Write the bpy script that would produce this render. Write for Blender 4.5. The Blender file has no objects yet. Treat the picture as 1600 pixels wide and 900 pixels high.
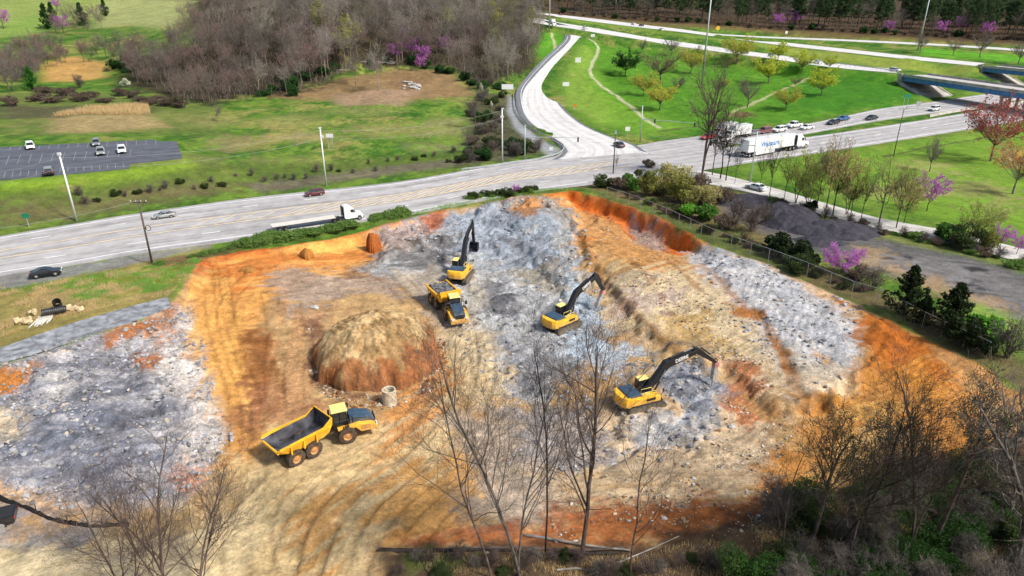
import bpy, bmesh, math, random
import numpy as np
from mathutils import Vector, Matrix
R = math.radians
sc = bpy.context.scene
COL = sc.collection

# ---------------------------------------------------------------- camera
TH = R(23.5); CT, ST = math.cos(TH), math.sin(TH); FP = 1067.0; HC = 40.0
cd = bpy.data.cameras.new('camera'); cam = bpy.data.objects.new('camera', cd); COL.objects.link(cam)
cam.location = (0, 0, HC); cam.rotation_euler = (R(90) - TH, 0, 0)
cd.sensor_width = 36; cd.lens = 36 * FP / 1600; cd.clip_start = 1; cd.clip_end = 4000
sc.camera = cam

# ---------------------------------------------------------------- light
w = bpy.data.worlds.new('World'); sc.world = w; w.use_nodes = True
nt = w.node_tree; bg = nt.nodes['Background']; sky = nt.nodes.new('ShaderNodeTexSky')
sky.sky_type = 'NISHITA'; sky.sun_disc = False
SUN_EL, SUN_AZ = 46, 118        # azimuth from +Y, clockwise
sky.sun_elevation = R(SUN_EL); sky.sun_rotation = R(SUN_AZ)
sky.air_density = 1.3; sky.dust_density = 3.0; sky.ozone_density = 1.0
nt.links.new(sky.outputs[0], bg.inputs[0]); bg.inputs[1].default_value = 0.08
sl = bpy.data.lights.new('sun', 'SUN'); so = bpy.data.objects.new('sun', sl); COL.objects.link(so)
sl.energy = 2.9; sl.angle = R(8); sl.color = (1, .96, .9)
sd = Vector((math.sin(R(SUN_AZ)) * math.cos(R(SUN_EL)), math.cos(R(SUN_AZ)) * math.cos(R(SUN_EL)), math.sin(R(SUN_EL))))
so.rotation_euler = sd.to_track_quat('Z', 'Y').to_euler()
sc.view_settings.view_transform = 'Standard'; sc.view_settings.look = 'None'
sc.view_settings.exposure = 0.8; sc.view_settings.gamma = 1; sc.view_settings.use_curve_mapping = False
sc.cycles.max_bounces = 4; sc.cycles.diffuse_bounces = 2; sc.cycles.transparent_max_bounces = 6
sc.cycles.use_adaptive_sampling = True; sc.cycles.adaptive_threshold = 0.03

# ---------------------------------------------------------------- geometry of the view (used to survey the site from the photograph)
def ray(px, py):
    u = (px - 800) / FP; v = (450 - py) / FP
    return np.array([u, CT + v * ST, -ST + v * CT])
def W(px, py, z=0.0):
    d = ray(px, py); t = (HC - z) / -d[2]
    return (d[0] * t, d[1] * t)
def WL(pts, z=0.0):
    return [W(p[0], p[1], p[2] if len(p) > 2 else z) for p in pts]

# ---------------------------------------------------------------- noise
def _h(xi, yi, s):
    n = (xi.astype(np.int64) * 374761393 + yi.astype(np.int64) * 668265263 + s * 974711) & 0xffffffff
    n = ((n ^ (n >> 13)) * 1274126177) & 0xffffffff
    n = (n ^ (n >> 16)) & 0xffff
    return n / 65535.0
def vn(x, y, s=0):
    xi = np.floor(x); yi = np.floor(y); fx = x - xi; fy = y - yi
    fx = fx * fx * (3 - 2 * fx); fy = fy * fy * (3 - 2 * fy)
    a = _h(xi, yi, s); b = _h(xi + 1, yi, s); c = _h(xi, yi + 1, s); d = _h(xi + 1, yi + 1, s)
    return (a * (1 - fx) + b * fx) * (1 - fy) + (c * (1 - fx) + d * fx) * fy
def fbm(x, y, s=0, o=4, g=.5):
    t = 0; a = 1; n = 0
    for i in range(o):
        t = t + a * vn(x * 2 ** i + 17.3 * i, y * 2 ** i - 9.1 * i, s + i * 13); n += a; a *= g
    return t / n            # 0..1
def stre(x, y, ang, lx, ly, s=0, o=4):        # noise stretched along ang (degrees)
    c, q = math.cos(R(ang)), math.sin(R(ang))
    return fbm((x * c + y * q) / lx, (-x * q + y * c) / ly, s, o)
def sst(a, b, x):
    t = np.clip((x - a) / (b - a), 0, 1); return t * t * (3 - 2 * t)

def sdf(poly, x, y):                          # signed distance, negative inside
    P = np.array(poly, float); n = len(P)
    d = np.full(x.shape, 1e18); ins = np.zeros(x.shape, bool)
    for i in range(n):
        ax, ay = P[i]; bx, by = P[(i + 1) % n]
        ex, ey = bx - ax, by - ay; wx = x - ax; wy = y - ay
        t = np.clip((wx * ex + wy * ey) / (ex * ex + ey * ey + 1e-12), 0, 1)
        d = np.minimum(d, (wx - ex * t) ** 2 + (wy - ey * t) ** 2)
        if ay != by:
            c = ((ay > y) != (by > y)) & (x < (bx - ax) * (y - ay) / (by - ay) + ax)
            ins ^= c
    d = np.sqrt(d)
    return np.where(ins, -d, d)
def pdist(poly, x, y):                        # distance to an open polyline + param 0..n-1
    P = np.array(poly, float); d = np.full(x.shape, 1e18); tt = np.zeros(x.shape)
    for i in range(len(P) - 1):
        ax, ay = P[i][:2]; bx, by = P[i + 1][:2]
        ex, ey = bx - ax, by - ay; wx = x - ax; wy = y - ay
        t = np.clip((wx * ex + wy * ey) / (ex * ex + ey * ey + 1e-12), 0, 1)
        q = (wx - ex * t) ** 2 + (wy - ey * t) ** 2
        m = q < d; d = np.where(m, q, d); tt = np.where(m, i + t, tt)
    return np.sqrt(d), tt

def crom(pts, step):
    P = [np.array(p, float) for p in pts]; P = [2 * P[0] - P[1]] + P + [2 * P[-1] - P[-2]]
    out = []
    for i in range(1, len(P) - 2):
        n = max(1, int(np.linalg.norm(P[i + 1][:2] - P[i][:2]) / step))
        for k in range(n):
            t = k / n
            a, b, c, d = P[i - 1], P[i], P[i + 1], P[i + 2]
            out.append(.5 * ((2 * b) + (c - a) * t + (2 * a - 5 * b + 4 * c - d) * t * t + (3 * b - a - 3 * c + d) * t ** 3))
    out.append(P[-2]); return np.array(out)

# ---------------------------------------------------------------- roads: (far/left x,y, near/right x,y, z)
ROADS = {
 'highway': [(-90, 387, -60, 450, 0), (0, 369, 2, 430, 0), (125, 348, 100, 416, 0), (217, 333, 215, 396, 0), (400, 308, 387, 373, 0),
             (605, 286, 560, 348, 0), (700, 271, 668, 330, 0), (800, 252, 800, 305, 0), (880, 244, 900, 291, 0), (960, 236, 1000, 277, 0)],
 'near_carriageway': [(960, 244, 990, 280, 0), (1030, 241, 1055, 272, 0), (1120, 232, 1150, 257, 0), (1262, 214, 1290, 237, 0), (1400, 194, 1475, 208, 0),
             (1500, 178, 1600, 188, 0), (1600, 160, 1760, 160, 0)],
 'far_carriageway': [(968, 232, 960, 252, 0), (1030, 221, 1040, 242, 0), (1082, 214, 1120, 229, 0), (1150, 205, 1190, 220, 0), (1252, 195, 1272, 207, 0),
             (1375, 170, 1370, 189, 0), (1450, 160, 1470, 175, 0), (1525, 149, 1560, 161, 0), (1620, 135, 1700, 140, 0)],
 'ramp': [(862, 250, 1010, 238, 0), (880, 237, 992, 226, 0), (858, 215, 962, 216, 0.1), (829, 197, 921, 199, 0.8), (811, 177, 888, 176, 1.8), (806, 158, 870, 152, 3),
          (808, 139, 870, 130, 4.6), (826, 116, 880, 110, 7), (848, 93, 897, 88, 10.5), (868, 75, 912, 70, 13.5), (882, 60, 917, 58, 16), (879, 47, 911, 49, 18), (861, 37, 888, 40, 20.5), (842, 31, 862, 34, 22.5)],
 'interstate_near': [(825, 25, 825, 33, 23.5), (847, 31, 847, 37.5, 22), (915, 42, 915, 48, 19.3), (978, 52, 978, 59, 16.6), (1040, 62, 1040, 69, 14), (1120, 73.5, 1120, 81, 12), (1200, 84, 1200, 91, 10.3),
          (1310, 97, 1310, 109, 8), (1400, 105, 1408, 118, 7)],
 'interstate_middle': [(825, 17, 825, 21.5, 26), (845, 19, 845, 24, 25), (910, 26.5, 910, 32, 22.5), (987, 36, 987, 42, 20), (1060, 44.5, 1060, 50.5, 18), (1130, 53.5, 1130, 60, 15.4), (1200, 62.5, 1200, 69, 13), (1310, 74, 1310, 82, 11),
          (1425, 86, 1425, 95, 9.2), (1530, 96, 1534, 106, 8)],
 'interstate_far': [(1115, 52, 1125, 55.5, 16), (1200, 56, 1200, 60.5, 14.3), (1310, 60, 1310, 65, 13), (1437, 65.5, 1437, 71.5, 12), (1520, 70, 1520, 76.5, 11), (1610, 76, 1610, 83, 10), (1720, 84, 1720, 92, 9)],
 'frontage_road': [(1085, 264, 1060, 276, 0), (1130, 273, 1105, 287, 0), (1200, 291, 1190, 305, 0), (1275, 313, 1262, 329, 0), (1375, 341, 1372, 357, 0), (1465, 357, 1455, 374, 0),
          (1525, 370, 1522, 390, 0), (1600, 389, 1600, 411, 0), (1720, 423, 1730, 450, 0)],
}
RD = {}
for k, cs in ROADS.items():
    rows = []
    for a, b, c, d, z in cs:
        p = W(a, b, z); q = W(c, d, z); rows.append((p[0], p[1], q[0], q[1], z))
    S = crom(rows, 4.0)
    if k == 'highway': S = crom(rows, 3.0)
    if 'interstate' in k:
        Cc = (S[:, :2] + S[:, 2:4]) / 2; Tt = np.gradient(Cc, axis=0); Tt /= np.linalg.norm(Tt, axis=1)[:, None]; e_ = S[:, 2:4] - S[:, :2]; h_ = np.abs(e_[:, 0] * Tt[:, 1] - e_[:, 1] * Tt[:, 0]) / 2
        h_ = np.clip(np.convolve(np.pad(h_, 4, 'edge'), np.ones(9) / 9, 'valid'), 4.5, 9); N_ = np.stack([-Tt[:, 1], Tt[:, 0]], 1) * h_[:, None]; S = np.concatenate([Cc + N_, Cc - N_, S[:, 4:5]], 1)
    RD[k] = S

# ---------------------------------------------------------------- height field
OUT = [(400,280,.2),(600,250,.3),(700,235,.4),(100,335,.3),(300,300,.3),(20,352,.3),(20,288,4.2),(140,274,4.4),(290,250,4.3),(140,220,4.6),(140,245,4.65),(0,260,4.65),(60,250,4.65),(240,235,4.65),(0,232,4.6),(-60,262,4.6),(330,235,2.5),(400,230,2.2),(420,180,4),(560,200,3),(650,190,3),(730,180,2.6),(640,160,4.5),
 (250,170,5.5),(100,195,5.5),(0,190,6),(180,165,6.5),(100,140,7),(0,150,7.5),(200,120,8.5),(120,110,9),(180,85,12),(100,90,11.5),(0,100,11),(0,60,17),(60,50,18),(200,50,19),(300,60,20),(180,20,26.3),(300,20,26.8),(60,20,26.5),(0,30,24),(350,2,33.1),(180,-6,36.5),(0,-6,36.5),
 (330,120,9),(400,150,6),(470,140,6.5),(560,108,9),(600,125,7.5),(700,110,8),(745,150,4),(400,100,13),(500,90,14),(620,80,14.5),(740,90,11),(800,110,8),(800,70,15),(400,50,23),(550,50,23),(700,50,21),(800,40,22),(845,60,15.5),(400,10,31.8),(600,10,31.8),(780,8,30),(830,90,10),(790,140,4.5),(770,180,2),(760,230,.6),
 (845,10,29),(840,75,13),(855,60,16),
 (960,170,.6),(930,120,5),(1000,130,3),(1020,170,.6),(1060,190,.2),(1000,205,.1),(950,90,9),(1100,110,5),(1100,150,1.6),(1200,170,.5),(1200,140,2.5),(1200,110,5),(1300,130,3),(1300,165,.3),(1380,135,3),(1400,155,.6),(1000,70,13),(1160,195,0),(1150,183,-.8),
 (950,38,20),(1050,55,16),(1150,68,13.5),(1300,70,11.6),(1300,90,9.5),(1450,80,10),(1450,100,8.2),(1380,100,8),(1550,90,9),(1500,115,5),(1460,112,5),(1600,100,8),
 (900,20,24),(1000,30,21),(1100,38,19.5),(1200,45,17.5),(1300,52,16),(1400,56,14.8),(1500,60,13.5),(1600,65,12.5),(1700,70,12),(900,8,28),(1100,18,24.6),(1300,28,21.3),(1500,36,19.4),(1650,42,18.4),(1000,-2,34),(1300,0,33),(1600,5,31),
 (1495,158,0),(1447,165,0),(1560,150,0),(1600,150,0),(1600,200,0),(1500,230,0),(1400,270,0),(1600,300,-.2),(1500,330,-.2),(1300,280,0),(1200,262,0),(1600,450,.2),(1400,430,.2),(1250,360,.2),(1150,320,.3),(1040,300,.8),(950,285,.5),
 (1600,530,.3),(1500,500,.3),(1700,600,.3),(0,470,.2),(100,500,.2),(200,440,.1),(0,540,0),(-100,500,.2),(-200,350,.5),(-200,200,6),(-200,60,17),(1750,300,0),(1750,150,0),(1800,100,9),(1600,900,-1),(1500,800,-1)]
PIT = [(50,620,-2),(200,600,-2.2),(100,720,-2),(250,740,-2.5),(20,770,-1.8),(-80,700,-1.8),(330,450,-1.3),(450,400,-1.6),(560,372,-2.2),(400,560,-2.5),(360,650,-2.6),(480,480,-2.6),(440,590,-2.9),(280,540,-1.9),
 (500,700,-3),(480,850,-3),(300,860,-3),(150,840,-3.2),(30,830,-3.2),(600,760,-3.2),(100,890,-3),(580,650,-3.1),(700,520,-3.5),(800,560,-3.8),(720,435,-3.5),(640,430,-3),(650,370,-2.6),
 (760,350,-1.8),(820,325,.3),(800,345,-.4),(870,350,-.9),(900,395,-2),(780,400,-3.6),(840,430,-3.8),(720,385,-2.8),(870,312,-2.0),(930,350,-2.6),(1010,390,-2.8),(1060,392,-3),(1075,410,-2.2),(960,400,-1.7),(1000,440,-1.4),(940,450,-3.2),
 (1150,425,-.9),(1250,470,-.7),(1350,520,-.7),(1450,560,-.6),(1300,600,-1.7),(1150,520,-1.9),(1050,480,-2.2),(1080,450,-1.3),(970,520,-3.2),(880,510,-3.9),(1000,650,-3.6),(1050,600,-3.5),(1110,605,-3.5),(1160,590,-2.8),(1200,700,-2.7),
 (900,700,-4),(800,700,-3.8),(900,800,-3.5),(1100,780,-3),(1400,640,-1.4),(1550,650,-.7),(1500,720,-1.2),(600,850,-3),(700,640,-3.6),(700,900,-2.4),(900,900,-2),(1100,880,-1.8),(1300,850,-1.5),(1600,900,-1),(1450,780,-1.4),(600,1000,-2.5),(0,1000,-3),(1200,1000,-1.5)]
PITPOLY = WL([(-140,640),(0,572),(215,502),(268,470),(286,440),(312,404),(375,389),(440,380),(520,367),(600,348),(650,337),(700,325),(762,318),(800,311),(840,305),(890,299),(925,308),(960,318),(1040,347),(1110,385),(1200,415),(1340,478),(1440,530),(1530,575),(1600,622),(1760,720),(1900,900)]) + [(60,20),(-60,20),(-95,45)]
YARD = WL([(1120,302),(1160,304),(1240,336),(1330,362),(1420,378),(1500,398),(1600,428),(1760,475),(1800,560),(1640,520),(1560,496),(1500,470),(1440,440),(1350,425),(1290,400),(1220,385),(1180,362),(1130,330)])

def rbf(ctrl, c):
    P = np.array([(*W(a, b, z), z) for a, b, z in ctrl])
    n = len(P); D = np.sqrt((P[:, None, 0] - P[None, :, 0]) ** 2 + (P[:, None, 1] - P[None, :, 1]) ** 2 + c * c)
    A = np.zeros((n + 1, n + 1)); A[:n, :n] = -D; A[:n, n] = 1; A[n, :n] = 1
    A[range(n), range(n)] += c * .02
    s = np.linalg.solve(A, np.append(P[:, 2], 0))
    def f(x, y):
        r = np.full(x.shape, s[n])
        for i in range(n):
            r = r - s[i] * np.sqrt((x - P[i, 0]) ** 2 + (y - P[i, 1]) ** 2 + c * c)
        return r
    return f
roadctrl = []
f_out0 = rbf(OUT, 6.0); f_pit0 = rbf(PIT, 2.5)

TRACKS = []   # tyre tracks: (px points, z, halfwidth, depth)
for pts in [
  [(560,715),(600,690),(650,640),(680,590),(690,560)], [(540,740),(600,712),(655,665),(690,610)],
  [(480,900),(500,830),(540,770),(600,715),(660,660),(700,615)], [(520,900),(540,840),(580,780),(640,720),(700,660)],
  [(550,900),(570,850),(610,790),(680,730)], [(440,900),(450,850),(480,790),(540,730)],
  [(400,740),(350,790),(270,830),(180,850),(60,870)], [(430,750),(370,810),(280,850),(200,870),(80,895)],
  [(410,900),(400,840),(420,780),(460,740)], [(370,900),(365,850),(385,790),(420,750)],
  [(640,900),(650,840),(700,780),(760,740)],
  [(330,420),(335,500),(350,560),(370,620),(375,700)], [(345,415),(352,500),(366,560),(388,620),(395,690)],
  [(620,430),(660,470),(690,520),(700,560)], [(650,425),(690,470),(712,530),(730,600)],
  [(545,425),(600,400),(660,385)], [(555,435),(610,412),(670,396)], [(570,420),(610,440),(640,470)],
  [(450,425),(400,440),(360,480),(350,520)], [(600,610),(640,590),(690,550)],
  [(740,420),(745,480),(760,560),(740,640)], [(900,700),(980,690),(1080,700),(1180,720)], [(860,760),(960,740),(1080,745),(1190,760)], [(880,780),(980,762),(1080,768)],
  [(420,470),(430,520),(425,580),(430,640)], [(455,480),(462,540),(455,600),(460,640)]]:
    TRACKS.append((WL(pts, -3), .27, .11))
RIPL = []    # ridged excavation lines on the slopes: (polygon, direction, wave, amplitude)
RIPL.append((WL([(1340,480),(1440,530),(1530,575),(1600,622),(1600,760),(1400,720),(1260,780),(1200,740),(1300,640),(1360,570)], -1), 25, .8, .12))
RIPL.append((WL([(900,300),(960,318),(1110,385),(1060,420),(960,440),(900,380)], -1), -35, 1.0, .12))
RIPL.append((WL([(930,440),(1060,430),(1200,540),(1240,700),(1100,800),(900,800),(900,720),(1100,700),(1120,560)], -2), 30, .9, .07))
RIPL.append((WL([(1080,400),(1200,415),(1340,480),(1320,590),(1200,540)], -1), 60, 1.0, .07))

RK = WL([(-100,600),(0,575),(220,505),(300,480),(345,640),(370,720),(300,800),(100,805),(-100,760)], -2), WL([(590,375),(760,318),(900,320),(930,420),(960,560),(1120,560),(1150,650),(1100,720),(860,720),(740,600),(690,430)], -3)

UPL = [([(905,372),(930,425),(965,470),(1015,520),(1065,562),(1110,575),(1150,590),(1215,640),(1300,640),(1400,560),(1300,440),(1110,385),(960,330)], .85, .9), ([(1095,425),(1145,475),(1195,525),(1232,600),(1262,650),(1330,620),(1380,560),(1330,470),(1200,412),(1110,385)], .4, .8),
 ([(755,352),(800,338),(850,345),(905,372),(900,340),(870,315),(800,315),(740,325)], 1.2, .8), ([(600,405),(660,385),(720,378),(760,355),(740,330),(640,345),(600,360)], .9, .7), ([(760,385),(820,395),(860,420),(880,455),(930,440),(900,380),(840,360)], .8, .8),
 ([(1340,490),(1365,560),(1330,630),(1250,760),(1400,720),(1600,700),(1600,620),(1440,530)], .5, 1.0), ([(868,655),(960,640),(985,690),(930,720),(860,700)], -.6, 1.0), ([(985,352),(1060,385),(1100,400),(1040,400),(975,380)], -.7, .8),
 ([(0,600),(120,545),(220,510),(260,520),(200,560),(100,600),(0,640)], .6, .9), ([(70,690),(200,640),(290,660),(270,720),(150,740)], .5, 1.0)]
UPLW = [(np.array(WL(a, -2.5)), b, c) for a, b, c in UPL]
BR = [(W(1410, 118.5, 7), W(1600, 145.5, 7), 13.5, 7.0), (W(1536, 104.5, 8), W(1600, 111, 8), 12, 8.0)]
FLAT = [(WL([(-80,240),(0,230),(242,218),(246,221),(276,221),(285,247),(203,256),(201,263),(0,281),(-80,288)], 4.8), 4.66), (WL([(-100, 577), (0, 544), (80, 516), (150, 494), (215, 476), (262, 464), (268, 477), (215, 499), (150, 520), (80, 544), (0, 568), (-100, 602)], .12), .12)]
def base_h(x, y):
    return f_out0(x, y)
def H(x, y, detail=True):
    x = np.asarray(x, float); y = np.asarray(y, float)
    sh = x.shape; x = x.ravel(); y = y.ravel()
    z = base_h(x, y)
    far = sst(150, 300, y)
    z = z + (fbm(x / 9, y / 9, 3, 3) - .5) * (.5 + far * 1.6) + (fbm(x / 2, y / 2, 5, 2) - .5) * .16
    sd_ = sdf(PITPOLY, x, y) + (fbm(x / 3.0, y / 3.0, 8, 3) - .5) * 1.6
    m = sd_ < 4
    if m.any():
        xx, yy, s2 = x[m], y[m], sd_[m]
        p = f_pit0(xx, yy)
        if detail:
            p = p + (fbm(xx / 6, yy / 6, 21, 3) - .5) * .7 + (fbm(xx / 1.3, yy / 1.3, 22, 3) - .5) * .22
            for rp in RK:
                k = 1 - sst(-3, 1.5, sdf(rp, xx, yy))
                rg = np.abs(stre(xx, yy, 35, 3.2, 1.5, 31, 4) - .5) * 2; p = p + k * (.25 - np.abs(stre(xx, yy, -25, 9, 4, 35, 3) - .5) * 2) * 1.5
                p = p + k * ((.5 - rg) * .9 + (fbm(xx / .7, yy / .7, 33, 2) - .5) * .45)
            en = (fbm(xx / 2.2, yy / 2.2, 51, 4) - .5) * 4 + (fbm(xx / .7, yy / .7, 52, 2) - .5) * .8
            for pl, dz, sf in UPLW:
                mm = (xx > pl[:, 0].min() - 4) & (xx < pl[:, 0].max() + 4) & (yy > pl[:, 1].min() - 4) & (yy < pl[:, 1].max() + 4)
                if mm.any(): p[mm] += dz * (1 - sst(-sf, sf, sdf(pl, xx[mm], yy[mm]) + en[mm]))
            for poly, ang, wv, amp in RIPL:
                k = 1 - sst(-3, 1, sdf(poly, xx, yy))
                ca, sa = math.cos(R(ang)), math.sin(R(ang))
                v = (-xx * sa + yy * ca) + (fbm(xx / 4, yy / 4, 41, 3) - .5) * 3
                p = p + k * amp * np.sin(v / wv * 6.283) * (.4 + fbm(xx / 3, yy / 3, 43, 2))
        if detail:
            for tp, hw, dep in TRACKS:
                T = np.array(tp); mm = (xx > T[:, 0].min() - 3) & (xx < T[:, 0].max() + 3) & (yy > T[:, 1].min() - 3) & (yy < T[:, 1].max() + 3)
                if mm.any():
                    c = crom(tp, 2.0)
                    for off in (-1.1, 1.1):
                        dd = np.gradient(c, axis=0); nrm = np.stack([-dd[:, 1], dd[:, 0]], 1); nrm /= np.linalg.norm(nrm, axis=1)[:, None] + 1e-9
                        d_, _ = pdist(c + nrm * off, xx[mm], yy[mm])
                        p[mm] += -dep * (1 - sst(hw * .7, hw, d_)) + dep * .6 * (1 - sst(hw * .2, hw * .5, np.abs(d_ - hw * 1.25)))
        k = sst(-2.2, -.1, s2)
        z[m] = p * (1 - k) + z[m] * k
    for name, S in RD.items():
        C = (S[:, :2] + S[:, 2:4]) / 2; hw = np.linalg.norm(S[:, :2] - S[:, 2:4], axis=1) / 2
        # true half width is the perpendicular one
        T = np.gradient(C, axis=0); T /= np.linalg.norm(T, axis=1)[:, None]
        e = S[:, 2:4] - S[:, :2]; hw = np.abs(e[:, 0] * T[:, 1] - e[:, 1] * T[:, 0]) / 2
        bl = 12 if 'inter' in name else (9 if name == 'ramp' else 2.5)
        q = (x > C[:, 0].min() - 30) & (x < C[:, 0].max() + 30) & (y > C[:, 1].min() - 30) & (y < C[:, 1].max() + 30)
        if not q.any(): continue
        d, t = pdist(C, x[q], y[q]); idx = np.arange(len(C))
        h_ = np.interp(t, idx, hw); zr = np.interp(t, idx, S[:, 4])
        k = 1 - sst(0, bl, d - h_ - .6)
        z[q] = z[q] * (1 - k) + (zr - (.14 if S[:, 4].max() < 1 else .13)) * k
    for poly, zz in FLAT:
        P = np.array(poly); q = (x > P[:, 0].min() - 6) & (x < P[:, 0].max() + 6) & (y > P[:, 1].min() - 6) & (y < P[:, 1].max() + 6)
        if q.any(): k = 1 - sst(0, 3.5 if zz > 2 else .5, sdf(poly, x[q], y[q]) - (.4 if zz > 2 else .0)); z[q] = z[q] * (1 - k) + zz * k
    for (p0, p1, wd, zb) in BR:
        d = np.array([p1[0] - p0[0], p1[1] - p0[1]]); d /= np.linalg.norm(d)
        a = (x - p0[0]) * d[0] + (y - p0[1]) * d[1]; b = -(x - p0[0]) * d[1] + (y - p0[1]) * d[0]
        cap = np.maximum(-.4 if zb < 8 else 0.5, np.where(a > 0, zb - 3.1 - a * ((zb - 2.72) / (zb * 1.9)), zb - 1.0 + 0 * a)); k = (1 - sst(1.2, 5, np.abs(b - wd / 2) - wd / 2)) * sst(-.3, .2, a)
        z = np.where(z > cap, z * (1 - k) + cap * k, z)
    return z.reshape(sh)

def G(px, py, dz=0.0):                        # the point of the terrain seen at a pixel
    d = ray(px, py); t = np.linspace(45, 900, 900); z = H(d[0] * t, d[1] * t, False); r = HC + d[2] * t
    i = np.argmax(r < z)
    if not (r < z).any(): return (d[0] * 400, d[1] * 400, float(H(np.array([d[0] * 400]), np.array([d[1] * 400]), False)[0]))
    t2 = np.linspace(t[max(i - 1, 0)], t[i], 40); z = H(d[0] * t2, d[1] * t2, False); r = HC + d[2] * t2
    k = np.argmax(r <= z); tt = t2[k]
    return (d[0] * tt, d[1] * tt, float(z[k]) + dz)
def GM(pts):                                  # many at once, shape (n,2) -> world
    P = np.array(pts, float); u = (P[:, 0] - 800) / FP; v = (450 - P[:, 1]) / FP
    D = np.stack([u, CT + v * ST, -ST + v * CT], 1); t = np.concatenate([np.linspace(45, 200, 160), np.linspace(202, 900, 350)])
    X = D[:, 0:1] * t; Y = D[:, 1:2] * t; Z = H(X, Y, False); r = HC + D[:, 2:3] * t
    b = r < Z; i = np.argmax(b, 1); ok = b.any(1)
    n = np.arange(len(P)); return [(X[k, i[k]], Y[k, i[k]], Z[k, i[k]]) if ok[k] else None for k in n]
def gz(x, y, detail=True): return float(H(np.array([x]), np.array([y]), detail)[0])

# ---------------------------------------------------------------- object bookkeeping
def T(o, label=None, cat=None, group=None, kind=None):
    if label: o['label'] = label
    if cat: o['category'] = cat
    if group: o['group'] = group
    if kind: o['kind'] = kind
    return o
def empty(name, loc, rz=0, label=None, cat=None, group=None):
    o = bpy.data.objects.new(name, None); COL.objects.link(o); o.location = loc; o.rotation_euler = (0, 0, rz); o.empty_display_size = .3
    return T(o, label, cat, group)
def lin(c):
    return tuple(((v / 255) / 12.92 if v / 255 <= .04045 else ((v / 255 + .055) / 1.055) ** 2.4) for v in c)
MC = {}
def mat(name, col, rough=.6, metal=0, noise=.12, scale=3.0, spec=.5, bump=0, coat=0):
    if name in MC: return MC[name]
    m = bpy.data.materials.new(name); m.use_nodes = True; t = m.node_tree; b = t.nodes['Principled BSDF']
    b.inputs['Roughness'].default_value = rough; b.inputs['Metallic'].default_value = metal; b.inputs['Specular IOR Level'].default_value = spec
    if coat: b.inputs['Coat Weight'].default_value = coat
    tc = t.nodes.new('ShaderNodeTexCoord'); n = t.nodes.new('ShaderNodeTexNoise'); n.inputs['Scale'].default_value = scale; n.inputs['Detail'].default_value = 5
    t.links.new(tc.outputs['Object'], n.inputs['Vector'])
    mr = t.nodes.new('ShaderNodeMapRange'); mr.inputs[1].default_value = .3; mr.inputs[2].default_value = .7; mr.inputs[3].default_value = 1 - noise * 2; mr.inputs[4].default_value = 1 + noise
    t.links.new(n.outputs[0], mr.inputs[0])
    mx = t.nodes.new('ShaderNodeVectorMath'); mx.operation = 'SCALE'; mx.inputs[0].default_value = col
    t.links.new(mr.outputs[0], mx.inputs['Scale']); t.links.new(mx.outputs[0], b.inputs['Base Color'])
    if bump:
        bp = t.nodes.new('ShaderNodeBump'); bp.inputs['Strength'].default_value = bump; bp.inputs['Distance'].default_value = .05
        t.links.new(n.outputs[0], bp.inputs['Height']); t.links.new(bp.outputs[0], b.inputs['Normal'])
    MC[name] = m; return m
def leafmat(name, c1, c2, trans=.25):
    if name in MC: return MC[name]
    m = bpy.data.materials.new(name); m.use_nodes = True; t = m.node_tree; b = t.nodes['Principled BSDF']
    g = t.nodes.new('ShaderNodeNewGeometry'); oi = t.nodes.new('ShaderNodeObjectInfo')
    ad = t.nodes.new('ShaderNodeMath'); ad.operation = 'MULTIPLY_ADD'; ad.inputs[1].default_value = .35; t.links.new(oi.outputs['Random'], ad.inputs[0]); 
    ml = t.nodes.new('ShaderNodeMath'); ml.operation = 'MULTIPLY'; ml.inputs[1].default_value = .65; t.links.new(g.outputs['Random Per Island'], ml.inputs[0]); t.links.new(ml.outputs[0], ad.inputs[2])
    mx = t.nodes.new('ShaderNodeMix'); mx.data_type = 'RGBA'; mx.inputs[6].default_value = (*c1, 1); mx.inputs[7].default_value = (*c2, 1)
    t.links.new(ad.outputs[0], mx.inputs[0]); t.links.new(mx.outputs[2], b.inputs['Base Color'])
    b.inputs['Roughness'].default_value = .7; b.inputs['Specular IOR Level'].default_value = .2
    tr = t.nodes.new('ShaderNodeBsdfTranslucent'); ms = t.nodes.new('ShaderNodeMixShader'); ms.inputs[0].default_value = .4
    sc_ = t.nodes.new('ShaderNodeVectorMath'); sc_.operation = 'SCALE'; sc_.inputs['Scale'].default_value = 1.25; t.links.new(mx.outputs[2], sc_.inputs[0]); t.links.new(sc_.outputs[0], tr.inputs[0]); t.links.new(sc_.outputs[0], b.inputs['Base Color'])
    t.links.new(b.outputs[0], ms.inputs[1]); t.links.new(tr.outputs[0], ms.inputs[2]); t.links.new(ms.outputs[0], t.nodes['Material Output'].inputs[0])
    MC[name] = m; return m
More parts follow.
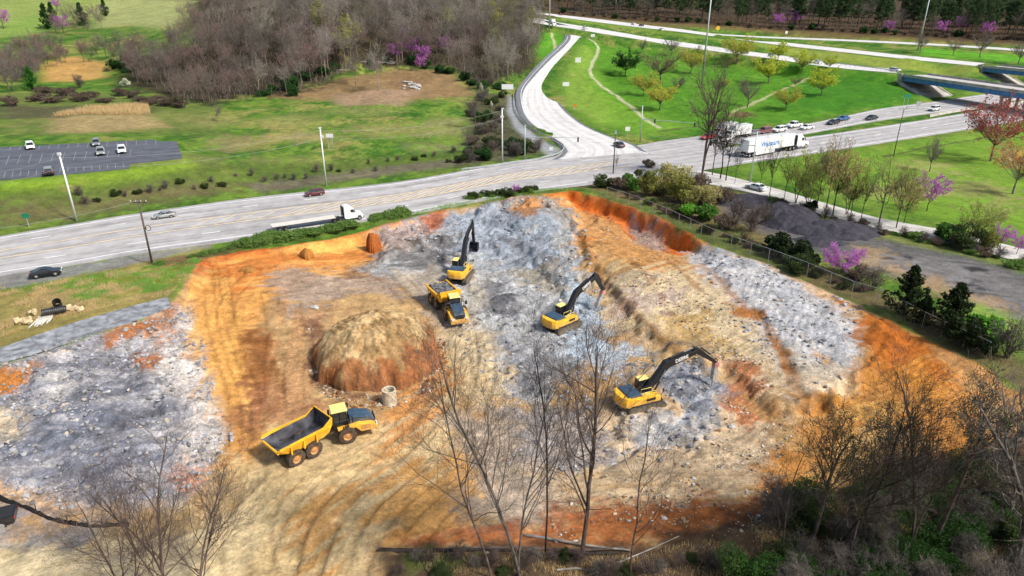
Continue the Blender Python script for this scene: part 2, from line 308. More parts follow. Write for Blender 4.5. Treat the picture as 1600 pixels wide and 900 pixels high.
def vcmat(name, attr='Col', rough=.95, nscale=1.6, namp=.35, bump=.5, fine=8.0):
    m = bpy.data.materials.new(name); m.use_nodes = True; t = m.node_tree; b = t.nodes['Principled BSDF']
    b.inputs['Roughness'].default_value = rough; b.inputs['Specular IOR Level'].default_value = .15
    a = t.nodes.new('ShaderNodeAttribute'); a.attribute_name = attr
    ge = t.nodes.new('ShaderNodeNewGeometry')
    n = t.nodes.new('ShaderNodeTexNoise'); n.inputs['Scale'].default_value = nscale; n.inputs['Detail'].default_value = 10; n.inputs['Roughness'].default_value = .72
    n2 = t.nodes.new('ShaderNodeTexVoronoi'); n2.inputs['Scale'].default_value = fine * .35
    t.links.new(ge.outputs['Position'], n.inputs['Vector']); t.links.new(ge.outputs['Position'], n2.inputs['Vector'])
    mr = t.nodes.new('ShaderNodeMapRange'); mr.inputs[1].default_value = .32; mr.inputs[2].default_value = .68; mr.inputs[3].default_value = 1 - namp; mr.inputs[4].default_value = 1 + namp
    t.links.new(n.outputs[0], mr.inputs[0])
    mx = t.nodes.new('ShaderNodeVectorMath'); mx.operation = 'SCALE'; t.links.new(a.outputs['Color'], mx.inputs[0]); t.links.new(mr.outputs[0], mx.inputs['Scale'])
    n3 = t.nodes.new('ShaderNodeTexNoise'); n3.inputs['Scale'].default_value = .6; n3.inputs['Detail'].default_value = 12; n3.inputs['Roughness'].default_value = .78; t.links.new(ge.outputs['Position'], n3.inputs['Vector'])
    mr3 = t.nodes.new('ShaderNodeMapRange'); mr3.inputs[1].default_value = .3; mr3.inputs[2].default_value = .7; mr3.inputs[3].default_value = .6; mr3.inputs[4].default_value = 1.36; t.links.new(n3.outputs[0], mr3.inputs[0])
    cv = t.nodes.new('ShaderNodeCombineXYZ'); t.links.new(mr3.outputs[0], cv.inputs[0]); cv.inputs[1].default_value = 1; 
    m3 = t.nodes.new('ShaderNodeMath'); m3.operation = 'MULTIPLY_ADD'; m3.inputs[1].default_value = .97; m3.inputs[2].default_value = .025; t.links.new(mr3.outputs[0], m3.inputs[0]); t.links.new(m3.outputs[0], cv.inputs[1]); t.links.new(mr3.outputs[0], cv.inputs[2])
    mv = t.nodes.new('ShaderNodeVectorMath'); mv.operation = 'MULTIPLY'; t.links.new(mx.outputs[0], mv.inputs[0]); t.links.new(cv.outputs[0], mv.inputs[1]); mx = mv
    # stones: pale cell flecks where alpha says rock
    vs = t.nodes.new('ShaderNodeSeparateColor'); t.links.new(n2.outputs['Color'], vs.inputs[0])
    gt = t.nodes.new('ShaderNodeMapRange'); gt.inputs[1].default_value = .55; gt.inputs[2].default_value = .9; gt.inputs[3].default_value = -.1; gt.inputs[4].default_value = .28
    t.links.new(vs.outputs[0], gt.inputs[0])
    ml = t.nodes.new('ShaderNodeMath'); ml.operation = 'MULTIPLY'; t.links.new(gt.outputs[0], ml.inputs[0]); t.links.new(a.outputs['Alpha'], ml.inputs[1])
    pl = t.nodes.new('ShaderNodeMath'); pl.operation = 'ADD'; pl.inputs[1].default_value = 1; t.links.new(ml.outputs[0], pl.inputs[0])
    m2 = t.nodes.new('ShaderNodeVectorMath'); m2.operation = 'SCALE'; t.links.new(mx.outputs[0], m2.inputs[0]); t.links.new(pl.outputs[0], m2.inputs['Scale'])
    t.links.new(m2.outputs[0], b.inputs['Base Color'])
    bp = t.nodes.new('ShaderNodeBump'); bp.inputs['Strength'].default_value = bump; bp.inputs['Distance'].default_value = .3
    t.links.new(n.outputs[0], bp.inputs['Height']); t.links.new(bp.outputs[0], b.inputs['Normal'])
    return m

class MB:
    def __init__(s): s.v = []; s.f = []; s.mi = []; s.m = 0
    def add(s, vs, fs, M=None):
        o = len(s.v)
        s.v += [tuple(M @ Vector(v)) for v in vs] if M is not None else [tuple(v) for v in vs]
        s.f += [tuple(i + o for i in f) for f in fs]; s.mi += [s.m] * len(fs); return s
    def box(s, c, d, M=None, tx=1, ty=1):      # tx,ty shrink of the top
        x, y, z = [k / 2 for k in d]; a, b, e = c
        vs = [(a - x, b - y, e - z), (a + x, b - y, e - z), (a + x, b + y, e - z), (a - x, b + y, e - z),
              (a - x * tx, b - y * ty, e + z), (a + x * tx, b - y * ty, e + z), (a + x * tx, b + y * ty, e + z), (a - x * tx, b + y * ty, e + z)]
        return s.add(vs, [(0, 3, 2, 1), (4, 5, 6, 7), (0, 1, 5, 4), (1, 2, 6, 5), (2, 3, 7, 6), (3, 0, 4, 7)], M)
    def prism(s, pts, y0, y1, M=None, k=1.0):  # side profile in xz, extruded across y
        n = len(pts)
        vs = [(p[0], y0 * (p[2] if len(p) > 2 else 1), p[1]) for p in pts] + [(p[0], y1 * (p[2] if len(p) > 2 else 1), p[1]) for p in pts]
        fs = [tuple(range(n)), tuple(range(2 * n - 1, n - 1, -1))] + [(i, i + n, (i + 1) % n + n, (i + 1) % n) for i in range(n)]
        return s.add(vs, fs, M)
    def tube(s, path, rad, n=8, cap=True, M=None):
        P = [Vector(p) for p in path]; rs = rad if isinstance(rad, (list, tuple)) else [rad] * len(P)
        vs = []; fs = []
        for i, p in enumerate(P):
            d = (P[min(i + 1, len(P) - 1)] - P[max(i - 1, 0)])
            if d.length < 1e-9: d = Vector((0, 0, 1))
            d.normalize(); a = d.orthogonal().normalized() if i == 0 else (a - d * a.dot(d)).normalized(); b = d.cross(a)
            for k in range(n):
                t = 6.28318 * k / n; vs.append(p + (a * math.cos(t) + b * math.sin(t)) * rs[i])
        for i in range(len(P) - 1):
            for k in range(n):
                fs.append((i * n + k, i * n + (k + 1) % n, (i + 1) * n + (k + 1) % n, (i + 1) * n + k))
        if cap: fs.append(tuple(range(n - 1, -1, -1))); fs.append(tuple(range((len(P) - 1) * n, len(P) * n)))
        return s.add(vs, fs, M)
    def cyl(s, a, b, r, n=16, r2=None, M=None): return s.tube([a, b], [r, r if r2 is None else r2], n, True, M)
    def beam(s, pts, w, M=None):               # (x, z, height) stations, box section across y
        vs = []; fs = []
        for i, (x, z, h) in enumerate(pts):
            a = pts[max(i - 1, 0)]; b = pts[min(i + 1, len(pts) - 1)]; dx, dz = b[0] - a[0], b[1] - a[1]; l = math.hypot(dx, dz) or 1
            nx, nz = -dz / l, dx / l
            for sy, sh in ((-1, -1), (1, -1), (1, 1), (-1, 1)): vs.append((x + nx * h / 2 * sh, sy * w / 2, z + nz * h / 2 * sh))
        for i in range(len(pts) - 1):
            for k in range(4): fs.append((i * 4 + k, i * 4 + (k + 1) % 4, (i + 1) * 4 + (k + 1) % 4, (i + 1) * 4 + k))
        fs += [(3, 2, 1, 0), tuple(range(len(vs) - 4, len(vs)))]
        return s.add(vs, fs, M)
    def build(s, name, mats, parent=None, bevel=0, smooth=False, loc=None, label=None, cat=None, group=None, kind=None, fix=True):
        me = bpy.data.meshes.new(name); me.from_pydata(s.v, [], s.f)
        mats = mats if isinstance(mats, (list, tuple)) else [mats]
        for m in mats: me.materials.append(m)
        if len(mats) > 1: me.polygons.foreach_set('material_index', s.mi)
        if fix:
            bm = bmesh.new(); bm.from_mesh(me); bmesh.ops.recalc_face_normals(bm, faces=bm.faces)
            if bevel:
                ed = [e for e in bm.edges if len(e.link_faces) == 2 and e.calc_face_angle(0) > .5]
                bmesh.ops.bevel(bm, geom=ed, offset=bevel, segments=2, affect='EDGES', clamp_overlap=True, profile=.5)
            bm.to_mesh(me); bm.free()
        if smooth: me.polygons.foreach_set('use_smooth', [True] * len(me.polygons))
        o = bpy.data.objects.new(name, me); COL.objects.link(o)
        if parent: o.parent = parent
        if loc: o.location = loc
        return T(o, label, cat, group, kind)
def copy_tree(o, parent=None):
    c = o.copy(); COL.objects.link(c)
    if parent: c.parent = parent
    for ch in list(o.children): copy_tree(ch, c)
    return c

# ---------------------------------------------------------------- ground sheet
def axis(segs):
    out = [segs[0][0]]
    for a, b, s0, s1 in segs:
        x = a
        while x < b:
            t = (x - a) / (b - a); x += s0 + (s1 - s0) * t; out.append(min(x, b))
    return np.unique(np.round(out, 4))
xs = axis([(-900, -300, 30, 7), (-300, -75, 5, .8), (-75, 72, .27, .27), (72, 330, .8, 5), (330, 1000, 7, 30)])
ys = axis([(15, 38, 1, .3), (38, 150, .17, .5), (150, 330, .7, 2.0), (330, 560, 2.0, 4), (560, 700, 5, 8), (700, 1600, 20, 60)])
X, Y = np.meshgrid(xs, ys); nx, ny = len(xs), len(ys)
Z = H(X, Y)
# beyond the surveyed ground the hills simply go on rising
Z = np.where(Y > 640, np.maximum(Z, 33 + (Y - 640) * .08), Z); Z = np.where(Y > 560, np.clip(Z, 20, 120), Z)
Z = np.where((np.abs(X) > 420) & (Y < 520), np.clip(Z, -2, 60), Z)

# ---- colour of the ground itself (soil, rock, turf), laid down as surveyed patches
XF, YF = X.ravel(), Y.ravel()
CR = np.zeros((XF.size, 3)); RO = np.zeros(XF.size)
nA = fbm(XF / 6, YF / 6, 101, 5); nB = fbm(XF / 1.7, YF / 1.7, 111, 4); nC = fbm(XF / 22, YF / 22, 121, 4); nD = fbm(XF / .55, YF / .55, 131, 2)
KA = .72
def C3(c): return np.array(lin(c)) * KA
def mixc(m, col, sel=None):
    CR[:] = CR * (1 - m[:, None]) + np.array(col)[None, :] * m[:, None]
# turf everywhere
g1, g2, g3 = C3((58, 108, 28)), C3((112, 140, 52)), C3((172, 152, 96))
t = sst(.36, .62, nA * .45 + nB * .35 + nD * .2)[:, None]; CR[:] = g1 * (1 - t) + g2 * t
t = (sst(.52, .68, nC * .4 + nA * .4 + nD * .2) * .6)[:, None]; CR[:] = CR * (1 - t) + g3 * t
sdpit = sdf(PITPOLY, XF, YF)
def GP(pts):
    r = GM([(p[0], max(p[1], -8)) for p in pts]); return [(q[0], q[1]) if q else tuple(ray(p[0], 0)[:2] * 700) for p, q in zip(pts, r)]
def PT(poly, z, col, soft=1.5, a=1.0, nz=.5, rock=None, world=False, st=None):
    P = poly if world else GP(poly); Q = np.array(P)
    mg = soft * 2 + 3
    s = np.where((XF > Q[:, 0].min() - mg) & (XF < Q[:, 0].max() + mg) & (YF > Q[:, 1].min() - mg) & (YF < Q[:, 1].max() + mg))[0]
    if not len(s): return
    x, y = XF[s], YF[s]; d = sdf(P, x, y)
    n = nB[s] * .5 + nA[s] * .3 + nD[s] * .2 - .5
    if st: n = n * .4 + (stre(x, y, st[0], st[1], st[2], 7 + int(abs(Q[0, 0])), 3) - .5) * 1.0
    k = (1 - sst(-soft, soft, d + n * soft * 5 * nz * 1.6)) * a
    c = C3(col); c = c * ([1.03, 1.0, .93] if (col[2] > col[0]) else [1, 1, 1]); CR[s] = CR[s] * (1 - k[:, None]) + c * k[:, None]
    if rock is not None: RO[s] = RO[s] * (1 - k) + rock * k
def BL(cx, cy, rx, ry, z, col, soft=1.2, a=1, nz=.7, rock=None, st=None):
    PT([(cx + rx * math.cos(q * .7854), cy + ry * math.sin(q * .7854)) for q in range(8)], z, col, soft, a, nz, rock, st=st)

# -- outside patches (photo survey)
PT([(-200,60),(0,60),(60,45),(180,10),(340,-10),(-200,-14)], 28, (150,165,88), 6, .9)
PT([(150,45),(200,40),(280,50),(300,20),(330,-12),(190,-12),(140,15)], 27, (168,172,112), 6, .85)
PT([(0,60),(70,50),(70,20),(0,40)], 24, (128,160,70), 4, .8)
PT([(66,100),(120,88),(170,100),(165,122),(70,130)], 12, (205,160,95), 3, .9)
PT([(0,150),(80,140),(200,150),(330,165),(340,210),(0,212)], 6, (110,120,62), 4, .7)
PT([(80,183),(235,178),(262,200),(160,208),(80,208)], 5.5, (172,150,105), 3, .9)
PT([(0,165),(150,168),(230,163),(240,175),(80,186),(0,186)], 6, (92,84,66), 3, .75)
PT([(400,150),(470,140),(600,110),(700,110),(745,150),(640,158),(500,158)], 8, (150,120,86), 4, .9)
PT([(520,150),(660,140),(630,168),(530,165)], 5, (168,140,112), 3, .9)
BL(640,132,30,10,7,(140,110,80),3,.9)
for (cx, cy, rx, ry, c) in [(460,190,50,10,(168,158,98)),(610,205,70,10,(176,160,104)),(700,200,40,16,(178,164,110)),(330,190,50,10,(160,150,96)),(470,215,60,8,(186,164,118)),(560,175,60,6,(150,150,90)),(680,230,40,7,(160,150,110)),(360,225,40,12,(176,150,112)),(300,255,50,12,(150,140,90)),(450,252,60,6,(160,150,96))]:
    BL(cx, cy, rx, ry, 2.5, c, 3, .5, 1.2)
PT([(0,300),(120,290),(280,262),(420,255),(640,245),(740,236),(735,262),(500,285),(300,310),(120,345),(0,360)], .8, (96,112,50), 4, .75)
PT([(0,320),(120,318),(300,285),(420,290),(230,315),(120,342),(0,355)], .5, (126,108,82), 4, .65)
PT([(380,290),(560,268),(730,246),(800,240),(800,250),(600,276),(400,302)], .3, (122,112,96), 2, .85)
PT([(0,283),(100,278),(285,255),(290,250),(300,262),(150,292),(0,302)], 3.4, (142,172,52), 3, .8)
PT([(745,150),(800,150),(835,200),(870,240),(720,262),(725,200)], 1, (86,84,62), 3, .9)
PT([(795,150),(806,158),(812,190),(840,215),(875,235),(862,246),(840,232),(808,205),(792,175)], 1, (170,176,186), 1.5, .9, .2, .5)
# forest floors
PT([(300,-14),(850,-14),(850,70),(835,110),(800,120),(745,140),(700,105),(560,105),(470,150),(400,150),(330,165),(250,155),(180,130),(200,95),(300,70)], 15, (62,50,40), 5, .95)
PT([(850,26),(1000,36),(1200,50),(1400,60),(1620,70),(1900,90),(1900,-200),(850,-200)], 18, (84,62,46), 5, .95)
PT([(-400,-14),(1900,-14),(1900,-17),(-400,-17)], 20, (84,62,46), 5, .0)
m = sst(540, 580, YF + np.abs(XF + 150) * 0.0); mixc(m * .9, C3((80, 66, 48)))
PT([(890,25),(1000,33),(1200,46),(1400,58),(1600,68),(1600,74),(1400,64),(1200,53),(1000,40),(890,28)], 17, (118,104,62), 3, .8)
# infield turf, strong green
PT([(905,62),(1000,74),(1200,100),(1400,125),(1440,160),(1250,190),(1080,205),(1000,218),(930,192),(880,160),(876,130),(895,100)], 2.5, (86,144,30), 5, .8, .6)
PT([(1300,112),(1410,130),(1430,160),(1330,172),(1240,178),(1240,130)], 2, (60,122,24), 5, .7, .6)
PT([(905,70),(930,80),(925,130),(960,190),(940,198),(890,165),(880,130)], 4, (138,164,66), 4, .7, .8)
PT([(925,110),(960,150),(1080,200),(1000,215),(930,185)], 1.5, (140,180,60), 4, .45)
PT([(870,48),(885,60),(875,90),(845,110),(840,80),(850,55)], 14, (98,170,40), 4, .85)
PT([(870,28),(1040,55),(1200,76),(1420,100),(1420,94),(1200,70),(1040,52),(870,26)], 16, (132,160,64), 3, .8)
PT([(1200,70),(1440,98),(1560,125),(1420,110),(1200,82)], 9, (150,162,70), 3, .7)
PT([(1440,76),(1620,88),(1620,98),(1440,88)], 9, (104,176,38), 3, .85)
# right lawns
PT([(1290,240),(1480,212),(1640,185),(1800,180),(1800,400),(1600,380),(1500,350),(1400,330),(1300,300),(1200,280),(1150,262)], 0, (122,162,48), 5, .85)
for (cx, cy, rx, ry) in [(1500,295,60,12),(1440,260,50,8),(1560,320,40,12),(1380,300,60,12)]: BL(cx, cy, rx, ry, 0, (172,166,104), 5, .7, 1.0)
PT([(1560,235),(1640,230),(1640,262),(1575,262)], 0, (196,136,70), 3, .6)
# thin drainage ditches of pale concrete in the infield
for pts, wd, c in [([(918,60),(935,75),(925,100),(922,112),(940,135),(955,145),(985,165),(1010,188),(1030,200)], .8, (196,196,158)), ([(1140,182),(1150,172),(1200,150),(1262,122)], .7, (190,186,140)), ([(862,52),(866,66),(868,78)], .8, (205,195,150)), ([(1380,245),(1440,232),(1540,215)], .5, (92,96,60)), ([(1030,205),(1100,196),(1140,185)], .9, (96,100,60))]:
    P = [G(*p)[:2] for p in pts]; d, _ = pdist(crom(P, 3), XF, YF); k = (1 - sst(wd * .7, wd * 1.4, d + (nB - .5) * .8)) * .85
    CR[:] = CR * (1 - k[:, None]) + C3(c) * k[:, None]
BL(1160,180,18,6,-.5,(120,92,70),2,.9)
# yard, its margins and the bushy strip by the fence
PT([(900,292),(960,275),(1100,275),(1200,305),(1280,345),(1210,390),(1340,440),(1420,470),(1560,545),(1640,600),(1600,622),(1530,572),(1340,476),(1110,383),(960,316)], 0, (124,108,74), 2, .9)
PT([(930,300),(1000,318),(1110,365),(1200,402),(1250,425),(1240,432),(1110,384),(960,318)], 0, (84,104,44), 1.5, .7)
PT(YARD, 0, (104,102,106), 2.5, .95, .5, .3, world=True)
PT([(1350,395),(1450,400),(1600,440),(1700,480),(1700,520),(1600,500),(1480,450),(1380,420)], 0, (140,138,142), 2, .7, 1, .3, st=(-20,8,1.2))
PT([(1330,385),(1370,390),(1400,410),(1370,420),(1330,410)], 0, (176,150,112), 2, .8, 1)
PT([(1380,408),(1500,455),(1560,480),(1500,470),(1390,425)], 0, (188,158,118), 2, .8, 1)
PT([(1500,470),(1560,490),(1620,520),(1600,560),(1530,530)], 0, (138,168,70), 2, .9)
for (cx, cy, rx, ry) in [(1388,406,12,3),(1425,404,10,2),(1510,446,12,3),(1525,422,10,2),(1535,455,14,2)]: BL(cx, cy, rx, ry, 0, (30,32,40), .8, .8, 1)
PT([(1130,290),(1270,335),(1400,370),(1500,390),(1600,418),(1600,428),(1500,400),(1400,380),(1260,345),(1130,300)], 0, (120,128,66), 1.5, .85)
# left verge between highway and pit
PT([(-100,470),(0,440),(100,430),(215,405),(330,385),(280,430),(262,468),(215,500),(0,570),(-120,630)], 0, (162,146,86), 2, .9, .8)
PT([(0,445),(130,432),(280,418),(270,440),(130,470),(100,450),(0,458)], 0, (98,138,34), 2, .8, 1)
PT([(90,455),(240,425),(290,425),(255,445),(110,480)], 0, (138,148,56), 1.5, .7, 1)
PT([(0,545),(130,515),(250,470),(150,520),(0,565)], 0, (110,128,52), 1, .7, 1)
PT([(60,455),(110,450),(140,470),(90,500),(60,500)], 0, (178,150,104), 1.2, .7, 1)
PT([(-20,433),(100,419),(215,398),(330,384),(330,390),(240,408),(130,432),(0,452)], 0, (146,146,152), 1, .85, .6, .5)
PT([(225,410),(330,392),(380,382),(370,392),(300,412),(250,418)], 0, (112,84,62), 1.2, .7)
PT([(375,375),(440,370),(600,342),(700,322),(880,292),(890,299),(760,316),(600,350),(440,382),(375,391)], 0, (104,110,52), 1, .9)

# -- the excavation: subsoil base
inpit = 1 - sst(-.6, .2, sdpit + (nB - .5) * .8)
t = sst(.35, .65, nA)[:, None]; base = C3((208, 172, 120)) * (1 - t) + C3((186, 150, 104)) * t
CR[:] = CR * (1 - inpit[:, None]) + base * inpit[:, None]; RO[:] = inpit * .35
out_keep = CR.copy(); ro_keep = RO.copy()
S1 = (35, 7, 1.0)
PT([(-120,600),(0,572),(220,500),(300,478),(320,540),(345,640),(372,715),(300,795),(200,822),(60,805),(-120,770)], -2, (176,173,174), 1.6, 1, .6, 1.0)
PT([(-60,620),(130,560),(250,600),(280,700),(200,780),(0,740)], -2, (128,131,146), 2.5, .75, 1, 1, st=(25,6,1.4))
PT([(60,600),(200,570),(240,640),(100,660)], -2, (112,115,128), 2.5, .65, 1.2, 1, st=(25,5,1))
PT([(0,690),(120,650),(220,700),(200,760),(60,760)], -2, (124,132,152), 2.5, .6, 1.2, 1, st=(25,5,1))
PT([(262,500),(300,480),(322,540),(345,640),(375,715),(350,745),(300,740),(285,640),(240,560)], -2, (222,212,202), 1.6, .85, .9, 1)
PT([(230,500),(290,478),(300,520),(260,560)], -2, (206,196,190), 1.5, .8, 1, 1)
PT([(60,600),(110,595),(120,630),(70,640)], -2, (215,215,220), 1, .6, 1, 1)
PT([(-60,630),(30,640),(40,690),(-60,690)], -2, (226,206,172), 1.2, .8, .8, .9)
PT([(80,598),(120,600),(115,625),(80,625)], -2, (214,208,200), 1, .8, .8, 1)
PT([(-60,595),(50,575),(60,590),(30,625),(-20,630),(-60,640)], -1, (196,122,40), 1, .9)
PT([(160,515),(235,495),(250,505),(215,535),(175,545)], -1, (176,104,38), 1, .9, .8)
PT([(220,500),(268,472),(300,450),(295,480),(250,540),(225,520)], -1, (170,110,62), 1, .8, 1)
BL(235,567,18,10,-2,(180,110,54),1,.85,1); BL(290,566,8,5,-2,(200,140,70),.7,.8)
PT([(-60,758),(40,770),(120,790),(210,800),(205,822),(100,812),(0,790),(-60,775)], -2, (214,176,132), 1, .9)
PT([(268,745),(330,720),(350,745),(300,780)], -2.3, (200,130,84), 1, .7, 1)
PT([(350,700),(400,700),(400,740),(345,760),(330,740)], -2.6, (226,196,140), 1, .8, 1)
BL(370,695,16,8,-2.6,(222,150,60),.8,.8); BL(358,730,14,8,-2.6,(214,140,56),.8,.8)
# orange bench
PT([(296,440),(325,402),(375,389),(440,378),(520,365),(600,350),(625,375),(585,405),(545,430),(500,440),(430,470),(400,520),(388,600),(395,660),(430,690),(400,735),(368,705),(345,640),(325,560),(295,490)], -1.8, (228,166,92), 1.6, 1, .5, .15)
PT([(330,430),(360,400),(440,388),(560,372),(620,362),(620,380),(540,408),(440,420),(360,470)], -1.8, (216,130,62), 1.8, .8, .8, .1, st=(15,7,1.2))
PT([(310,440),(360,440),(380,560),(390,650),(350,600),(320,520)], -2, (246,184,100), 1.5, .7, .9, .1, st=(100,8,1))
PT([(460,392),(520,385),(560,380),(565,390),(500,400)], -1.8, (255,206,110), 1, .8, .9, .1)
PT([(300,425),(330,400),(380,388),(440,378),(600,348),(640,340),(640,350),(600,360),(440,390),(380,400),(330,412),(300,450)], -1, (194,104,50), .8, .9, .5, .1)
PT([(380,515),(410,512),(438,540),(442,610),(430,648),(392,650),(384,590)], -2.7, (148,92,48), 1, .9, .7, .3)
PT([(388,600),(440,600),(520,640),(500,660),(430,665),(395,690),(370,660)], -2.8, (176,120,84), 1.2, .7, 1, .6)
PT([(430,430),(500,425),(560,430),(640,440),(620,465),(540,462),(490,500),(440,470)], -2.6, (170,152,138), 1.5, .8, 1, .5, st=(10,6,1.2))
PT([(442,480),(500,490),(490,560),(500,600),(450,640),(440,560)], -2.8, (196,150,104), 1.5, .8, .9, .4, st=(100,8,1))
PT([(470,500),(505,500),(500,560),(540,610),(600,640),(520,625),(490,590)], -3, (124,84,66), .8, .8, 1, .6)
PT([(540,430),(600,395),(700,385),(640,420),(590,440)], -2.8, (128,88,54), 1, .75, 1, .3, st=(25,6,.8))
# blasted rock in the middle
PT([(590,375),(640,350),(700,335),(770,318),(820,330),(880,345),(915,385),(905,430),(940,480),(960,540),(900,580),(860,640),(780,620),(740,570),(715,520),(690,470),(640,440),(560,430),(600,400)], -2.8, (174,177,182), 1.8, 1, .7, 1.0)
PT([(660,350),(760,325),(850,350),(900,400),(860,440),(780,420),(700,400)], -2, (158,170,188), 2, .8, 1.1, 1, st=(40,5,1.2))
PT([(600,375),(660,352),(690,360),(640,400),(600,395)], -2.5, (176,150,138), 1.2, .8, 1, 1)
PT([(620,400),(700,380),(720,400),(690,425),(620,425)], -3, (116,112,110), 1.3, .8, 1, .7, st=(10,4,.8))
PT([(730,430),(790,440),(810,490),(770,500),(740,470)], -3.7, (112,113,120), 1.3, .8, 1, .8)
PT([(800,380),(850,400),(830,440),(790,420)], -3, (140,148,160), 1.3, .7, 1, 1)
PT([(780,540),(870,560),(860,620),(790,600)], -3.8, (142,143,152), 1.5, .7, 1, .8)
PT([(620,430),(680,425),(740,500),(750,580),(700,560),(660,480)], -3.4, (196,180,158), 1.4, .8, .8, .3, st=(-50,8,1.1))
PT([(690,520),(750,520),(800,570),(780,640),(720,640),(690,570)], -3.5, (220,196,152), 1.5, .8, 1, .4)
PT([(720,400),(760,440),(745,520),(725,480)], -3.6, (190,180,160), 1, .7, 1, .4)
PT([(780,420),(860,430),(920,440),(900,470),(820,450)], -3.4, (168,156,132), 1.3, .7, 1, .7, st=(10,5,1))
PT([(760,322),(820,312),(880,322),(915,355),(900,370),(840,345)], -.4, (160,156,152), 1, .8, 1, .9)
PT([(800,330),(830,318),(850,330),(835,350),(815,350)], -.2, (206,140,74), .9, .8, 1, .3)
PT([(730,315),(800,309),(800,320),(740,330)], -1.5, (182,96,40), .8, .7, 1)
PT([(670,330),(700,328),(690,370),(660,375)], -2.2, (186,100,48), 1, .8, .9)
# orange cut wall and bench to the north-east
PT([(838,303),(892,297),(925,308),(960,318),(1040,347),(1112,385),(1085,402),(1060,410),(1000,385),(930,345),(880,325)], -1.6, (216,112,44), .9, 1, .5, .15)
PT([(850,312),(885,312),(910,335),(880,335)], -1.8, (230,164,92), .8, .8, 1)
PT([(890,325),(940,345),(1000,385),(1060,412),(1110,430),(1130,460),(1060,455),(960,430),(905,380)], -2.2, (208,152,92), 1.2, .9, .8, .3, st=(-35,7,.9))
PT([(985,355),(1030,370),(1055,395),(1020,402),(985,385)], -2.4, (172,156,146), 1, .85, 1, .9)
PT([(1035,375),(1070,380),(1100,390),(1080,402),(1045,402)], -2, (224,116,32), .8, .7, 1)
PT([(900,380),(960,400),(1000,430),(980,480),(930,450),(900,420)], -2.2, (200,156,100), 1.4, .8, 1, .4, st=(45,5,.8))
PT([(905,372),(930,380),(925,400),(905,395)], -2, (190,110,40), .8, .7, 1)
# wide pale slope
PT([(930,450),(1060,430),(1170,470),(1230,560),(1240,660),(1220,760),(1050,740),(900,740),(820,680),(860,640),(1100,640),(1150,560),(1000,540)], -2.6, (212,188,156), 2, .85, .9, .7)
PT([(960,430),(1080,430),(1180,500),(1200,570),(1120,560),(1040,520),(960,520)], -2, (224,202,160), 2, .7, 1.1, .6, st=(35,5,1))
PT([(1020,500),(1100,500),(1140,540),(1090,560),(1020,540)], -2.4, (206,166,96), 1.6, .7, 1.2, .4)
PT([(960,460),(1060,470),(1030,500),(960,500)], -2.6, (198,176,166), 1.5, .7, 1.2, 1)
PT([(1065,400),(1112,388),(1200,415),(1335,478),(1352,530),(1335,600),(1270,610),(1215,590),(1190,540),(1140,470),(1085,430)], -1, (206,204,202), 1.5, .95, .7, .8)
PT([(1130,420),(1200,430),(1300,500),(1320,570),(1260,560),(1200,480)], -1, (186,190,200), 2, .75, 1.2, .8, st=(-50,5,1.2))
PT([(1100,395),(1150,400),(1180,430),(1120,430)], -1, (174,180,190), 1.5, .7, 1, .8)
PT([(1190,415),(1340,480),(1440,530),(1420,550),(1330,510),(1200,430)], -.5, (214,170,116), 1, .8, .9, .5)
PT([(1230,560),(1320,590),(1340,640),(1260,700),(1240,640)], -1.8, (214,196,168), 1.5, .8, 1, .7)
# ochre faces
PT([(1345,490),(1440,530),(1530,575),(1610,625),(1760,720),(1700,800),(1500,740),(1400,670),(1340,680),(1270,760),(1200,800),(1160,790),(1200,730),(1260,640),(1330,620),(1350,560)], -1, (202,140,72), 1.4, 1, .7, .2)
PT([(1348,500),(1410,510),(1480,560),(1500,620),(1420,620),(1370,590),(1350,550)], -1, (186,104,36), 1.4, .9, .7, .15)
PT([(1380,580),(1440,570),(1500,630),(1440,660),(1400,640)], -1, (214,150,66), 1.3, .7, 1, .2)
PT([(1450,545),(1530,580),(1600,640),(1580,680),(1500,620)], -.8, (206,160,104), 1.2, .8, 1, .3)
PT([(1520,640),(1600,650),(1600,700),(1540,700)], -.8, (206,172,130), 1.2, .7, 1, .2)
PT([(1330,640),(1400,640),(1380,720),(1280,760)], -1.6, (216,168,96), 1.2, .7, 1.1, .3, st=(10,5,.7))
PT([(1130,485),(1190,505),(1185,516),(1150,508)], -1.6, (176,106,30), .6, .9, .7)
PT([(1198,535),(1215,545),(1240,600),(1225,592)], -1.8, (170,104,34), .6, .9, .6)
PT([(1300,470),(1320,485),(1325,497),(1305,485)], -.8, (170,96,34), .5, .9, .6)
PT([(1265,560),(1290,570),(1285,582),(1262,572)], -1.5, (206,148,70), .6, .8, .8)
PT([(1140,580),(1180,590),(1190,650),(1150,670),(1110,640),(1130,615)], -2.8, (190,112,60), 1.2, .8, 1.1, .6)
PT([(1180,600),(1240,620),(1250,700),(1200,690)], -2.4, (190,150,96), 1.4, .7, 1, .5, st=(-60,5,1))
# rubble by the two hammers
PT([(1020,590),(1090,570),(1130,600),(1120,650),(1060,690),(1000,690),(1060,640)], -3.4, (158,172,192), 1.3, .85, .9, 1)
PT([(1040,580),(1110,585),(1110,620),(1060,625)], -3.4, (130,133,145), 1.1, .7, 1, 1)
PT([(880,440),(940,470),(930,520),(1000,560),(960,600),(880,560),(870,520),(900,490)], -3.6, (182,200,220), 1.4, .8, 1, 1)
PT([(985,650),(1120,650),(1110,700),(980,710)], -3.6, (196,196,196), 1.2, .7, 1, 1)
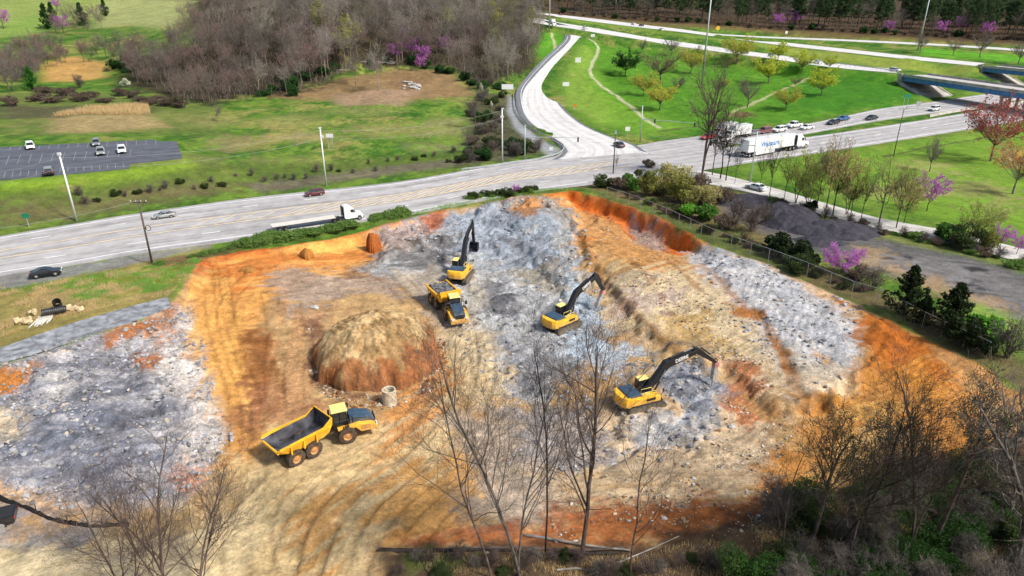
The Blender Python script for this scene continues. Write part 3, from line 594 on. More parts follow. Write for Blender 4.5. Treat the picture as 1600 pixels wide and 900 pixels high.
# rust and dark seams along the breaks
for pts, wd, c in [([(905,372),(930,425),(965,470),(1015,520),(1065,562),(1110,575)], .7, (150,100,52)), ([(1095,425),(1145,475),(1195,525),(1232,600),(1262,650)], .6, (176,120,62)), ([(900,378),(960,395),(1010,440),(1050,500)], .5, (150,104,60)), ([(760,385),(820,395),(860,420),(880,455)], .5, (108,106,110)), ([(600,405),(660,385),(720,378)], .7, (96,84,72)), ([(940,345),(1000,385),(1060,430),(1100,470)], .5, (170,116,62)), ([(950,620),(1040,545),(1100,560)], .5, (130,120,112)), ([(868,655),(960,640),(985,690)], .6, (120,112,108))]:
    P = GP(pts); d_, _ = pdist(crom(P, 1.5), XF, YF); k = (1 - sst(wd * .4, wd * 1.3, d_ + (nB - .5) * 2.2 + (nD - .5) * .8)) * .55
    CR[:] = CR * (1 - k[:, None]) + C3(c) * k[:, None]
# the near haul road
PT([(420,720),(480,680),(560,690),(640,640),(690,560),(715,580),(720,660),(700,740),(600,850),(590,920),(380,920),(340,800)], -3, (224,196,146), 1.8, .9, .7, .15)
PT([(650,600),(690,560),(706,580),(700,640),(640,720),(560,780),(600,700)], -3.2, (222,150,78), 1.2, .75, .9, .2, st=(50,7,.8))
PT([(400,760),(480,740),(560,760),(500,830),(450,900),(370,900)], -3, (208,182,132), 1.8, .7, 1.1, .15, st=(35,7,.9))
PT([(480,780),(540,760),(500,900),(460,900)], -3, (206,148,76), 1, .7, 1, .15, st=(55,7,.6))
PT([(600,745),(720,720),(770,760),(740,840),(620,850),(590,800)], -3.1, (224,166,92), 1.5, .8, 1, .3, st=(50,4,.8))
PT([(-60,840),(120,835),(280,820),(390,760),(420,800),(380,920),(-60,930)], -3, (232,208,160), 1.8, .95, .8, .15)
PT([(-60,868),(100,860),(300,850),(330,920),(-60,930)], -3, (246,226,182), 1.8, .7, .9, .1)
PT([(-60,795),(0,800),(80,822),(150,838),(130,850),(-60,858)], -3.1, (146,146,152), 1, .9, .8, .6)
PT([(180,828),(280,815),(380,760),(380,790),(290,835),(200,845)], -3, (206,168,112), 1, .7, .9)
PT([(700,640),(850,640),(900,740),(860,820),(760,820),(720,740)], -3.8, (186,170,152), 1.8, .85, 1.1, .8)
PT([(800,650),(900,640),(980,700),(900,750),(820,720)], -3.9, (166,160,160), 1.6, .7, 1.2, .9)
PT([(850,740),(1100,720),(1200,760),(1150,800),(900,800)], -3.3, (204,180,146), 1.5, .8, 1, .5, st=(0,6,.6))
PT([(880,800),(1000,790),(1180,770),(1260,760),(1240,830),(1000,850),(860,850)], -2.8, (178,98,42), 1.4, .85, .9, .4)
PT([(620,840),(860,830),(860,862),(620,862)], -2.8, (200,112,58), 1, .8, .9, .3)
PT([(590,858),(700,856),(1000,862),(1180,800),(1280,790),(1330,740),(1450,720),(1600,745),(1900,820),(1900,1100),(590,1100)], -1.8, (96,78,58), 1.2, .95, .6, .3)
PT([(640,868),(730,872),(740,900),(640,900)], -2.2, (92,112,48), .8, .7, 1)
PT([(1330,790),(1460,770),(1600,800),(1700,1000),(1300,1000)], -1.5, (66,78,38), 1.5, .7, 1)
# keep subsoil paint inside the excavation
k = 1 - sst(-.3, .5, sdpit + (nB - .5) * .8)
CR[:] = out_keep * (1 - k[:, None]) + CR * k[:, None]; RO[:] = RO * k + ro_keep * (1 - k)
# cut faces show raw red clay
cut = (1 - sst(-1.6, -.2, sdpit * -1 - 0)) * 0
# tyre tracks get a darker colour along the ruts
for tp, hw, dep in TRACKS:
    Tq = np.array(tp); s = np.where((XF > Tq[:, 0].min() - 3) & (XF < Tq[:, 0].max() + 3) & (YF > Tq[:, 1].min() - 3) & (YF < Tq[:, 1].max() + 3) & (sdpit < 0))[0]
    if len(s):
        c = crom(tp, 2.0); dd = np.gradient(c, axis=0); nrm = np.stack([-dd[:, 1], dd[:, 0]], 1); nrm /= np.linalg.norm(nrm, axis=1)[:, None] + 1e-9
        for off in (-1.1, 1.1):
            d_, _ = pdist(c + nrm * off, XF[s], YF[s]); k = (1 - sst(hw * .8, hw * 1.25, d_ + (nB[s] - .5) * .3)) * .8
            CR[s] *= (1 - k[:, None] * (.13 + .3 * (nA[s][:, None] - .4)))
# grain
gr = np.where(sdpit < 0, (fbm(XF / .6, YF / .6, 151, 3) - .5) * (.5 + RO * .25) + (nB - .5) * .5, (nB - .5) * .5 + (fbm(XF / 3, YF / 3, 161, 3) - .5) * .35)
gr += np.where(sdpit < 0, (stre(XF, YF, 30, 3, .5, 171, 3) - .5) * .45, 0)
CR *= np.clip(1 + gr, .5, 1.7)[:, None]
CR = np.clip(CR, .008, .85)

ground_mat = vcmat('soil_and_turf', namp=.27, nscale=3.0, bump=.7, fine=15)
FI = (np.arange(ny - 1)[:, None] * nx + np.arange(nx - 1)[None, :]).ravel()
FQ = np.stack([FI, FI + 1, FI + nx + 1, FI + nx], 1)
fx = (XF[FQ[:, 0]] + XF[FQ[:, 2]]) / 2; fy = (YF[FQ[:, 0]] + YF[FQ[:, 2]]) / 2
cls = np.zeros(len(FQ), int)
cls[sdf(PITPOLY, fx, fy) < 0] = 1
cls[(cls == 0) & (sdf(YARD, fx, fy) < 0)] = 2
hillpoly = GP([(-300,150),(100,140),(200,125),(330,160),(470,150),(560,108),(745,135),(800,110),(835,80)]) + [(20, 420), (30, 520), (30, 1600), (-1000, 1600), (-1000, 200)]
cls[(cls == 0) & (sdf(hillpoly, fx, fy) < 0)] = 3
ZF = Z.ravel()
for ci, (nm) in enumerate(['ground', 'excavated_ground', 'gravel_yard', 'hillside']):
    F_ = FQ[cls == ci]; u, inv = np.unique(F_.ravel(), return_inverse=True)
    me = bpy.data.meshes.new(nm); me.vertices.add(len(u)); me.vertices.foreach_set('co', np.stack([XF[u], YF[u], ZF[u]], 1).ravel())
    me.loops.add(len(inv)); me.loops.foreach_set('vertex_index', inv.astype(np.int32))
    me.polygons.add(len(F_)); me.polygons.foreach_set('loop_start', np.arange(0, len(inv), 4, dtype=np.int32)); me.polygons.foreach_set('loop_total', np.full(len(F_), 4, np.int32))
    me.polygons.foreach_set('use_smooth', np.ones(len(F_), bool))
    me.update(); at = me.color_attributes.new('Col', 'FLOAT_COLOR', 'POINT')
    at.data.foreach_set('color', np.concatenate([CR[u], RO[u][:, None]], 1).astype(np.float32).ravel())
    me.materials.append(ground_mat); o = bpy.data.objects.new(nm, me); COL.objects.link(o); o['kind'] = 'structure'
#PART2
# ---------------------------------------------------------------- roads
def roadmat(name, c, streak=.12, rough=.85):
    m = bpy.data.materials.new(name); m.use_nodes = True; t = m.node_tree; b = t.nodes['Principled BSDF']; b.inputs['Roughness'].default_value = rough
    b.inputs['Specular IOR Level'].default_value = .3
    uv = t.nodes.new('ShaderNodeUVMap'); uv.uv_map = 'UV'; mp = t.nodes.new('ShaderNodeMapping'); mp.inputs['Scale'].default_value = (.02, 14, 1)
    t.links.new(uv.outputs[0], mp.inputs[0]); n = t.nodes.new('ShaderNodeTexNoise'); n.inputs['Scale'].default_value = 1.5; n.inputs['Detail'].default_value = 6; t.links.new(mp.outputs[0], n.inputs['Vector'])
    ge = t.nodes.new('ShaderNodeNewGeometry'); n2 = t.nodes.new('ShaderNodeTexNoise'); n2.inputs['Scale'].default_value = .35; n2.inputs['Detail'].default_value = 9; n2.inputs['Roughness'].default_value = .65; t.links.new(ge.outputs['Position'], n2.inputs['Vector'])
    wv = t.nodes.new('ShaderNodeTexWave'); wv.inputs['Scale'].default_value = 1.6 if streak > .15 else .9; wv.bands_direction = 'Y'; wv.inputs['Distortion'].default_value = .6; t.links.new(uv.outputs[0], wv.inputs['Vector'])
    wm_ = t.nodes.new('ShaderNodeMath'); wm_.operation = 'MULTIPLY_ADD'; wm_.inputs[1].default_value = .16; t.links.new(wv.outputs[0], wm_.inputs[0]); t.links.new(n.outputs[0], wm_.inputs[2])
    ad = t.nodes.new('ShaderNodeMath'); ad.operation = 'ADD'; t.links.new(wm_.outputs[0], ad.inputs[0]); t.links.new(n2.outputs[0], ad.inputs[1])
    mr = t.nodes.new('ShaderNodeMapRange'); mr.inputs[1].default_value = .7; mr.inputs[2].default_value = 1.3; mr.inputs[3].default_value = 1 - streak * 1.6; mr.inputs[4].default_value = 1 + streak * 1.3
    t.links.new(ad.outputs[0], mr.inputs[0]); mx = t.nodes.new('ShaderNodeVectorMath'); mx.operation = 'SCALE'; mx.inputs[0].default_value = c
    t.links.new(mr.outputs[0], mx.inputs['Scale']); t.links.new(mx.outputs[0], b.inputs['Base Color']); return m
M_ASPH = roadmat('weathered_asphalt', (.34, .325, .32), .24)
M_ASPH2 = roadmat('dark_asphalt', (.14, .145, .16), .2)
M_CONC = roadmat('pale_concrete_road', (.52, .505, .49), .18)
M_PLOT = roadmat('car_park_asphalt', (.085, .09, .11), .25)
M_WHITE = mat('road_paint_white', (.8, .8, .8), .6, noise=.1, scale=.6)
M_YEL = mat('road_paint_yellow', (.78, .58, .30), .6, noise=.15, scale=.6)

def sheet(name, A, B, mat_, lift=.0, nc=6, zA=None, side=.5, kind='structure', zfun=None):
    # A,B arrays (n,3) of the two edges
    n = len(A); vs = []; uv = []
    L = np.concatenate([[0], np.cumsum(np.linalg.norm(np.diff((A + B) / 2, axis=0)[:, :2], axis=1))])
    for i in range(n):
        for k in range(nc + 1):
            p = A[i] * (1 - k / nc) + B[i] * k / nc; vs.append((p[0], p[1], p[2] + lift)); uv.append((L[i], k / nc))
    c = nc + 1; fs = [(i * c + k, i * c + k + 1, (i + 1) * c + k + 1, (i + 1) * c + k) for i in range(n - 1) for k in range(nc)]
    if side:
        for e in (0, nc):
            o = len(vs)
            for i in range(n): p = vs[i * c + e]; vs.append((p[0], p[1], p[2] - side)); uv.append((L[i], e / nc))
            fs += [(i * c + e, (i + 1) * c + e, o + i + 1, o + i) for i in range(n - 1)]
    me = bpy.data.meshes.new(name); me.from_pydata(vs, [], fs); me.materials.append(mat_)
    u = me.uv_layers.new(name='UV'); li = np.zeros(len(me.loops), int); me.loops.foreach_get('vertex_index', li)
    u.data.foreach_set('uv', np.array(uv)[li].ravel().astype(np.float32))
    bm = bmesh.new(); bm.from_mesh(me); bmesh.ops.recalc_face_normals(bm, faces=bm.faces)
    bm.to_mesh(me); bm.free()
    o = bpy.data.objects.new(name, me); COL.objects.link(o)
    if kind: o['kind'] = kind
    return o
def edges(S):
    A = np.stack([S[:, 0], S[:, 1], S[:, 4]], 1); B = np.stack([S[:, 2], S[:, 3], S[:, 4]], 1); return A, B
LIFT = {'highway': .012, 'near_carriageway': .006, 'far_carriageway': .0, 'ramp': .018, 'interstate_near': .0, 'interstate_middle': .01, 'interstate_far': .0, 'frontage_road': .0}
for k, S in RD.items():
    A, B = edges(S)
    m_ = {'ramp': M_ASPH2, 'frontage_road': roadmat('dusty_gravel_road', (.44, .42, .39), .25), 'interstate_near': M_CONC, 'interstate_middle': M_CONC, 'interstate_far': M_CONC}.get(k, M_ASPH)
    sheet(k, A, B, m_, LIFT[k], 6, side=.2 if S[:, 4].max() < 1 else .35)
def poly_sheet(name, pts, z, m_, kind='structure'):
    P = WL(pts, z); bm = bmesh.new(); vs = [bm.verts.new((x, y, z)) for x, y in P]; f = bm.faces.new(vs)
    bmesh.ops.recalc_face_normals(bm, faces=bm.faces); 
    if f.normal.z < 0: f.normal_flip()
    bmesh.ops.triangulate(bm, faces=bm.faces)
    me = bpy.data.meshes.new(name); bm.to_mesh(me); bm.free(); me.materials.append(m_); me.uv_layers.new(name='UV')
    o = bpy.data.objects.new(name, me); COL.objects.link(o)
    if kind: o['kind'] = kind
    return o
poly_sheet('junction', [(790, 262), (870, 243), (875, 236), (940, 218), (975, 224), (1000, 229), (1045, 221), (1120, 215), (1128, 229), (1130, 236), (1150, 258), (1060, 272), (1000, 278), (900, 292), (830, 296)], -.016, M_ASPH)
# concrete running surface of the ramp
def sub(S, u0, u1, lift):
    A, B = edges(S); a = A * (1 - np.array(u0)[:, None]) + B * np.array(u0)[:, None]; b = A * (1 - np.array(u1)[:, None]) + B * np.array(u1)[:, None]
    return a + [0, 0, lift], b + [0, 0, lift]
S = RD['ramp']; n = len(S); tt = np.linspace(0, 1, n)
a, b = sub(S, np.interp(tt, [0, .15, .35, .6, 1], [.06, .08, .22, .30, .2]), np.interp(tt, [0, .15, .35, .6, 1], [.95, .95, .93, .9, .93]), .024)
sheet('ramp_concrete', a, b, M_CONC, 0, 6, side=0)
# car park
PL = [(-80,240,4.4),(0,230,4.4),(242,218,4.3),(246,221,4.3),(276,221,4.2),(285,247,4.0),(203,256,4.0),(201,263,4.0),(0,281,4.0),(-80,288,4.0)]
P3 = [(*W(*p), p[2]) for p in PL]
def drape_poly(name, P, m_, h, thick=.5, kind='structure', grid=None):
    bm = bmesh.new(); vs = [bm.verts.new((p[0], p[1], h if h is not None else p[2])) for p in P]; f = bm.faces.new(vs)
    f.normal_update()
    if f.normal.z < 0: f.normal_flip()
    g = bmesh.ops.extrude_face_region(bm, geom=[f]); 
    for v in [e for e in g['geom'] if isinstance(e, bmesh.types.BMVert)]: v.co.z -= thick
    bmesh.ops.recalc_face_normals(bm, faces=bm.faces); bmesh.ops.triangulate(bm, faces=bm.faces)
    me = bpy.data.meshes.new(name); bm.to_mesh(me); bm.free(); me.materials.append(m_); me.uv_layers.new(name='UV')
    o = bpy.data.objects.new(name, me); COL.objects.link(o)
    if kind: o['kind'] = kind
    return o
CPZ = 4.8
drape_poly('car_park', [(*W(p[0], p[1], CPZ), CPZ) for p in PL], M_PLOT, CPZ, 1.6)

# markings
def line_on(mb, pts, wd, lift, step=2.0, dash=None):
    c = crom(pts, step) if len(pts) > 2 else np.array([np.array(pts[0]) * (1 - t) + np.array(pts[1]) * t for t in np.linspace(0, 1, max(2, int(np.linalg.norm(np.array(pts[0])[:2] - np.array(pts[1])[:2]) / step) + 1))])
    L = np.concatenate([[0], np.cumsum(np.linalg.norm(np.diff(c[:, :2], axis=0), axis=1))])
    segs = [(0, L[-1])] if not dash else [(s, min(s + dash[0], L[-1])) for s in np.arange(dash[2] if len(dash) > 2 else 0, L[-1], dash[0] + dash[1])]
    for s0, s1 in segs:
        q = np.unique(np.concatenate([[s0], L[(L > s0) & (L < s1)], [s1]])); P = np.stack([np.interp(q, L, c[:, i]) for i in range(3)], 1)
        if len(P) < 2: continue
        d = np.gradient(P, axis=0); nr = np.stack([-d[:, 1], d[:, 0], np.zeros(len(d))], 1); nr /= np.linalg.norm(nr, axis=1)[:, None] + 1e-9
        vs = []; 
        for i in range(len(P)): vs += [tuple(P[i] + nr[i] * wd / 2 + [0, 0, lift]), tuple(P[i] - nr[i] * wd / 2 + [0, 0, lift])]
        mb.add(vs, [(2 * i, 2 * i + 1, 2 * i + 3, 2 * i + 2) for i in range(len(P) - 1)])
def road_line(mb, S, u, wd, lift, dash=None, i0=0, i1=None):
    A, B = edges(S); c = (A * (1 - u) + B * u)[i0:i1]; line_on(mb, [tuple(p) for p in c], wd, lift, 2.0, dash)
wm, ym = MB(), MB()
S = RD['highway']; nS = len(S)
road_line(wm, S, .06, .30, .018, None, 0, int(nS * .86)); road_line(wm, S, .93, .30, .018, None, 0, int(nS * .93))
road_line(wm, S, .235, .26, .018, (3, 9)); road_line(wm, S, .765, .26, .018, (3, 9), 0, int(nS * .9))
road_line(ym, S, .41, .3, .018); road_line(ym, S, .60, .3, .018)
A, B = edges(S)
L = np.concatenate([[0], np.cumsum(np.linalg.norm(np.diff((A + B)[:, :2] / 2, axis=0), axis=1))])
s = L[int(nS * .42)]
while s < L[-1] * .96:       # slanted hatching on the painted median
    pa = [np.interp(s + 4.0, L, (A * .59 + B * .41)[:, i]) for i in range(3)]; pb = [np.interp(s - 2.5, L, (A * .4 + B * .6)[:, i]) for i in range(3)]
    line_on(ym, [pa, pb], .26, .019); s += 2.6
s = L[int(nS * .30)]
while s < L[int(nS * .42)]:
    pa = [np.interp(s + 2.0, L, (A * .58 + B * .42)[:, i]) for i in range(3)]; pb = [np.interp(s - 1.5, L, (A * .42 + B * .58)[:, i]) for i in range(3)]
    line_on(ym, [pa, pb], .2, .019); s += 4.0
for nm, us in (('near_carriageway', [(.08, None), (.92, None), (.5, (3, 9))]), ('far_carriageway', [(.1, None), (.9, None), (.5, (3, 9))])):
    S = RD[nm]
    for u, d in us: road_line(wm, S, u, .34, .016, d, int(len(S) * .16), None)
S = RD['ramp']; 
road_line(wm, S, .13, .2, .03, None, int(len(S) * .1), int(len(S) * .75)); road_line(wm, S, .90, .2, .03, None, int(len(S) * .1), int(len(S) * .75)); road_line(wm, S, .5, .15, .03, (3, 9), int(len(S) * .1), int(len(S) * .75))
for k in ('interstate_near', 'interstate_middle', 'interstate_far'):
    S = RD[k]
    for u, d in ((.12, None), (.85, None), (.5, (3, 9))): road_line(wm, S, u, .3, .02, d)
road_line(wm, RD['frontage_road'], .5, .12, .012, (3, 9))
# stop lines
for a, b, z in [((985, 232), (1012, 240), .02), ((895, 222), (965, 222), .12)]:
    line_on(wm, [(*W(*a), z), (*W(*b), z)], .5, 0)
# parking bays
bm_ = MB()
def cpl(a, b, wd=.09): line_on(bm_, [(*W(*a, CPZ), CPZ), (*W(*b, CPZ), CPZ)], wd, .006)
for i in range(16):
    x = 18 + i * 15; cpl((x, 229 - x * .043), (x - 4 + i * .3, 236 - x * .043))
    x = 12 + i * 17.6
    cpl((x - 3, 259 - x * .075), (x + (3 - i * .35), 243 - x * .048)) if x < 215 else None
    x = 6 + i * 12.5; cpl((x, 278 - x * .085), (x + 2.5 - i * .25, 269 - x * .07))
cpl((0, 251), (210, 235.5)); cpl((210, 235.5), (283, 240)); cpl((200, 231), (280, 229))
for nm, mb, mt in (('road_markings', wm, M_WHITE), ('median_markings', ym, M_YEL), ('parking_bay_lines', bm_, mat('worn_bay_paint', (.30, .30, .33), .8))):
    o = mb.build(nm, mt, fix=False, kind='structure')
    me = o.data; bm = bmesh.new(); bm.from_mesh(me)
    for f in bm.faces:
        f.normal_update()
        if f.normal.z < 0: f.normal_flip()
    bm.to_mesh(me); bm.free()

# ---------------------------------------------------------------- dirt mound + small earth features
def mound(name, cx, cy, rx, ry, h, z0, label, cat, seed, n=150, colf=None, mt=None, power=.55, flat=0, group=None, kind=None, ridge=.1, rough=1):
    g = np.linspace(-1.25, 1.25, n); U, V = np.meshgrid(g, g); xx = cx + U * rx; yy = cy + V * ry
    th = np.arctan2(V, U); r = np.sqrt(U * U + V * V) * (1 + (fbm(np.cos(th) * 2 + seed, np.sin(th) * 2, seed, 3) - .5) * .34 * rough + (fbm(xx / 1.2, yy / 1.2, seed + 5, 3) - .5) * .09)
    prof = np.clip(1 - r ** 2, 0, 1) ** power
    zz = z0 + h * prof + prof ** .5 * ((fbm(xx / 1.6, yy / 1.6, seed + 3, 4) - .5) * h * .22 * rough + (fbm(xx / .4, yy / .4, seed + 9, 3) - .5) * .16)
    gap = np.sin((xx * .75 + yy * .65 + (fbm(xx / 3, yy / 3, seed, 3) - .5) * 2.4) / .95 * 6.28)
    zz += ridge * gap * sst(.5, .9, prof)
    zz = np.where(prof <= 0, z0 - .5 - (r - 1) * 2, zz)
    c = colf(xx, yy, r, zz)
    vs = np.stack([xx.ravel(), yy.ravel(), zz.ravel()], 1)
    I = (np.arange(n - 1)[:, None] * n + np.arange(n - 1)[None, :]).ravel(); Fq = np.stack([I, I + 1, I + n + 1, I + n], 1)
    rr = r.ravel()[Fq].min(1); Fq = Fq[rr < 1.12]
    me = bpy.data.meshes.new(name); me.from_pydata(vs.tolist(), [], Fq.tolist()); me.materials.append(mt or ground_mat)
    at = me.color_attributes.new('Col', 'FLOAT_COLOR', 'POINT'); at.data.foreach_set('color', c.reshape(-1, 4).astype(np.float32).ravel())
    me.polygons.foreach_set('use_smooth', [True] * len(me.polygons)); o = bpy.data.objects.new(name, me); COL.objects.link(o)
    return T(o, label, cat, group, kind)
def cmound(xx, yy, r, zz):
    tan = C3((216, 184, 134)); br = C3((164, 100, 58)) * (.75 + .5 * fbm(xx / .9, yy / .9, 77, 3))[..., None]; a = sst(.75, .88, r + (fbm(xx / 1.6, yy / 1.6, 5, 4) - .5) * .5 + .08 * np.clip((xx + 16) / 8, -1, 1))[..., None] * .85
    ye = C3((176, 142, 96)); t = sst(.4, .65, fbm(xx / 2.4, yy / 2.4, 6, 4))[..., None]
    c = (tan * (1 - t) + ye * t) * (1 - a) + br * a
    q = (sst(.5, .9, fbm(xx / 1.5 + 7, yy / 1.5, 8, 3)) * (np.abs(xx + 10.6) < 3) * (yy < 69))[..., None]; c = c * (1 - q) + C3((190, 190, 196)) * q
    c = c * (1 + (fbm(xx / .5, yy / .5, 9, 3)[..., None] - .5) * .8); return np.concatenate([c, np.full(c.shape[:-1] + (1,), .35)], -1)
mx, my = W(590, 562, -2.9); HM = mound('dirt_mound', mx, my + 1.4, 8.0, 8.3, 5.1, -3.05, 'large rounded tan dirt mound with steep reddish sides in the middle of the pit', 'dirt mound', 5, 220, cmound, power=.48, ridge=.07)
def csamp(k):
    def f(xx, yy, r, zz):
        ix = np.clip(np.searchsorted(xs, xx), 0, nx - 1); iy = np.clip(np.searchsorted(ys, yy), 0, ny - 1); c = CR[iy * nx + ix] * k
        return np.concatenate([np.clip(c, 0, .85), np.full(xx.shape + (1,), .5)], -1)
    return f
def cdark(c0):
    def f(xx, yy, r, zz):
        c = C3(c0) * (1 + (fbm(xx / .8, yy / .8, 19, 4)[..., None] - .5) * .7); return np.concatenate([np.broadcast_to(c, xx.shape + (3,)), np.full(xx.shape + (1,), .25)], -1)
    return f
for i, (px, py, rx, ry, h, lb) in enumerate([(1222, 338, 6.2, 5.2, 2.6, 'dark grey gravel heap nearest the roadside shrubs at the back of the yard'), (1243, 352, 6.0, 4.6, 2.3, 'dark grey gravel heap in front of the rearmost heap'), (1302, 362, 8.5, 5.0, 2.0, 'widest dark gravel heap at the open side of the yard'),
        (1279, 378, 4.4, 3.0, .9, 'smallest dark gravel heap closest to the pit fence'), (1165, 316, 8, 5, 1.5, 'low dark gravel bank behind the yellowish bushes')]):
    x, y, z = G(px, py); mound('gravel_heap', x, y, rx, ry, h, z - .1, lb, 'gravel heap', 40 + i, 70, cdark((74, 72, 80)), power=1.0, group='dark gravel heaps in the yard', ridge=.02, rough=1.7)
for i, (px, py, rx, h, c, lb) in enumerate([(388, 424, 1.3, 1.1, (176, 122, 66), 'small brown earth stack left standing on the orange bench'), (480, 402, 1.3, 1.5, (190, 128, 64), 'narrow earth stack standing on the orange bench left of the taller pillar'), (585, 392, 1.25, 3.6, (186, 108, 56), 'tall earth pillar with a pale top left standing near the roadside cut'), (1112, 640, 2.6, 1.0, (206, 196, 186), 'heap of broken pale rock beside the hammer of the nearest excavator'),
        (925, 497, 2.4, .9, (170, 186, 206), 'heap of broken bluish rock under the hammer of the middle excavator'), (838, 342, 6.5, 2.2, (170, 164, 158), 'grey rock ridge with an orange patch at the top end of the pit'), (800, 472, 4.0, 1.2, (96, 98, 108), 'dark broken rock heap right of the loaded dump truck')]):
    x, y, z = G(px, py); mound('earth_stack' if rx < 2 else 'rock_heap', x, y, rx, rx * (1 if rx < 2 else .8), h, z - .15, lb, 'earth stack' if rx < 2 else 'rock heap', 60 + i, 80, cdark(c) if rx < 2 else csamp(.9), power=.4 if rx < 2 else 1.0, ridge=.05, rough=2.6 if rx < 2 else 1)

# scattered stones (uncountable)
ICO = None
def icos(rng):
    bm = bmesh.new(); bmesh.ops.create_icosphere(bm, subdivisions=1, radius=1); v = np.array([x.co[:] for x in bm.verts]); f = [tuple(q.index for q in x.verts) for x in bm.faces]; bm.free()
    return v, f
iv, if_ = icos(None)
def rubble(name, polys, n, s0, s1, cols, label, cat, seed, lift=.2):
    rng = np.random.default_rng(seed); V = []; Fs = []; Cc = []; cnt = 0
    IFA = np.array(if_)
    for poly, fr in polys:
        P = np.array(GP(poly)); m_ = int(n * fr); x = rng.uniform(P[:, 0].min(), P[:, 0].max(), m_ * 4); y = rng.uniform(P[:, 1].min(), P[:, 1].max(), m_ * 4)
        dd = fbm(x / 2.5, y / 2.5, seed, 3); k = (sdf(P, x, y) < 0) & (rng.uniform(size=len(x)) < sst(.35, .6, dd)); x, y = x[k][:m_], y[k][:m_]; z = H(x, y)
        for a, b, c in zip(x, y, z):
            s = s0 * (s1 / s0) ** (rng.uniform() ** 3); q = iv * rng.uniform(.7, 1.25, (12, 1)) * s * np.array([rng.uniform(.8, 1.5), rng.uniform(.7, 1.2), rng.uniform(.45, .9)])
            t = rng.uniform(0, 6.28); q = np.stack([q[:, 0] * math.cos(t) - q[:, 1] * math.sin(t), q[:, 0] * math.sin(t) + q[:, 1] * math.cos(t), q[:, 2]], 1) + [a, b, c + s * lift]
            V.append(q); Fs.append(IFA + cnt * 12); cnt += 1; cc = C3(cols[rng.integers(len(cols))]) * rng.uniform(.7, 1.15); Cc.append(np.tile([*cc, .2], (12, 1)))
    V = np.concatenate(V); Fs = np.concatenate(Fs); me = bpy.data.meshes.new(name); me.from_pydata(V.tolist(), [], Fs.tolist()); me.materials.append(ground_mat)
    at = me.color_attributes.new('Col', 'FLOAT_COLOR', 'POINT'); at.data.foreach_set('color', np.concatenate(Cc).astype(np.float32).ravel())
    o = bpy.data.objects.new(name, me); COL.objects.link(o); return T(o, label, cat, None, 'stuff')
GREY = [(206, 204, 202), (188, 190, 196), (160, 163, 172), (204, 192, 176), (196, 196, 200), (150, 146, 144)]
rubble('loose_rock', [([(0,575),(220,505),(300,480),(372,715),(300,795),(60,800),(-60,760)], .42), ([(590,375),(760,318),(900,330),(930,420),(960,560),(900,600),(860,660),(740,600),(690,430)], .33), ([(860,560),(1120,560),(1130,700),(900,760),(800,720)], .13), ([(1065,400),(1200,415),(1345,480),(1340,640),(1200,600)], .12)], 9500, .045, .34, GREY, 'loose pale and bluish broken rock strewn over the pit floor', 'loose rock', 3)
rubble('gravelly_rubble', [([(930,440),(1060,430),(1200,540),(1240,700),(1100,800),(860,790),(760,700),(1100,700),(1120,560)], .6), ([(480,500),(520,560),(560,620),(640,630),(690,560),(700,600),(600,650),(500,620)], .15), ([(900,300),(1100,385),(1060,430),(940,400)], .1), ([(860,800),(1240,760),(1240,840),(860,850)], .06)], 6500, .05, .22, [(222, 206, 180), (206, 180, 140), (236, 230, 220), (170, 130, 96), (150, 140, 130)], 'tan and pale rubble strewn on the pit slopes', 'rubble', 4)
for (px, py, s, c, lb) in [(1252, 627, .0, 0, '')]: pass

# ---------------------------------------------------------------- broken asphalt slab, silt bank, manhole ring, pipes
M_SLAB = mat('cracked_asphalt', (.42, .44, .48), .85, noise=.22, scale=.5, bump=.4)
M_BLACK = mat('fence_and_shadow_black', (.012, .011, .012), .9, noise=.2)  # black for the fence and for the painted undercut shadow
def slabmat():
    m = mat('cracked_driveway', (.27, .28, .30), .9, noise=.3, scale=.9, bump=.3); t = m.node_tree; b = t.nodes['Principled BSDF']; src = b.inputs['Base Color'].links[0].from_socket
    g = t.nodes.new('ShaderNodeNewGeometry'); v = t.nodes.new('ShaderNodeTexVoronoi'); v.feature = 'DISTANCE_TO_EDGE'; v.inputs['Scale'].default_value = .3; n = t.nodes.new('ShaderNodeTexNoise'); n.inputs['Scale'].default_value = 1.2; a = t.nodes.new('ShaderNodeVectorMath'); a.operation = 'ADD'; t.links.new(g.outputs['Position'], a.inputs[0]); t.links.new(n.outputs['Color'], a.inputs[1]); t.links.new(g.outputs['Position'], n.inputs['Vector']); t.links.new(a.outputs[0], v.inputs['Vector'])
    mr = t.nodes.new('ShaderNodeMapRange'); mr.inputs[1].default_value = .0; mr.inputs[2].default_value = .03; mr.inputs[3].default_value = .6; t.links.new(v.outputs['Distance'], mr.inputs[0]); s_ = t.nodes.new('ShaderNodeVectorMath'); s_.operation = 'SCALE'; t.links.new(src, s_.inputs[0]); t.links.new(mr.outputs[0], s_.inputs['Scale']); t.links.new(s_.outputs[0], b.inputs['Base Color']); return m
up = [(-100, 578), (0, 545), (80, 517), (150, 495), (215, 477), (262, 465)]; lo = [(-100, 604), (0, 569), (80, 545), (150, 521), (215, 500), (268, 478)]
A = crom([(*W(*p, .12), .12) for p in up], 1.0); B = crom([(*W(*p, .12), .12) for p in lo], 1.0)
n_ = min(len(A), len(B)); A = A[np.linspace(0, len(A) - 1, n_).astype(int)]; B = B[np.linspace(0, len(B) - 1, n_).astype(int)]
rr = np.random.default_rng(2); B[:, 1] += rr.normal(0, .12, n_); B[:, 2] -= .05
A = A + [0, 0, .12]; B = B + [0, 0, .14]
o = sheet('broken_driveway', A, B, slabmat(), 0, 8, side=.22)
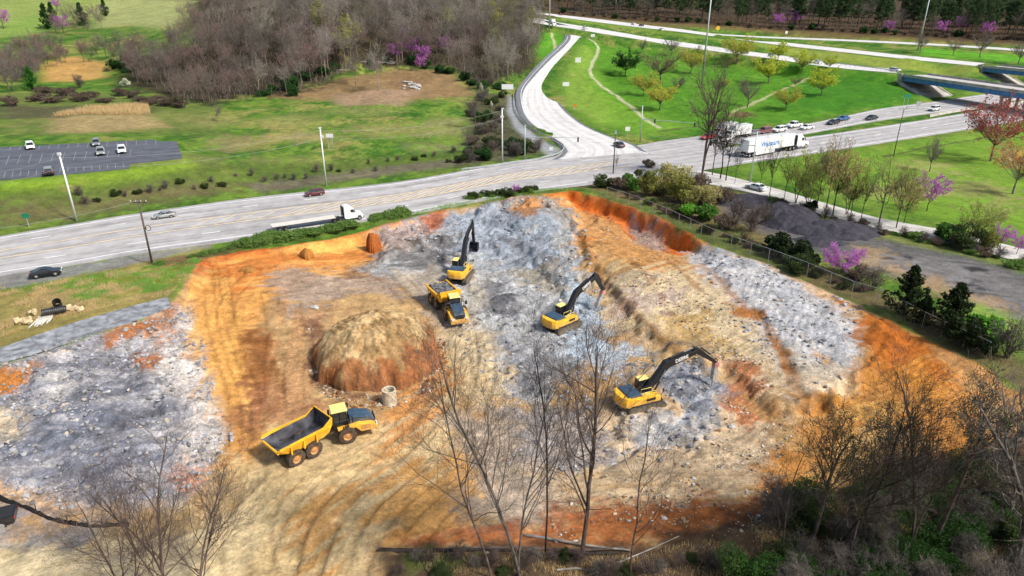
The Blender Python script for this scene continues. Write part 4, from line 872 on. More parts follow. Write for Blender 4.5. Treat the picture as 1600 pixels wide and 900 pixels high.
rubble('mound_spill', [([(490,560),(500,600),(560,632),(640,628),(690,580),(680,540),(690,520),(700,560),(690,610),(650,645),(560,645),(490,610),(480,560)], 1)], 1500, .06, .3, [(170, 120, 80), (190, 150, 104), (150, 96, 60), (206, 190, 170)], 'loose clods and stones spilled round the foot of the dirt mound', 'loose soil', 14)
mb = MB(); P = crom([(*W(-100, 606, -.05), -.05)] + [(*W(x, y, -.05), -.05) for x, y in [(0, 571), (80, 547), (150, 523), (215, 502)]], .6)
for i in range(len(P) - 1):
    p, q = P[i], P[i + 1]; a1, a2 = rr.uniform(-.1, .1), rr.uniform(.75, 1.1)
    mb.add([(p[0], p[1] - .06, p[2] + .15), (q[0], q[1] - .06, q[2] + .15), (q[0] + .1, q[1] - .55, q[2] - a2), (p[0] + .1, p[1] - .55, p[2] - a2)], [(0, 1, 2, 3)])
    mb.add([(p[0], p[1] - .02, p[2] + .15), (q[0], q[1] - .02, q[2] + .15), (q[0] + .1, q[1] - .45, q[2] - a2), (p[0] + .1, p[1] - .45, p[2] - a2)], [(3, 2, 1, 0)])
mb.build('undercut_shadow', M_BLACK, label='black liner sheet painted in under the broken edge of the old driveway', cat='shade')  # added black sheet paints the dark shadow of the undercut slab edge
mb = MB(); P = crom([G(*p) for p in [(-40, 765), (0, 782), (40, 797), (80, 815), (120, 824), (150, 826), (202, 822)]], .5)
for i in range(len(P) - 1):
    p, q = P[i] + [0, 0, -.1], P[i + 1] + [0, 0, -.1]; h1 = rr.uniform(.35, .75); h2 = rr.uniform(.35, .75)
    mb.add([tuple(p), tuple(q), (q[0], q[1] + .12, q[2] + h2), (p[0], p[1] + .12, p[2] + h1), (p[0], p[1] + .5, p[2]), (q[0], q[1] + .5, q[2])], [(0, 1, 2, 3), (3, 2, 5, 4)])
    if i % 6 == 0: mb.cyl((p[0], p[1] + .1, p[2]), (p[0] + .1, p[1] + .15, p[2] + 1.1), .04, 5)
mb.build('silt_fence_shadow', M_BLACK, label='sagging black silt fence and painted shadow line along the lower left edge of the pit', cat='silt fence')  # black strip also paints the shadow line of the bank edge

M_CR = mat('cast_concrete', (.62, .54, .40), .85, noise=.18, scale=1.5, bump=.3)
x, y, z = G(609, 631); e = empty('manhole_ring', (x, y, z), 0, 'upright pale concrete manhole pipe standing at the foot of the dirt mound', 'concrete pipe')
bm = MB(); n = 32
def ring(mb, r0, r1, h, n=32):
    vs = [];
    for r, zz in ((r1, 0), (r1, h - .03), (r1 - .03, h), (r0 + .03, h), (r0, h - .03), (r0, .05)):
        vs += [(r * math.cos(6.28318 * k / n), r * math.sin(6.28318 * k / n), zz) for k in range(n)]
    mb.add(vs, [(i * n + k, i * n + (k + 1) % n, (i + 1) * n + (k + 1) % n, (i + 1) * n + k) for i in range(5) for k in range(n)] + [tuple(range(5 * n, 6 * n))])
ring(bm, .78, .97, 2.3); bm.build('barrel', M_CR, e, smooth=False); e.scale = (.82, .82, .84)
bm = MB(); bm.add([(.99 * math.cos(t * .19635), .99 * math.sin(t * .19635), 2.12 + q) for q in (0, .12) for t in range(32)], [(k, (k + 1) % 32, 32 + (k + 1) % 32, 32 + k) for k in range(32)]); bm.build('rim', M_CR, e)
M_PIPE = mat('black_corrugated_plastic', (.03, .03, .032), .5, noise=.3)
def corr(L, r, nm, lb, loc, rot):
    mb = MB(); k = int(L / .12); path = [(-L / 2 + i * L / k, 0, 0) for i in range(k + 1)]; mb.tube(path, [r + (.035 if i % 2 else 0) for i in range(k + 1)], 20, False); mb.tube(path[::-1], r - .04, 20, False)
    o = mb.build(nm, M_PIPE, fix=False, smooth=False, label=lb, cat='drain pipe', group='drain pipes on the verge'); o.location = loc; o.rotation_euler = rot
x, y, z = G(86, 492); corr(2.7, .46, 'drain_pipe', 'longer black corrugated drain pipe lying on the verge', (x, y, z + .6), (0, 0, R(28)))
x, y, z = G(92, 483); corr(1.1, .5, 'drain_pipe', 'short black corrugated drain pipe standing open end up beside the longer pipe', (x, y, z + .8), (0, R(-55), R(-60)))
M_WOOD = mat('grey_timber', (.55, .52, .46), .8, noise=.2); M_LOG = mat('log_ends', (.62, .48, .28), .8, noise=.3, scale=4)
for i in range(9):
    x, y, z = G(55 + i * 3.1, 504 - i * .7); mb = MB(); L = 3.8 - (i % 3) * .7
    mb.tube([(0, -L / 2, 0), (.1, 0, .02), (0, L / 2, .02)], [.11, .11, .09], 7); o = mb.build('timber_post', M_WOOD, label='pale timber post lying in the row left of the drain pipes', cat='post', group='timber posts lying on the verge'); o.location = (x, y, z + .15); o.rotation_euler = (0, 0, R(12 + (i * 37 % 13)))
rr = random.Random(5)
for (cx, cy, n_, wx) in [(36, 505, 16, 13), (117, 484, 15, 11), (52, 491, 4, 5)]:
    for i in range(n_):
        x, y, z = G(cx + rr.uniform(-wx, wx), cy + rr.uniform(-3.5, 3.5)); mb = MB(); mb.cyl((-.3, 0, 0), (.3, 0, .03), rr.uniform(.17, .25), 9)
        o = mb.build('short_log', M_LOG, label='short cut log in the %s on the verge' % ('pile left of the timber posts' if cx < 45 else ('pile right of the drain pipes' if cx > 100 else 'small cluster just above the timber posts')), cat='log', group={36: 'logs piled left of the timber posts', 117: 'logs piled right of the drain pipes', 52: 'logs above the timber posts'}[cx]); o.location = (x, y, z + .2 + rr.uniform(0, .2)); o.rotation_euler = (0, 0, rr.uniform(0, 3))

# ---------------------------------------------------------------- bridges
M_GIRD = mat('blue_painted_steel', (.07, .22, .48), .5, noise=.15, scale=.5); M_BCON = mat('bridge_concrete', (.46, .43, .38), .85, noise=.25, scale=.3)
M_DECK = roadmat('bridge_deck', (.45, .42, .40), .15); M_RAIL = mat('galvanised_rail', (.42, .44, .45), .5, .3, noise=.1)
def bridge(name, p0, p1, width, z, ext, label, cols):
    p0 = np.array(p0); p1 = np.array(p1); d = p1 - p0; L0 = np.linalg.norm(d); d /= L0; L = L0 + ext; ang = math.atan2(d[1], d[0])
    e = empty(name, (p0[0], p0[1], 0), ang, label, 'bridge')
    # local x along the deck, local +y is the far side (left of travel)
    mb = MB(); mb.box((L / 2, width / 2, z - .15), (L, width, .3)); mb.build('deck', M_DECK, e)
    for yy in (.15, width - .15):
        mb = MB(); mb.box((L / 2, yy, z + .35), (L, .28, .7)); mb.box((L / 2, yy, z + .75), (L, .12, .1))
        for i in range(int(L / 6)): mb.box((3 + i * 6, yy, z + .42), (.3, .36, .9))
        mb.build('parapet', M_BCON, e)
    for i in range(5):
        yy = .35 + i * (width - .7) / 4; mb = MB(); mb.box((L / 2 + .3, yy, z - 1.15), (L - .6, .06, 1.7)); mb.box((L / 2 + .3, yy, z - .36), (L - .6, .45, .08)); mb.box((L / 2 + .3, yy, z - 2.0), (L - .6, .5, .08))
        for k in range(int(L / 4)): mb.box((2 + k * 4, yy, z - 1.15), (.06, .34, 1.6))
        mb.build('girder', M_GIRD, e)
    mb = MB(); mb.box((-.9, width / 2, z - 1.6), (2.2, width + .8, 3.0)); mb.box((-1.0, -.25, z - .2), (2.4, .5, 2.2)); mb.build('abutment', M_BCON, e)
    mb = MB(); sl = z * 1.9; mb.add([(0, -1.0, z - 2.6), (0, width + 1.0, z - 2.6), (sl, width + 1.0, .12), (sl, -1.0, .12), (0, -1.0, z - 3.6), (0, width + 1, z - 3.6), (sl, width + 1, -1), (sl, -1, -1)], [(0, 3, 2, 1), (0, 4, 7, 3), (1, 2, 6, 5), (3, 7, 6, 2), (0, 1, 5, 4)])
    for yy in (-1.0, width + 1.0): mb.add([(0, yy - .3, z - 2.3), (0, yy + .3, z - 2.3), (sl, yy + .3, .35), (sl, yy - .3, .35), (0, yy - .3, z - 3.5), (0, yy + .3, z - 3.5), (sl, yy + .3, -1), (sl, yy - .3, -1)], [(0, 3, 2, 1), (0, 4, 7, 3), (1, 2, 6, 5), (3, 7, 6, 2)])
    mb.build('slope_paving', M_BCON, e)
    for cx in cols:
        mb = MB(); mb.box((cx, width / 2, z - 2.5), (1.1, width - .6, .9)); mb.build('pier_cap', M_BCON, e)
        for k in range(4): mb = MB(); mb.cyl((cx, 1 + k * (width - 2) / 3, -1), (cx, 1 + k * (width - 2) / 3, z - 2.9), .5, 14); mb.build('pier_column', M_BCON, e)
    return e
b0 = W(1410, 118.5, 7); b1 = W(1600, 145.5, 7)
bridge('overpass', b0, b1, 13.5, 7.0, 60, 'nearer highway overpass with blue steel girders over the divided road', [47, 90])
b2 = W(1536, 104.5, 8); b3 = W(1600, 111, 8)
bridge('overpass', b2, b3, 12, 8.0, 80, 'farther highway overpass with blue steel girders at the right edge', [50, 95])

# concrete median barrier under the bridge, guard rails
def barrier(pts, z, label):
    P = crom([(*W(*p, z), z) for p in pts], 4); mb = MB(); 
    for i in range(len(P) - 1):
        a, b = P[i], P[i + 1]; d = b - a; l = np.linalg.norm(d[:2]); M = Matrix.Translation((a + b) / 2) @ Matrix.Rotation(math.atan2(d[1], d[0]), 4, 'Z')
        mb.box((0, 0, .45), (l, .6, .9), M, 1, .4)
    mb.build('concrete_barrier', M_BCON, label=label, cat='barrier')
barrier([(1452, 183), (1500, 174), (1560, 166), (1640, 155)], 0, 'long concrete median barrier running under the nearer overpass')
def guardrail(pts, label, zl=None):
    P = crom([G(*p) for p in pts] if zl is None else [(*W(p[0], p[1], z), z) for p, z in zip(pts, zl)], 1.9)
    e = empty('guard_rail', tuple(P[0]), 0, label, 'guard rail'); o = P[0]
    mb = MB(); Q = [tuple(p - o + [0, 0, .62]) for p in P]
    for dz in (-.1, .1): mb.tube([(a, b, c + dz) for a, b, c in Q], .09, 5)
    mb.build('rail', M_RAIL, e)
    for i in range(0, len(Q), 2 if len(Q) > 60 else 1): mb = MB(); a = Q[i]; mb.box((a[0], a[1], a[2] - .4), (.14, .14, 1.1)); mb.build('post', M_RAIL, e)
guardrail([(803, 148), (803, 165), (808, 180), (822, 196), (842, 210), (868, 222), (881, 232), (872, 243), (845, 250)], 'curving galvanised guard rail round the outside of the concrete ramp')
guardrail([(845, 251), (810, 256), (770, 262), (722, 268)], 'straight galvanised guard rail beside the highway left of the ramp')
guardrail([(1300, 100), (1350, 106), (1404, 113)], 'guard rail on the far side of the interstate before the overpass', [8.3, 7.6, 7.1])

# ---------------------------------------------------------------- poles, signals, signs, wires
M_PW = mat('white_pole_paint', (.72, .74, .74), .5, .2, noise=.08); M_PG = mat('galvanised_pole', (.45, .50, .50), .5, .3, noise=.1); M_PB = mat('dark_pole_wood', (.10, .08, .065), .9, noise=.3)
M_SIG = mat('signal_black', (.03, .03, .03), .5); M_SW = mat('sign_white', (.78, .8, .78), .5, noise=.04); M_SG = mat('sign_green', (.02, .22, .12), .5); M_SY = mat('sign_yellow', (.8, .5, .03), .5); M_SO = mat('sign_orange', (.8, .22, .03), .5)
M_INS = mat('porcelain', (.5, .5, .48), .4); M_LENS = mat('lamp_lens', (.7, .72, .7), .2)
def pole(px, py, h, r0, r1, m_, name, label, cat, z=None):
    x, y, zz = G(px, py) if z is None else (*W(px, py, z), z); e = empty(name, (x, y, zz - .1), 0, label, cat)
    mb = MB(); mb.tube([(0, 0, -.3), (0, 0, h)], [r0, r1], 12); mb.build('shaft', m_, e, smooth=True); return e
def lamp_arm(e, h, dx, dy):
    mb = MB(); mb.tube([(0, 0, h - .4), (dx * .5, dy * .5, h), (dx, dy, h + .05)], [.06, .05, .05], 6); mb.build('arm', M_PG, e)
    mb = MB(); mb.box((dx * 1.15, dy * 1.15, h + .05), (.7, .35, .18)); mb.build('lamp_head', M_PG, e, bevel=.04)
e = pole(120, 345, 12.8, .2, .15, M_PW, 'utility_pole', 'thick white pole at the far left roadside', 'pole'); mb = MB(); mb.box((0, 0, 12.9), (.55, .45, .5)); mb.build('camera_box', M_PW, e)
e = pole(510, 291, 13.3, .2, .14, M_PW, 'utility_pole', 'white pole beside the highway behind the dark red car', 'pole'); mb = MB(); mb.box((.35, 0, 11.3), (.4, .3, .5)); mb.build('equipment_box', M_PW, e); mb = MB(); mb.box((0, 0, 13.2), (.5, .35, .35)); mb.build('cap', M_PW, e)
e = pole(785, 254, 13.7, .2, .14, M_PW, 'utility_pole', 'white pole at the end of the straight guard rail', 'pole'); mb = MB(); mb.box((0, 0, 11.6), (.9, .3, .45)); mb.box((.2, 0, 13.6), (.7, .3, .25)); mb.build('equipment_box', M_PW, e)
e = pole(238, 412, 10.6, .17, .13, M_PB, 'utility_pole', 'dark wooden utility pole standing between the highway and the pit', 'pole')
mb = MB(); mb.box((0, 0, 10.3), (2.6, .14, .16)); mb.tube([(-1, 0, 10.3), (0, 0, 9.3), (1, 0, 10.3)], .03, 4); mb.build('cross_arm', M_PB, e)
for q in (-1.2, -.4, .4, 1.2): mb = MB(); mb.cyl((q, 0, 10.4), (q, 0, 10.65), .07, 8); mb.build('insulator', M_INS, e)
mb = MB(); mb.tube([(.6 + .42 * math.cos(t * .5236), 0, 6.1 + .42 * math.sin(t * .5236)) for t in range(13)], .05, 5); mb.box((.1, 0, 6.15), (.4, .15, .2)); mb.build('wire_coil', M_SIG, e)
e = pole(958, 272, 10.4, .15, .12, M_PB, 'utility_pole', 'dark wooden pole rising from the bushes at the junction', 'pole'); mb = MB(); mb.box((0, 0, 10), (.5, .3, .8)); mb.build('transformer', M_PG, e)
def highmast(px, py, z, h, lb):
    e = pole(px, py, h, .42, .2, M_PG, 'high_mast_light', lb, 'light mast', z); mb = MB(); mb.cyl((0, 0, h), (0, 0, h + .3), 1.2, 12); mb.build('lamp_ring', M_PG, e)
for px, py, z, h, lb in [(1096, 138, 2.6, 46, 'tallest grey light mast rising from the green infield'), (1433, 84, 8.6, 36, 'grey light mast in the grass between the interstate lanes'), (858, 55, 16, 32, 'grey light mast beside the far end of the ramp'), (961, 29, 21, 30, 'thin light mast in front of the far pine wood')]: highmast(px, py, z, h, lb)
e = pole(1396, 244, 12.4, .12, .09, M_PB, 'street_light', 'dark thin street light pole on the lawn right of the white semi truck', 'street light')
for dx in (-1, 1): mb = MB(); mb.tube([(0, 0, 12.2), (dx * .8, 0, 12.5)], .05, 5); mb.box((dx * 1.0, 0, 12.5), (.7, .4, .25)); mb.build('lamp_head', M_INS, e)
def mast_arm(px, py, h, dx, dy, ah, heads, lb, m_=M_PG):
    e = pole(px, py, h, .17, .11, m_, 'traffic_signal', lb, 'traffic signal'); l = math.hypot(dx, dy)
    mb = MB(); mb.tube([(0, 0, ah), (dx * .5, dy * .5, ah + .2), (dx, dy, ah + .25)], [.11, .08, .05], 8); mb.build('mast_arm', m_, e)
    for k in heads:
        mb = MB(); mb.box((dx * k, dy * k, ah - .15), (.38, .32, 1.15)); hd = mb.build('signal_head', M_SIG, e, bevel=.03)
        mb = MB()
        for q in (-.35, 0, .35): mb.cyl((dx * k, dy * k - .15, ah - .15 + q), (dx * k, dy * k - .3, ah - .15 + q), .13, 10)
        mb.build('visor', M_SIG, hd)
mast_arm(820, 250, 9.2, 13.5, -2.5, 6.0, [.99], 'grey signal mast whose arm reaches right over the foot of the ramp')
mast_arm(1000, 222, 10.5, 13.5, -8, 6.6, [.25, .98], 'grey signal mast on the infield corner with its arm to the right')
mast_arm(1172, 286, 11.8, -9.5, 3.5, 8.6, [.6, .95], 'grey signal mast in front of the white semi trailer with arms to the left')
def sign(px, py, hw, hh, h, m_, lb, posts=2, z=None, yaw=0, backm=None, diamond=False, cat='road sign', text=None, tm=None):
    x, y, zz = G(px, py) if z is None else (*W(px, py, z), z); e = empty('road_sign', (x, y, zz), yaw, lb, cat)
    mb = MB()
    M = Matrix.Translation((0, 0, h)) @ Matrix.Rotation(R(45), 4, 'Y') if diamond else Matrix.Translation((0, 0, h))
    mb.box((0, 0, 0), (hw * 2, .06, hh * 2), M); pl = mb.build('sign_plate', m_, e)
    for k in range(posts): mb = MB(); xk = 0 if posts == 1 else (-.6 + 1.2 * k) * hw; mb.box((xk, .08, h / 2 - .1), (.1, .1, h + .2)); mb.build('post', M_PG, e)
    if text:
        t = text_mesh(text, hh * 1.1, tm or M_SIG); t.parent = e; t.location = (0, -.04, h - hh * .4); t.rotation_euler = (R(90), 0, 0)
    return e
def text_mesh(s, size, m_, name='lettering'):
    c = bpy.data.curves.new(name, 'FONT'); c.body = s; c.size = size; c.align_x = 'CENTER'; c.extrude = .008; c.offset = size * .015
    o = bpy.data.objects.new(name, c); COL.objects.link(o); dg = bpy.context.evaluated_depsgraph_get(); me = bpy.data.meshes.new_from_object(o.evaluated_get(dg)); COL.objects.unlink(o); bpy.data.objects.remove(o)
    me.materials.clear(); me.materials.append(m_); r = bpy.data.objects.new(name, me); COL.objects.link(r); return r
sign(793, 150, 2.2, .95, 3.4, M_SW, 'wide pale sign on the left shoulder of the ramp')
sign(903, 103, 1.3, 1.1, 2.6, M_SW, 'upper square white sign right of the ramp bend', 1)
sign(884, 142, 1.3, .8, 2.6, M_SW, 'lower white sign right of the ramp bend', 1)
sign(926, 62, 1.1, .7, 2.2, M_SW, 'small white sign where the ramp meets the interstate', 1)
sign(898, 172, .55, .5, 1.6, M_SO, 'small orange marker sign in the infield grass', 1)
sign(1121, 52, 1.1, 1.1, 3.0, M_SY, 'yellow diamond warning sign beyond the interstate', 1, diamond=True)
sign(517, 232, .95, .5, 3.4, M_SW, 'small white board on posts in the mown field behind the red car', 2)
sign(45, 355, .7, .45, 2.2, M_SG, 'small green road sign on the far left verge', 1)
sign(980, 214, .7, .6, 2.4, M_SW, 'white sign at the foot of the ramp on the infield corner', 1)
sign(867, 218, .6, .6, 2.0, M_SW, 'white sign on the gravel inside the curved guard rail', 1)
sign(861, 238, .5, .5, 1.0, M_SW, 'low white marker at the gravel point beside the ramp', 2)
sign(1228, 57, .7, .8, 2.4, M_SW, 'small pale sign by the trees beyond the interstate', 1)
sign(1432, 176, .8, .8, 3.2, M_PG, 'grey sign back on a thin post beside the far carriageway', 1)
sign(1413, 172, 1.2, .6, 5.0, M_SG, 'green overhead style sign back at the foot of the embankment', 2)
M_WIRE = mat('wire_metal', (.25, .25, .25), .6)
def wire(pts, sag, r, label):
    mb = MB(); P = []
    for i in range(len(pts) - 1):
        a, b = Vector(pts[i]), Vector(pts[i + 1])
        for k in range(15): t = k / 14; q = a.lerp(b, t); q.z -= sag * 4 * t * (1 - t); P.append(q)
    mb.tube(P, r, 4); mb.build('overhead_wire', M_WIRE, label=label, cat='wire')
def atop(px, py, h):
    x, y, z = G(px, py); return (x, y, z + h)
wire([atop(-150, 372, 11), atop(120, 345, 12.2), atop(510, 291, 12.6), atop(785, 254, 13)], 1.6, .028, 'upper cable strung between the white poles along the far side of the highway')
wire([atop(-150, 372, 9.5), atop(120, 345, 10.4), atop(510, 291, 10.8), atop(785, 254, 11.2), atop(820, 250, 8.8)], 1.8, .028, 'lower cable strung between the white poles along the far side of the highway')
wire([atop(-140, 480, 10.3), atop(238, 412, 10.5)], 1.2, .03, 'cable running left from the dark wooden pole')
wire([atop(958, 272, 10), atop(1172, 286, 11.5), atop(1396, 244, 12.2), atop(1700, 200, 12)], 1.4, .028, 'cable crossing the junction towards the right lawn')
# chain link fence of the pit
M_FEN = mat('fence_wire', (.32, .33, .33), .5, .3)
def fence(pts, h, label):
    P = crom([G(*p) for p in pts], 2.8); o = P[0]; e = empty('chain_link_fence', tuple(o), 0, label, 'fence'); Q = P - o
    for i in range(len(Q)): mb = MB(); mb.tube([(Q[i][0], Q[i][1], Q[i][2] - .2), (Q[i][0], Q[i][1], Q[i][2] + h)], .045, 5); mb.build('post', M_FEN, e)
    mb = MB(); mb.tube([(q[0], q[1], q[2] + h) for q in Q], .04, 5); mb.build('top_rail', M_FEN, e)
    mb = MB(); s = .35
    for i in range(len(Q) - 1):
        a, b = Q[i], Q[i + 1]
        for k in range(8):
            t0 = k / 8; p = a * (1 - t0) + b * t0; t1 = (k + 1) / 8; q = a * (1 - t1) + b * t1
            for j in range(4):
                z0, z1 = h * j / 4, h * (j + 1) / 4
                for (u0, u1) in ((z0, z1), (z1, z0)):
                    mb.add([(p[0], p[1], p[2] + u0), (q[0], q[1], q[2] + u1), (q[0], q[1], q[2] + u1 + .022), (p[0], p[1], p[2] + u0 + .022)], [(0, 1, 2, 3)])
    mb.build('wire_mesh', M_FEN, e, fix=False)
fence([(948, 308), (1000, 326), (1060, 352), (1115, 378), (1200, 409), (1260, 432), (1330, 462), (1370, 474), (1440, 512), (1540, 560)], 2.2, 'chain link fence along the top of the orange cut and past the pink flowering tree')
#PART3
# ---------------------------------------------------------------- vehicles
def paint(name, c, rough=.3, metal=0): return mat('paint_' + name, c, rough, metal, noise=.06, scale=2, coat=.4)
P_WHITE = paint('white', (.78, .78, .77)); P_SILVER = paint('silver', (.42, .43, .42), .3, .5); P_BLACK = paint('black', (.012, .013, .016), .2); P_RED = paint('maroon', (.11, .012, .018)); P_BRED = paint('red', (.5, .03, .03)); P_BLUE = paint('blue', (.03, .12, .3)); P_NAVY = paint('charcoal', (.03, .035, .045)); P_GREY = paint('grey', (.2, .21, .22)); P_MAR = paint('rose', (.20, .05, .06))
M_GLASS = mat('dark_glass', (.015, .02, .025), .08, noise=0, spec=.8); M_TYRE = mat('tyre_rubber', (.022, .02, .018), .9, noise=.3, scale=4); M_RIM = mat('alloy_rim', (.5, .5, .5), .35, .6)
M_LIGHT = mat('headlight_lens', (.75, .76, .72), .15, noise=0); M_TAIL = mat('tail_lens', (.45, .02, .02), .25, noise=0); M_TRIM = mat('black_trim', (.02, .02, .02), .6)
def wheel(parent, x, y, r, wd, rimm=None, rr_=.6, name='wheel'):
    mb = MB(); s = 1 if y > 0 else -1
    prof = [(r * .62, -wd / 2), (r * .93, -wd / 2), (r, -wd * .36), (r, wd * .36), (r * .93, wd / 2), (r * .62, wd / 2)]
    n = 22; vs = []
    for rad, yy in prof: vs += [(rad * math.cos(6.28318 * k / n), yy, rad * math.sin(6.28318 * k / n)) for k in range(n)]
    mb.add(vs, [(i * n + k, i * n + (k + 1) % n, (i + 1) * n + (k + 1) % n, (i + 1) * n + k) for i in range(5) for k in range(n)])
    w_ = mb.build(name, M_TYRE, parent); w_.location = (x, y, r)
    mb = MB(); mb.cyl((0, -wd * .36, 0), (0, wd * .36, 0), r * .63, 18); mb.cyl((0, s * wd * .30, 0), (0, s * wd * .52, 0), r * .26, 10)
    for k in range(6): a = k * 1.047; mb.cyl((r * .42 * math.cos(a), s * wd * .36, r * .42 * math.sin(a)), (r * .42 * math.cos(a), s * wd * .41, r * .42 * math.sin(a)), r * .07, 5)
    mb.build('rim', rimm or M_RIM, w_); return w_
def lugs(parent, r, wd, n=26):
    mb = MB()
    for k in range(n):
        a = 6.28318 * k / n
        for s in (-1, 1): M = Matrix.Rotation(-a - (s * .04), 4, 'Y'); mb.box((r + .02, s * wd * .25, 0), (.09, wd * .46, r * .11), M)
    mb.build('tread', M_TYRE, parent)

CAR = {
 'sedan': dict(L=4.75, W=1.82, wr=.33, wb=2.75, prof=[(-2.37, .35), (-2.37, .72), (-2.2, .93), (-1.5, 1.0), (.75, .98), (1.9, .82), (2.33, .62), (2.37, .35)], gh=[(-1.75, 1.0, -.95, 1.43), (1.1, .97, .25, 1.43)]),
 'suv': dict(L=4.75, W=1.9, wr=.37, wb=2.75, prof=[(-2.37, .42), (-2.37, .85), (-2.3, 1.08), (-1.5, 1.1), (.95, 1.08), (1.95, 1.0), (2.33, .8), (2.37, .42)], gh=[(-2.3, 1.08, -2.0, 1.7), (1.2, 1.06, .5, 1.68)]),
 'pickup': dict(L=5.6, W=1.98, wr=.4, wb=3.5, prof=[(-2.8, .5), (-2.8, 1.12), (-.75, 1.12), (-.7, 1.15), (1.2, 1.15), (2.6, 1.05), (2.8, .8), (2.8, .5)], gh=[(-.85, 1.13, -.65, 1.85), (1.35, 1.13, .75, 1.82)], bed=True),
 'coupe': dict(L=4.6, W=1.9, wr=.34, wb=2.7, prof=[(-2.3, .35), (-2.3, .8), (-2.1, .98), (-1.4, 1.02), (.6, .96), (1.9, .8), (2.27, .6), (2.3, .35)], gh=[(-1.7, 1.0, -.7, 1.35), (.9, .95, .05, 1.36)]),
}
def car(kind, pm, name, label, cat, roofm=None):
    c = CAR[kind]; e = empty(name, (0, 0, 0), 0, label, cat); w2 = c['W'] / 2; r = c['wr']; hb = c['wb'] / 2
    top = c['prof']; bot = []
    for cx in (hb, -hb):
        bot += [(cx + (r + .06) * math.cos(a), max(.3, r + (r + .06) * math.sin(a))) for a in [(k / 6) * math.pi for k in range(7)]]
    pts = top + bot
    P = [(x, z, .90 if z > .9 else (.97 if z > .75 else (.97 if z < .36 else 1.0))) for x, z in pts]
    mb = MB(); mb.prism(P, -w2, w2); body = mb.build('body', pm, e, bevel=.05)
    (xa, za, xb, zb), (xc, zc, xd, zd) = c['gh']
    k0, k1 = w2 * .88, w2 * .72
    mb = MB(); mb.add([(xa, -k0, za - .02), (xc, -k0, zc - .02), (xc, k0, zc - .02), (xa, k0, za - .02), (xb, -k1, zb - .05), (xd, -k1, zd - .05), (xd, k1, zd - .05), (xb, k1, zb - .05)], [(0, 3, 2, 1), (4, 5, 6, 7), (0, 1, 5, 4), (1, 2, 6, 5), (2, 3, 7, 6), (3, 0, 4, 7)])
    mb.build('window', M_GLASS, e, bevel=.03)
    mb = MB(); mb.add([(xb - .06, -k1 - .03, zb - .06), (xd + .06, -k1 - .03, zd - .06), (xd + .06, k1 + .03, zd - .06), (xb - .06, k1 + .03, zb - .06), (xb + .12, -k1 + .12, zb + .03), (xd - .15, -k1 + .12, zd + .03), (xd - .15, k1 - .12, zd + .03), (xb + .12, k1 - .12, zb + .03)], [(0, 3, 2, 1), (4, 5, 6, 7), (0, 1, 5, 4), (1, 2, 6, 5), (2, 3, 7, 6), (3, 0, 4, 7)])
    for s in (-1, 1):
        for (x0, z0, x1, z1) in ((xa, za, xb, zb), (xc, zc, xd, zd), ((xa + xc) / 2, (za + zc) / 2, (xb + xd) / 2, (zb + zd) / 2)):
            mb.tube([(x0, s * (k0 + .01), z0 - .03), (x1, s * (k1 + .01), z1 - .03)], .045, 5)
    mb.build('roof', roofm or pm, e)
    if c.get('bed'):
        mb = MB(); mb.box((-1.8, 0, 1.135), (1.75, 1.6, .03)); mb.build('bed', M_TRIM, e)
    for s in (-1, 1):
        for cx in (hb, -hb): wheel(e, cx, s * (w2 - .12), r, .24)
        mb = MB(); mb.box((c['L'] / 2 - .06, s * w2 * .68, .68), (.14, .4, .16)); mb.build('headlight', M_LIGHT, e, bevel=.02)
        mb = MB(); mb.box((-c['L'] / 2 + .05, s * w2 * .72, .85), (.12, .34, .18)); mb.build('tail_light', M_TAIL, e, bevel=.02)
        mb = MB(); mb.box((xc - .25, s * (w2 + .05), zc + .05), (.12, .2, .14)); mb.build('mirror', pm, e)
    mb = MB(); mb.box((c['L'] / 2 - .01, 0, .52), (.06, c['W'] * .5, .18)); mb.build('grille', M_TRIM, e)
    return e
def head(a, b, z):
    p, q = W(a[0], a[1], z), W(b[0], b[1], z); return math.atan2(q[1] - p[1], q[0] - p[0])
def put(e, px, py, z, rz, sc_=1):
    x, y = W(px, py, z); e.location = (x, y, z); e.rotation_euler = (0, 0, rz)
    if sc_ != 1: e.scale = (sc_,) * 3
    return e
hl = head((400, 325), (250, 345), 0); hr = hl + math.pi
put(car('sedan', P_SILVER, 'parked_sedan', 'silver sedan driving left along the highway by the dark utility pole', 'car'), 257, 340, .03, hl, .86)
put(car('suv', P_RED, 'sport_utility_vehicle', 'dark maroon SUV driving left on the far side of the highway', 'car'), 492, 305.5, .03, hl, .86)
put(car('coupe', P_BLACK, 'coupe', 'black car on the near edge of the highway at the far left', 'car'), 73, 430, .06, hr, .92)
put(car('sedan', P_NAVY, 'sedan', 'dark car at the foot of the concrete ramp', 'car'), 967, 229, .05, R(105))
for k, px, py, pm, dr, lb in [('suv', 48, 232, P_WHITE, -54, 'white SUV parked at the far left of the car park'), ('suv', 151, 227, P_GREY, -60, 'dark grey SUV parked at the back kerb of the car park'), ('suv', 158, 241, P_SILVER, -60, 'light silver SUV parked just in front of the dark grey one'),
        ('suv', 191, 238, P_WHITE, -61, 'white car parked alone near the middle right of the car park'), ('suv', 77, 272, P_BLACK, 123, 'black SUV with pale roof parked at the front of the car park')]:
    put(car(k, pm, 'parked_car', lb, 'car', P_SILVER if 'pale roof' in lb else None), px, py, CPZ, R(dr), .95)
hf = head((1345, 183), (1200, 207), 0); hn = head((1275, 226), (1400, 204), 0)
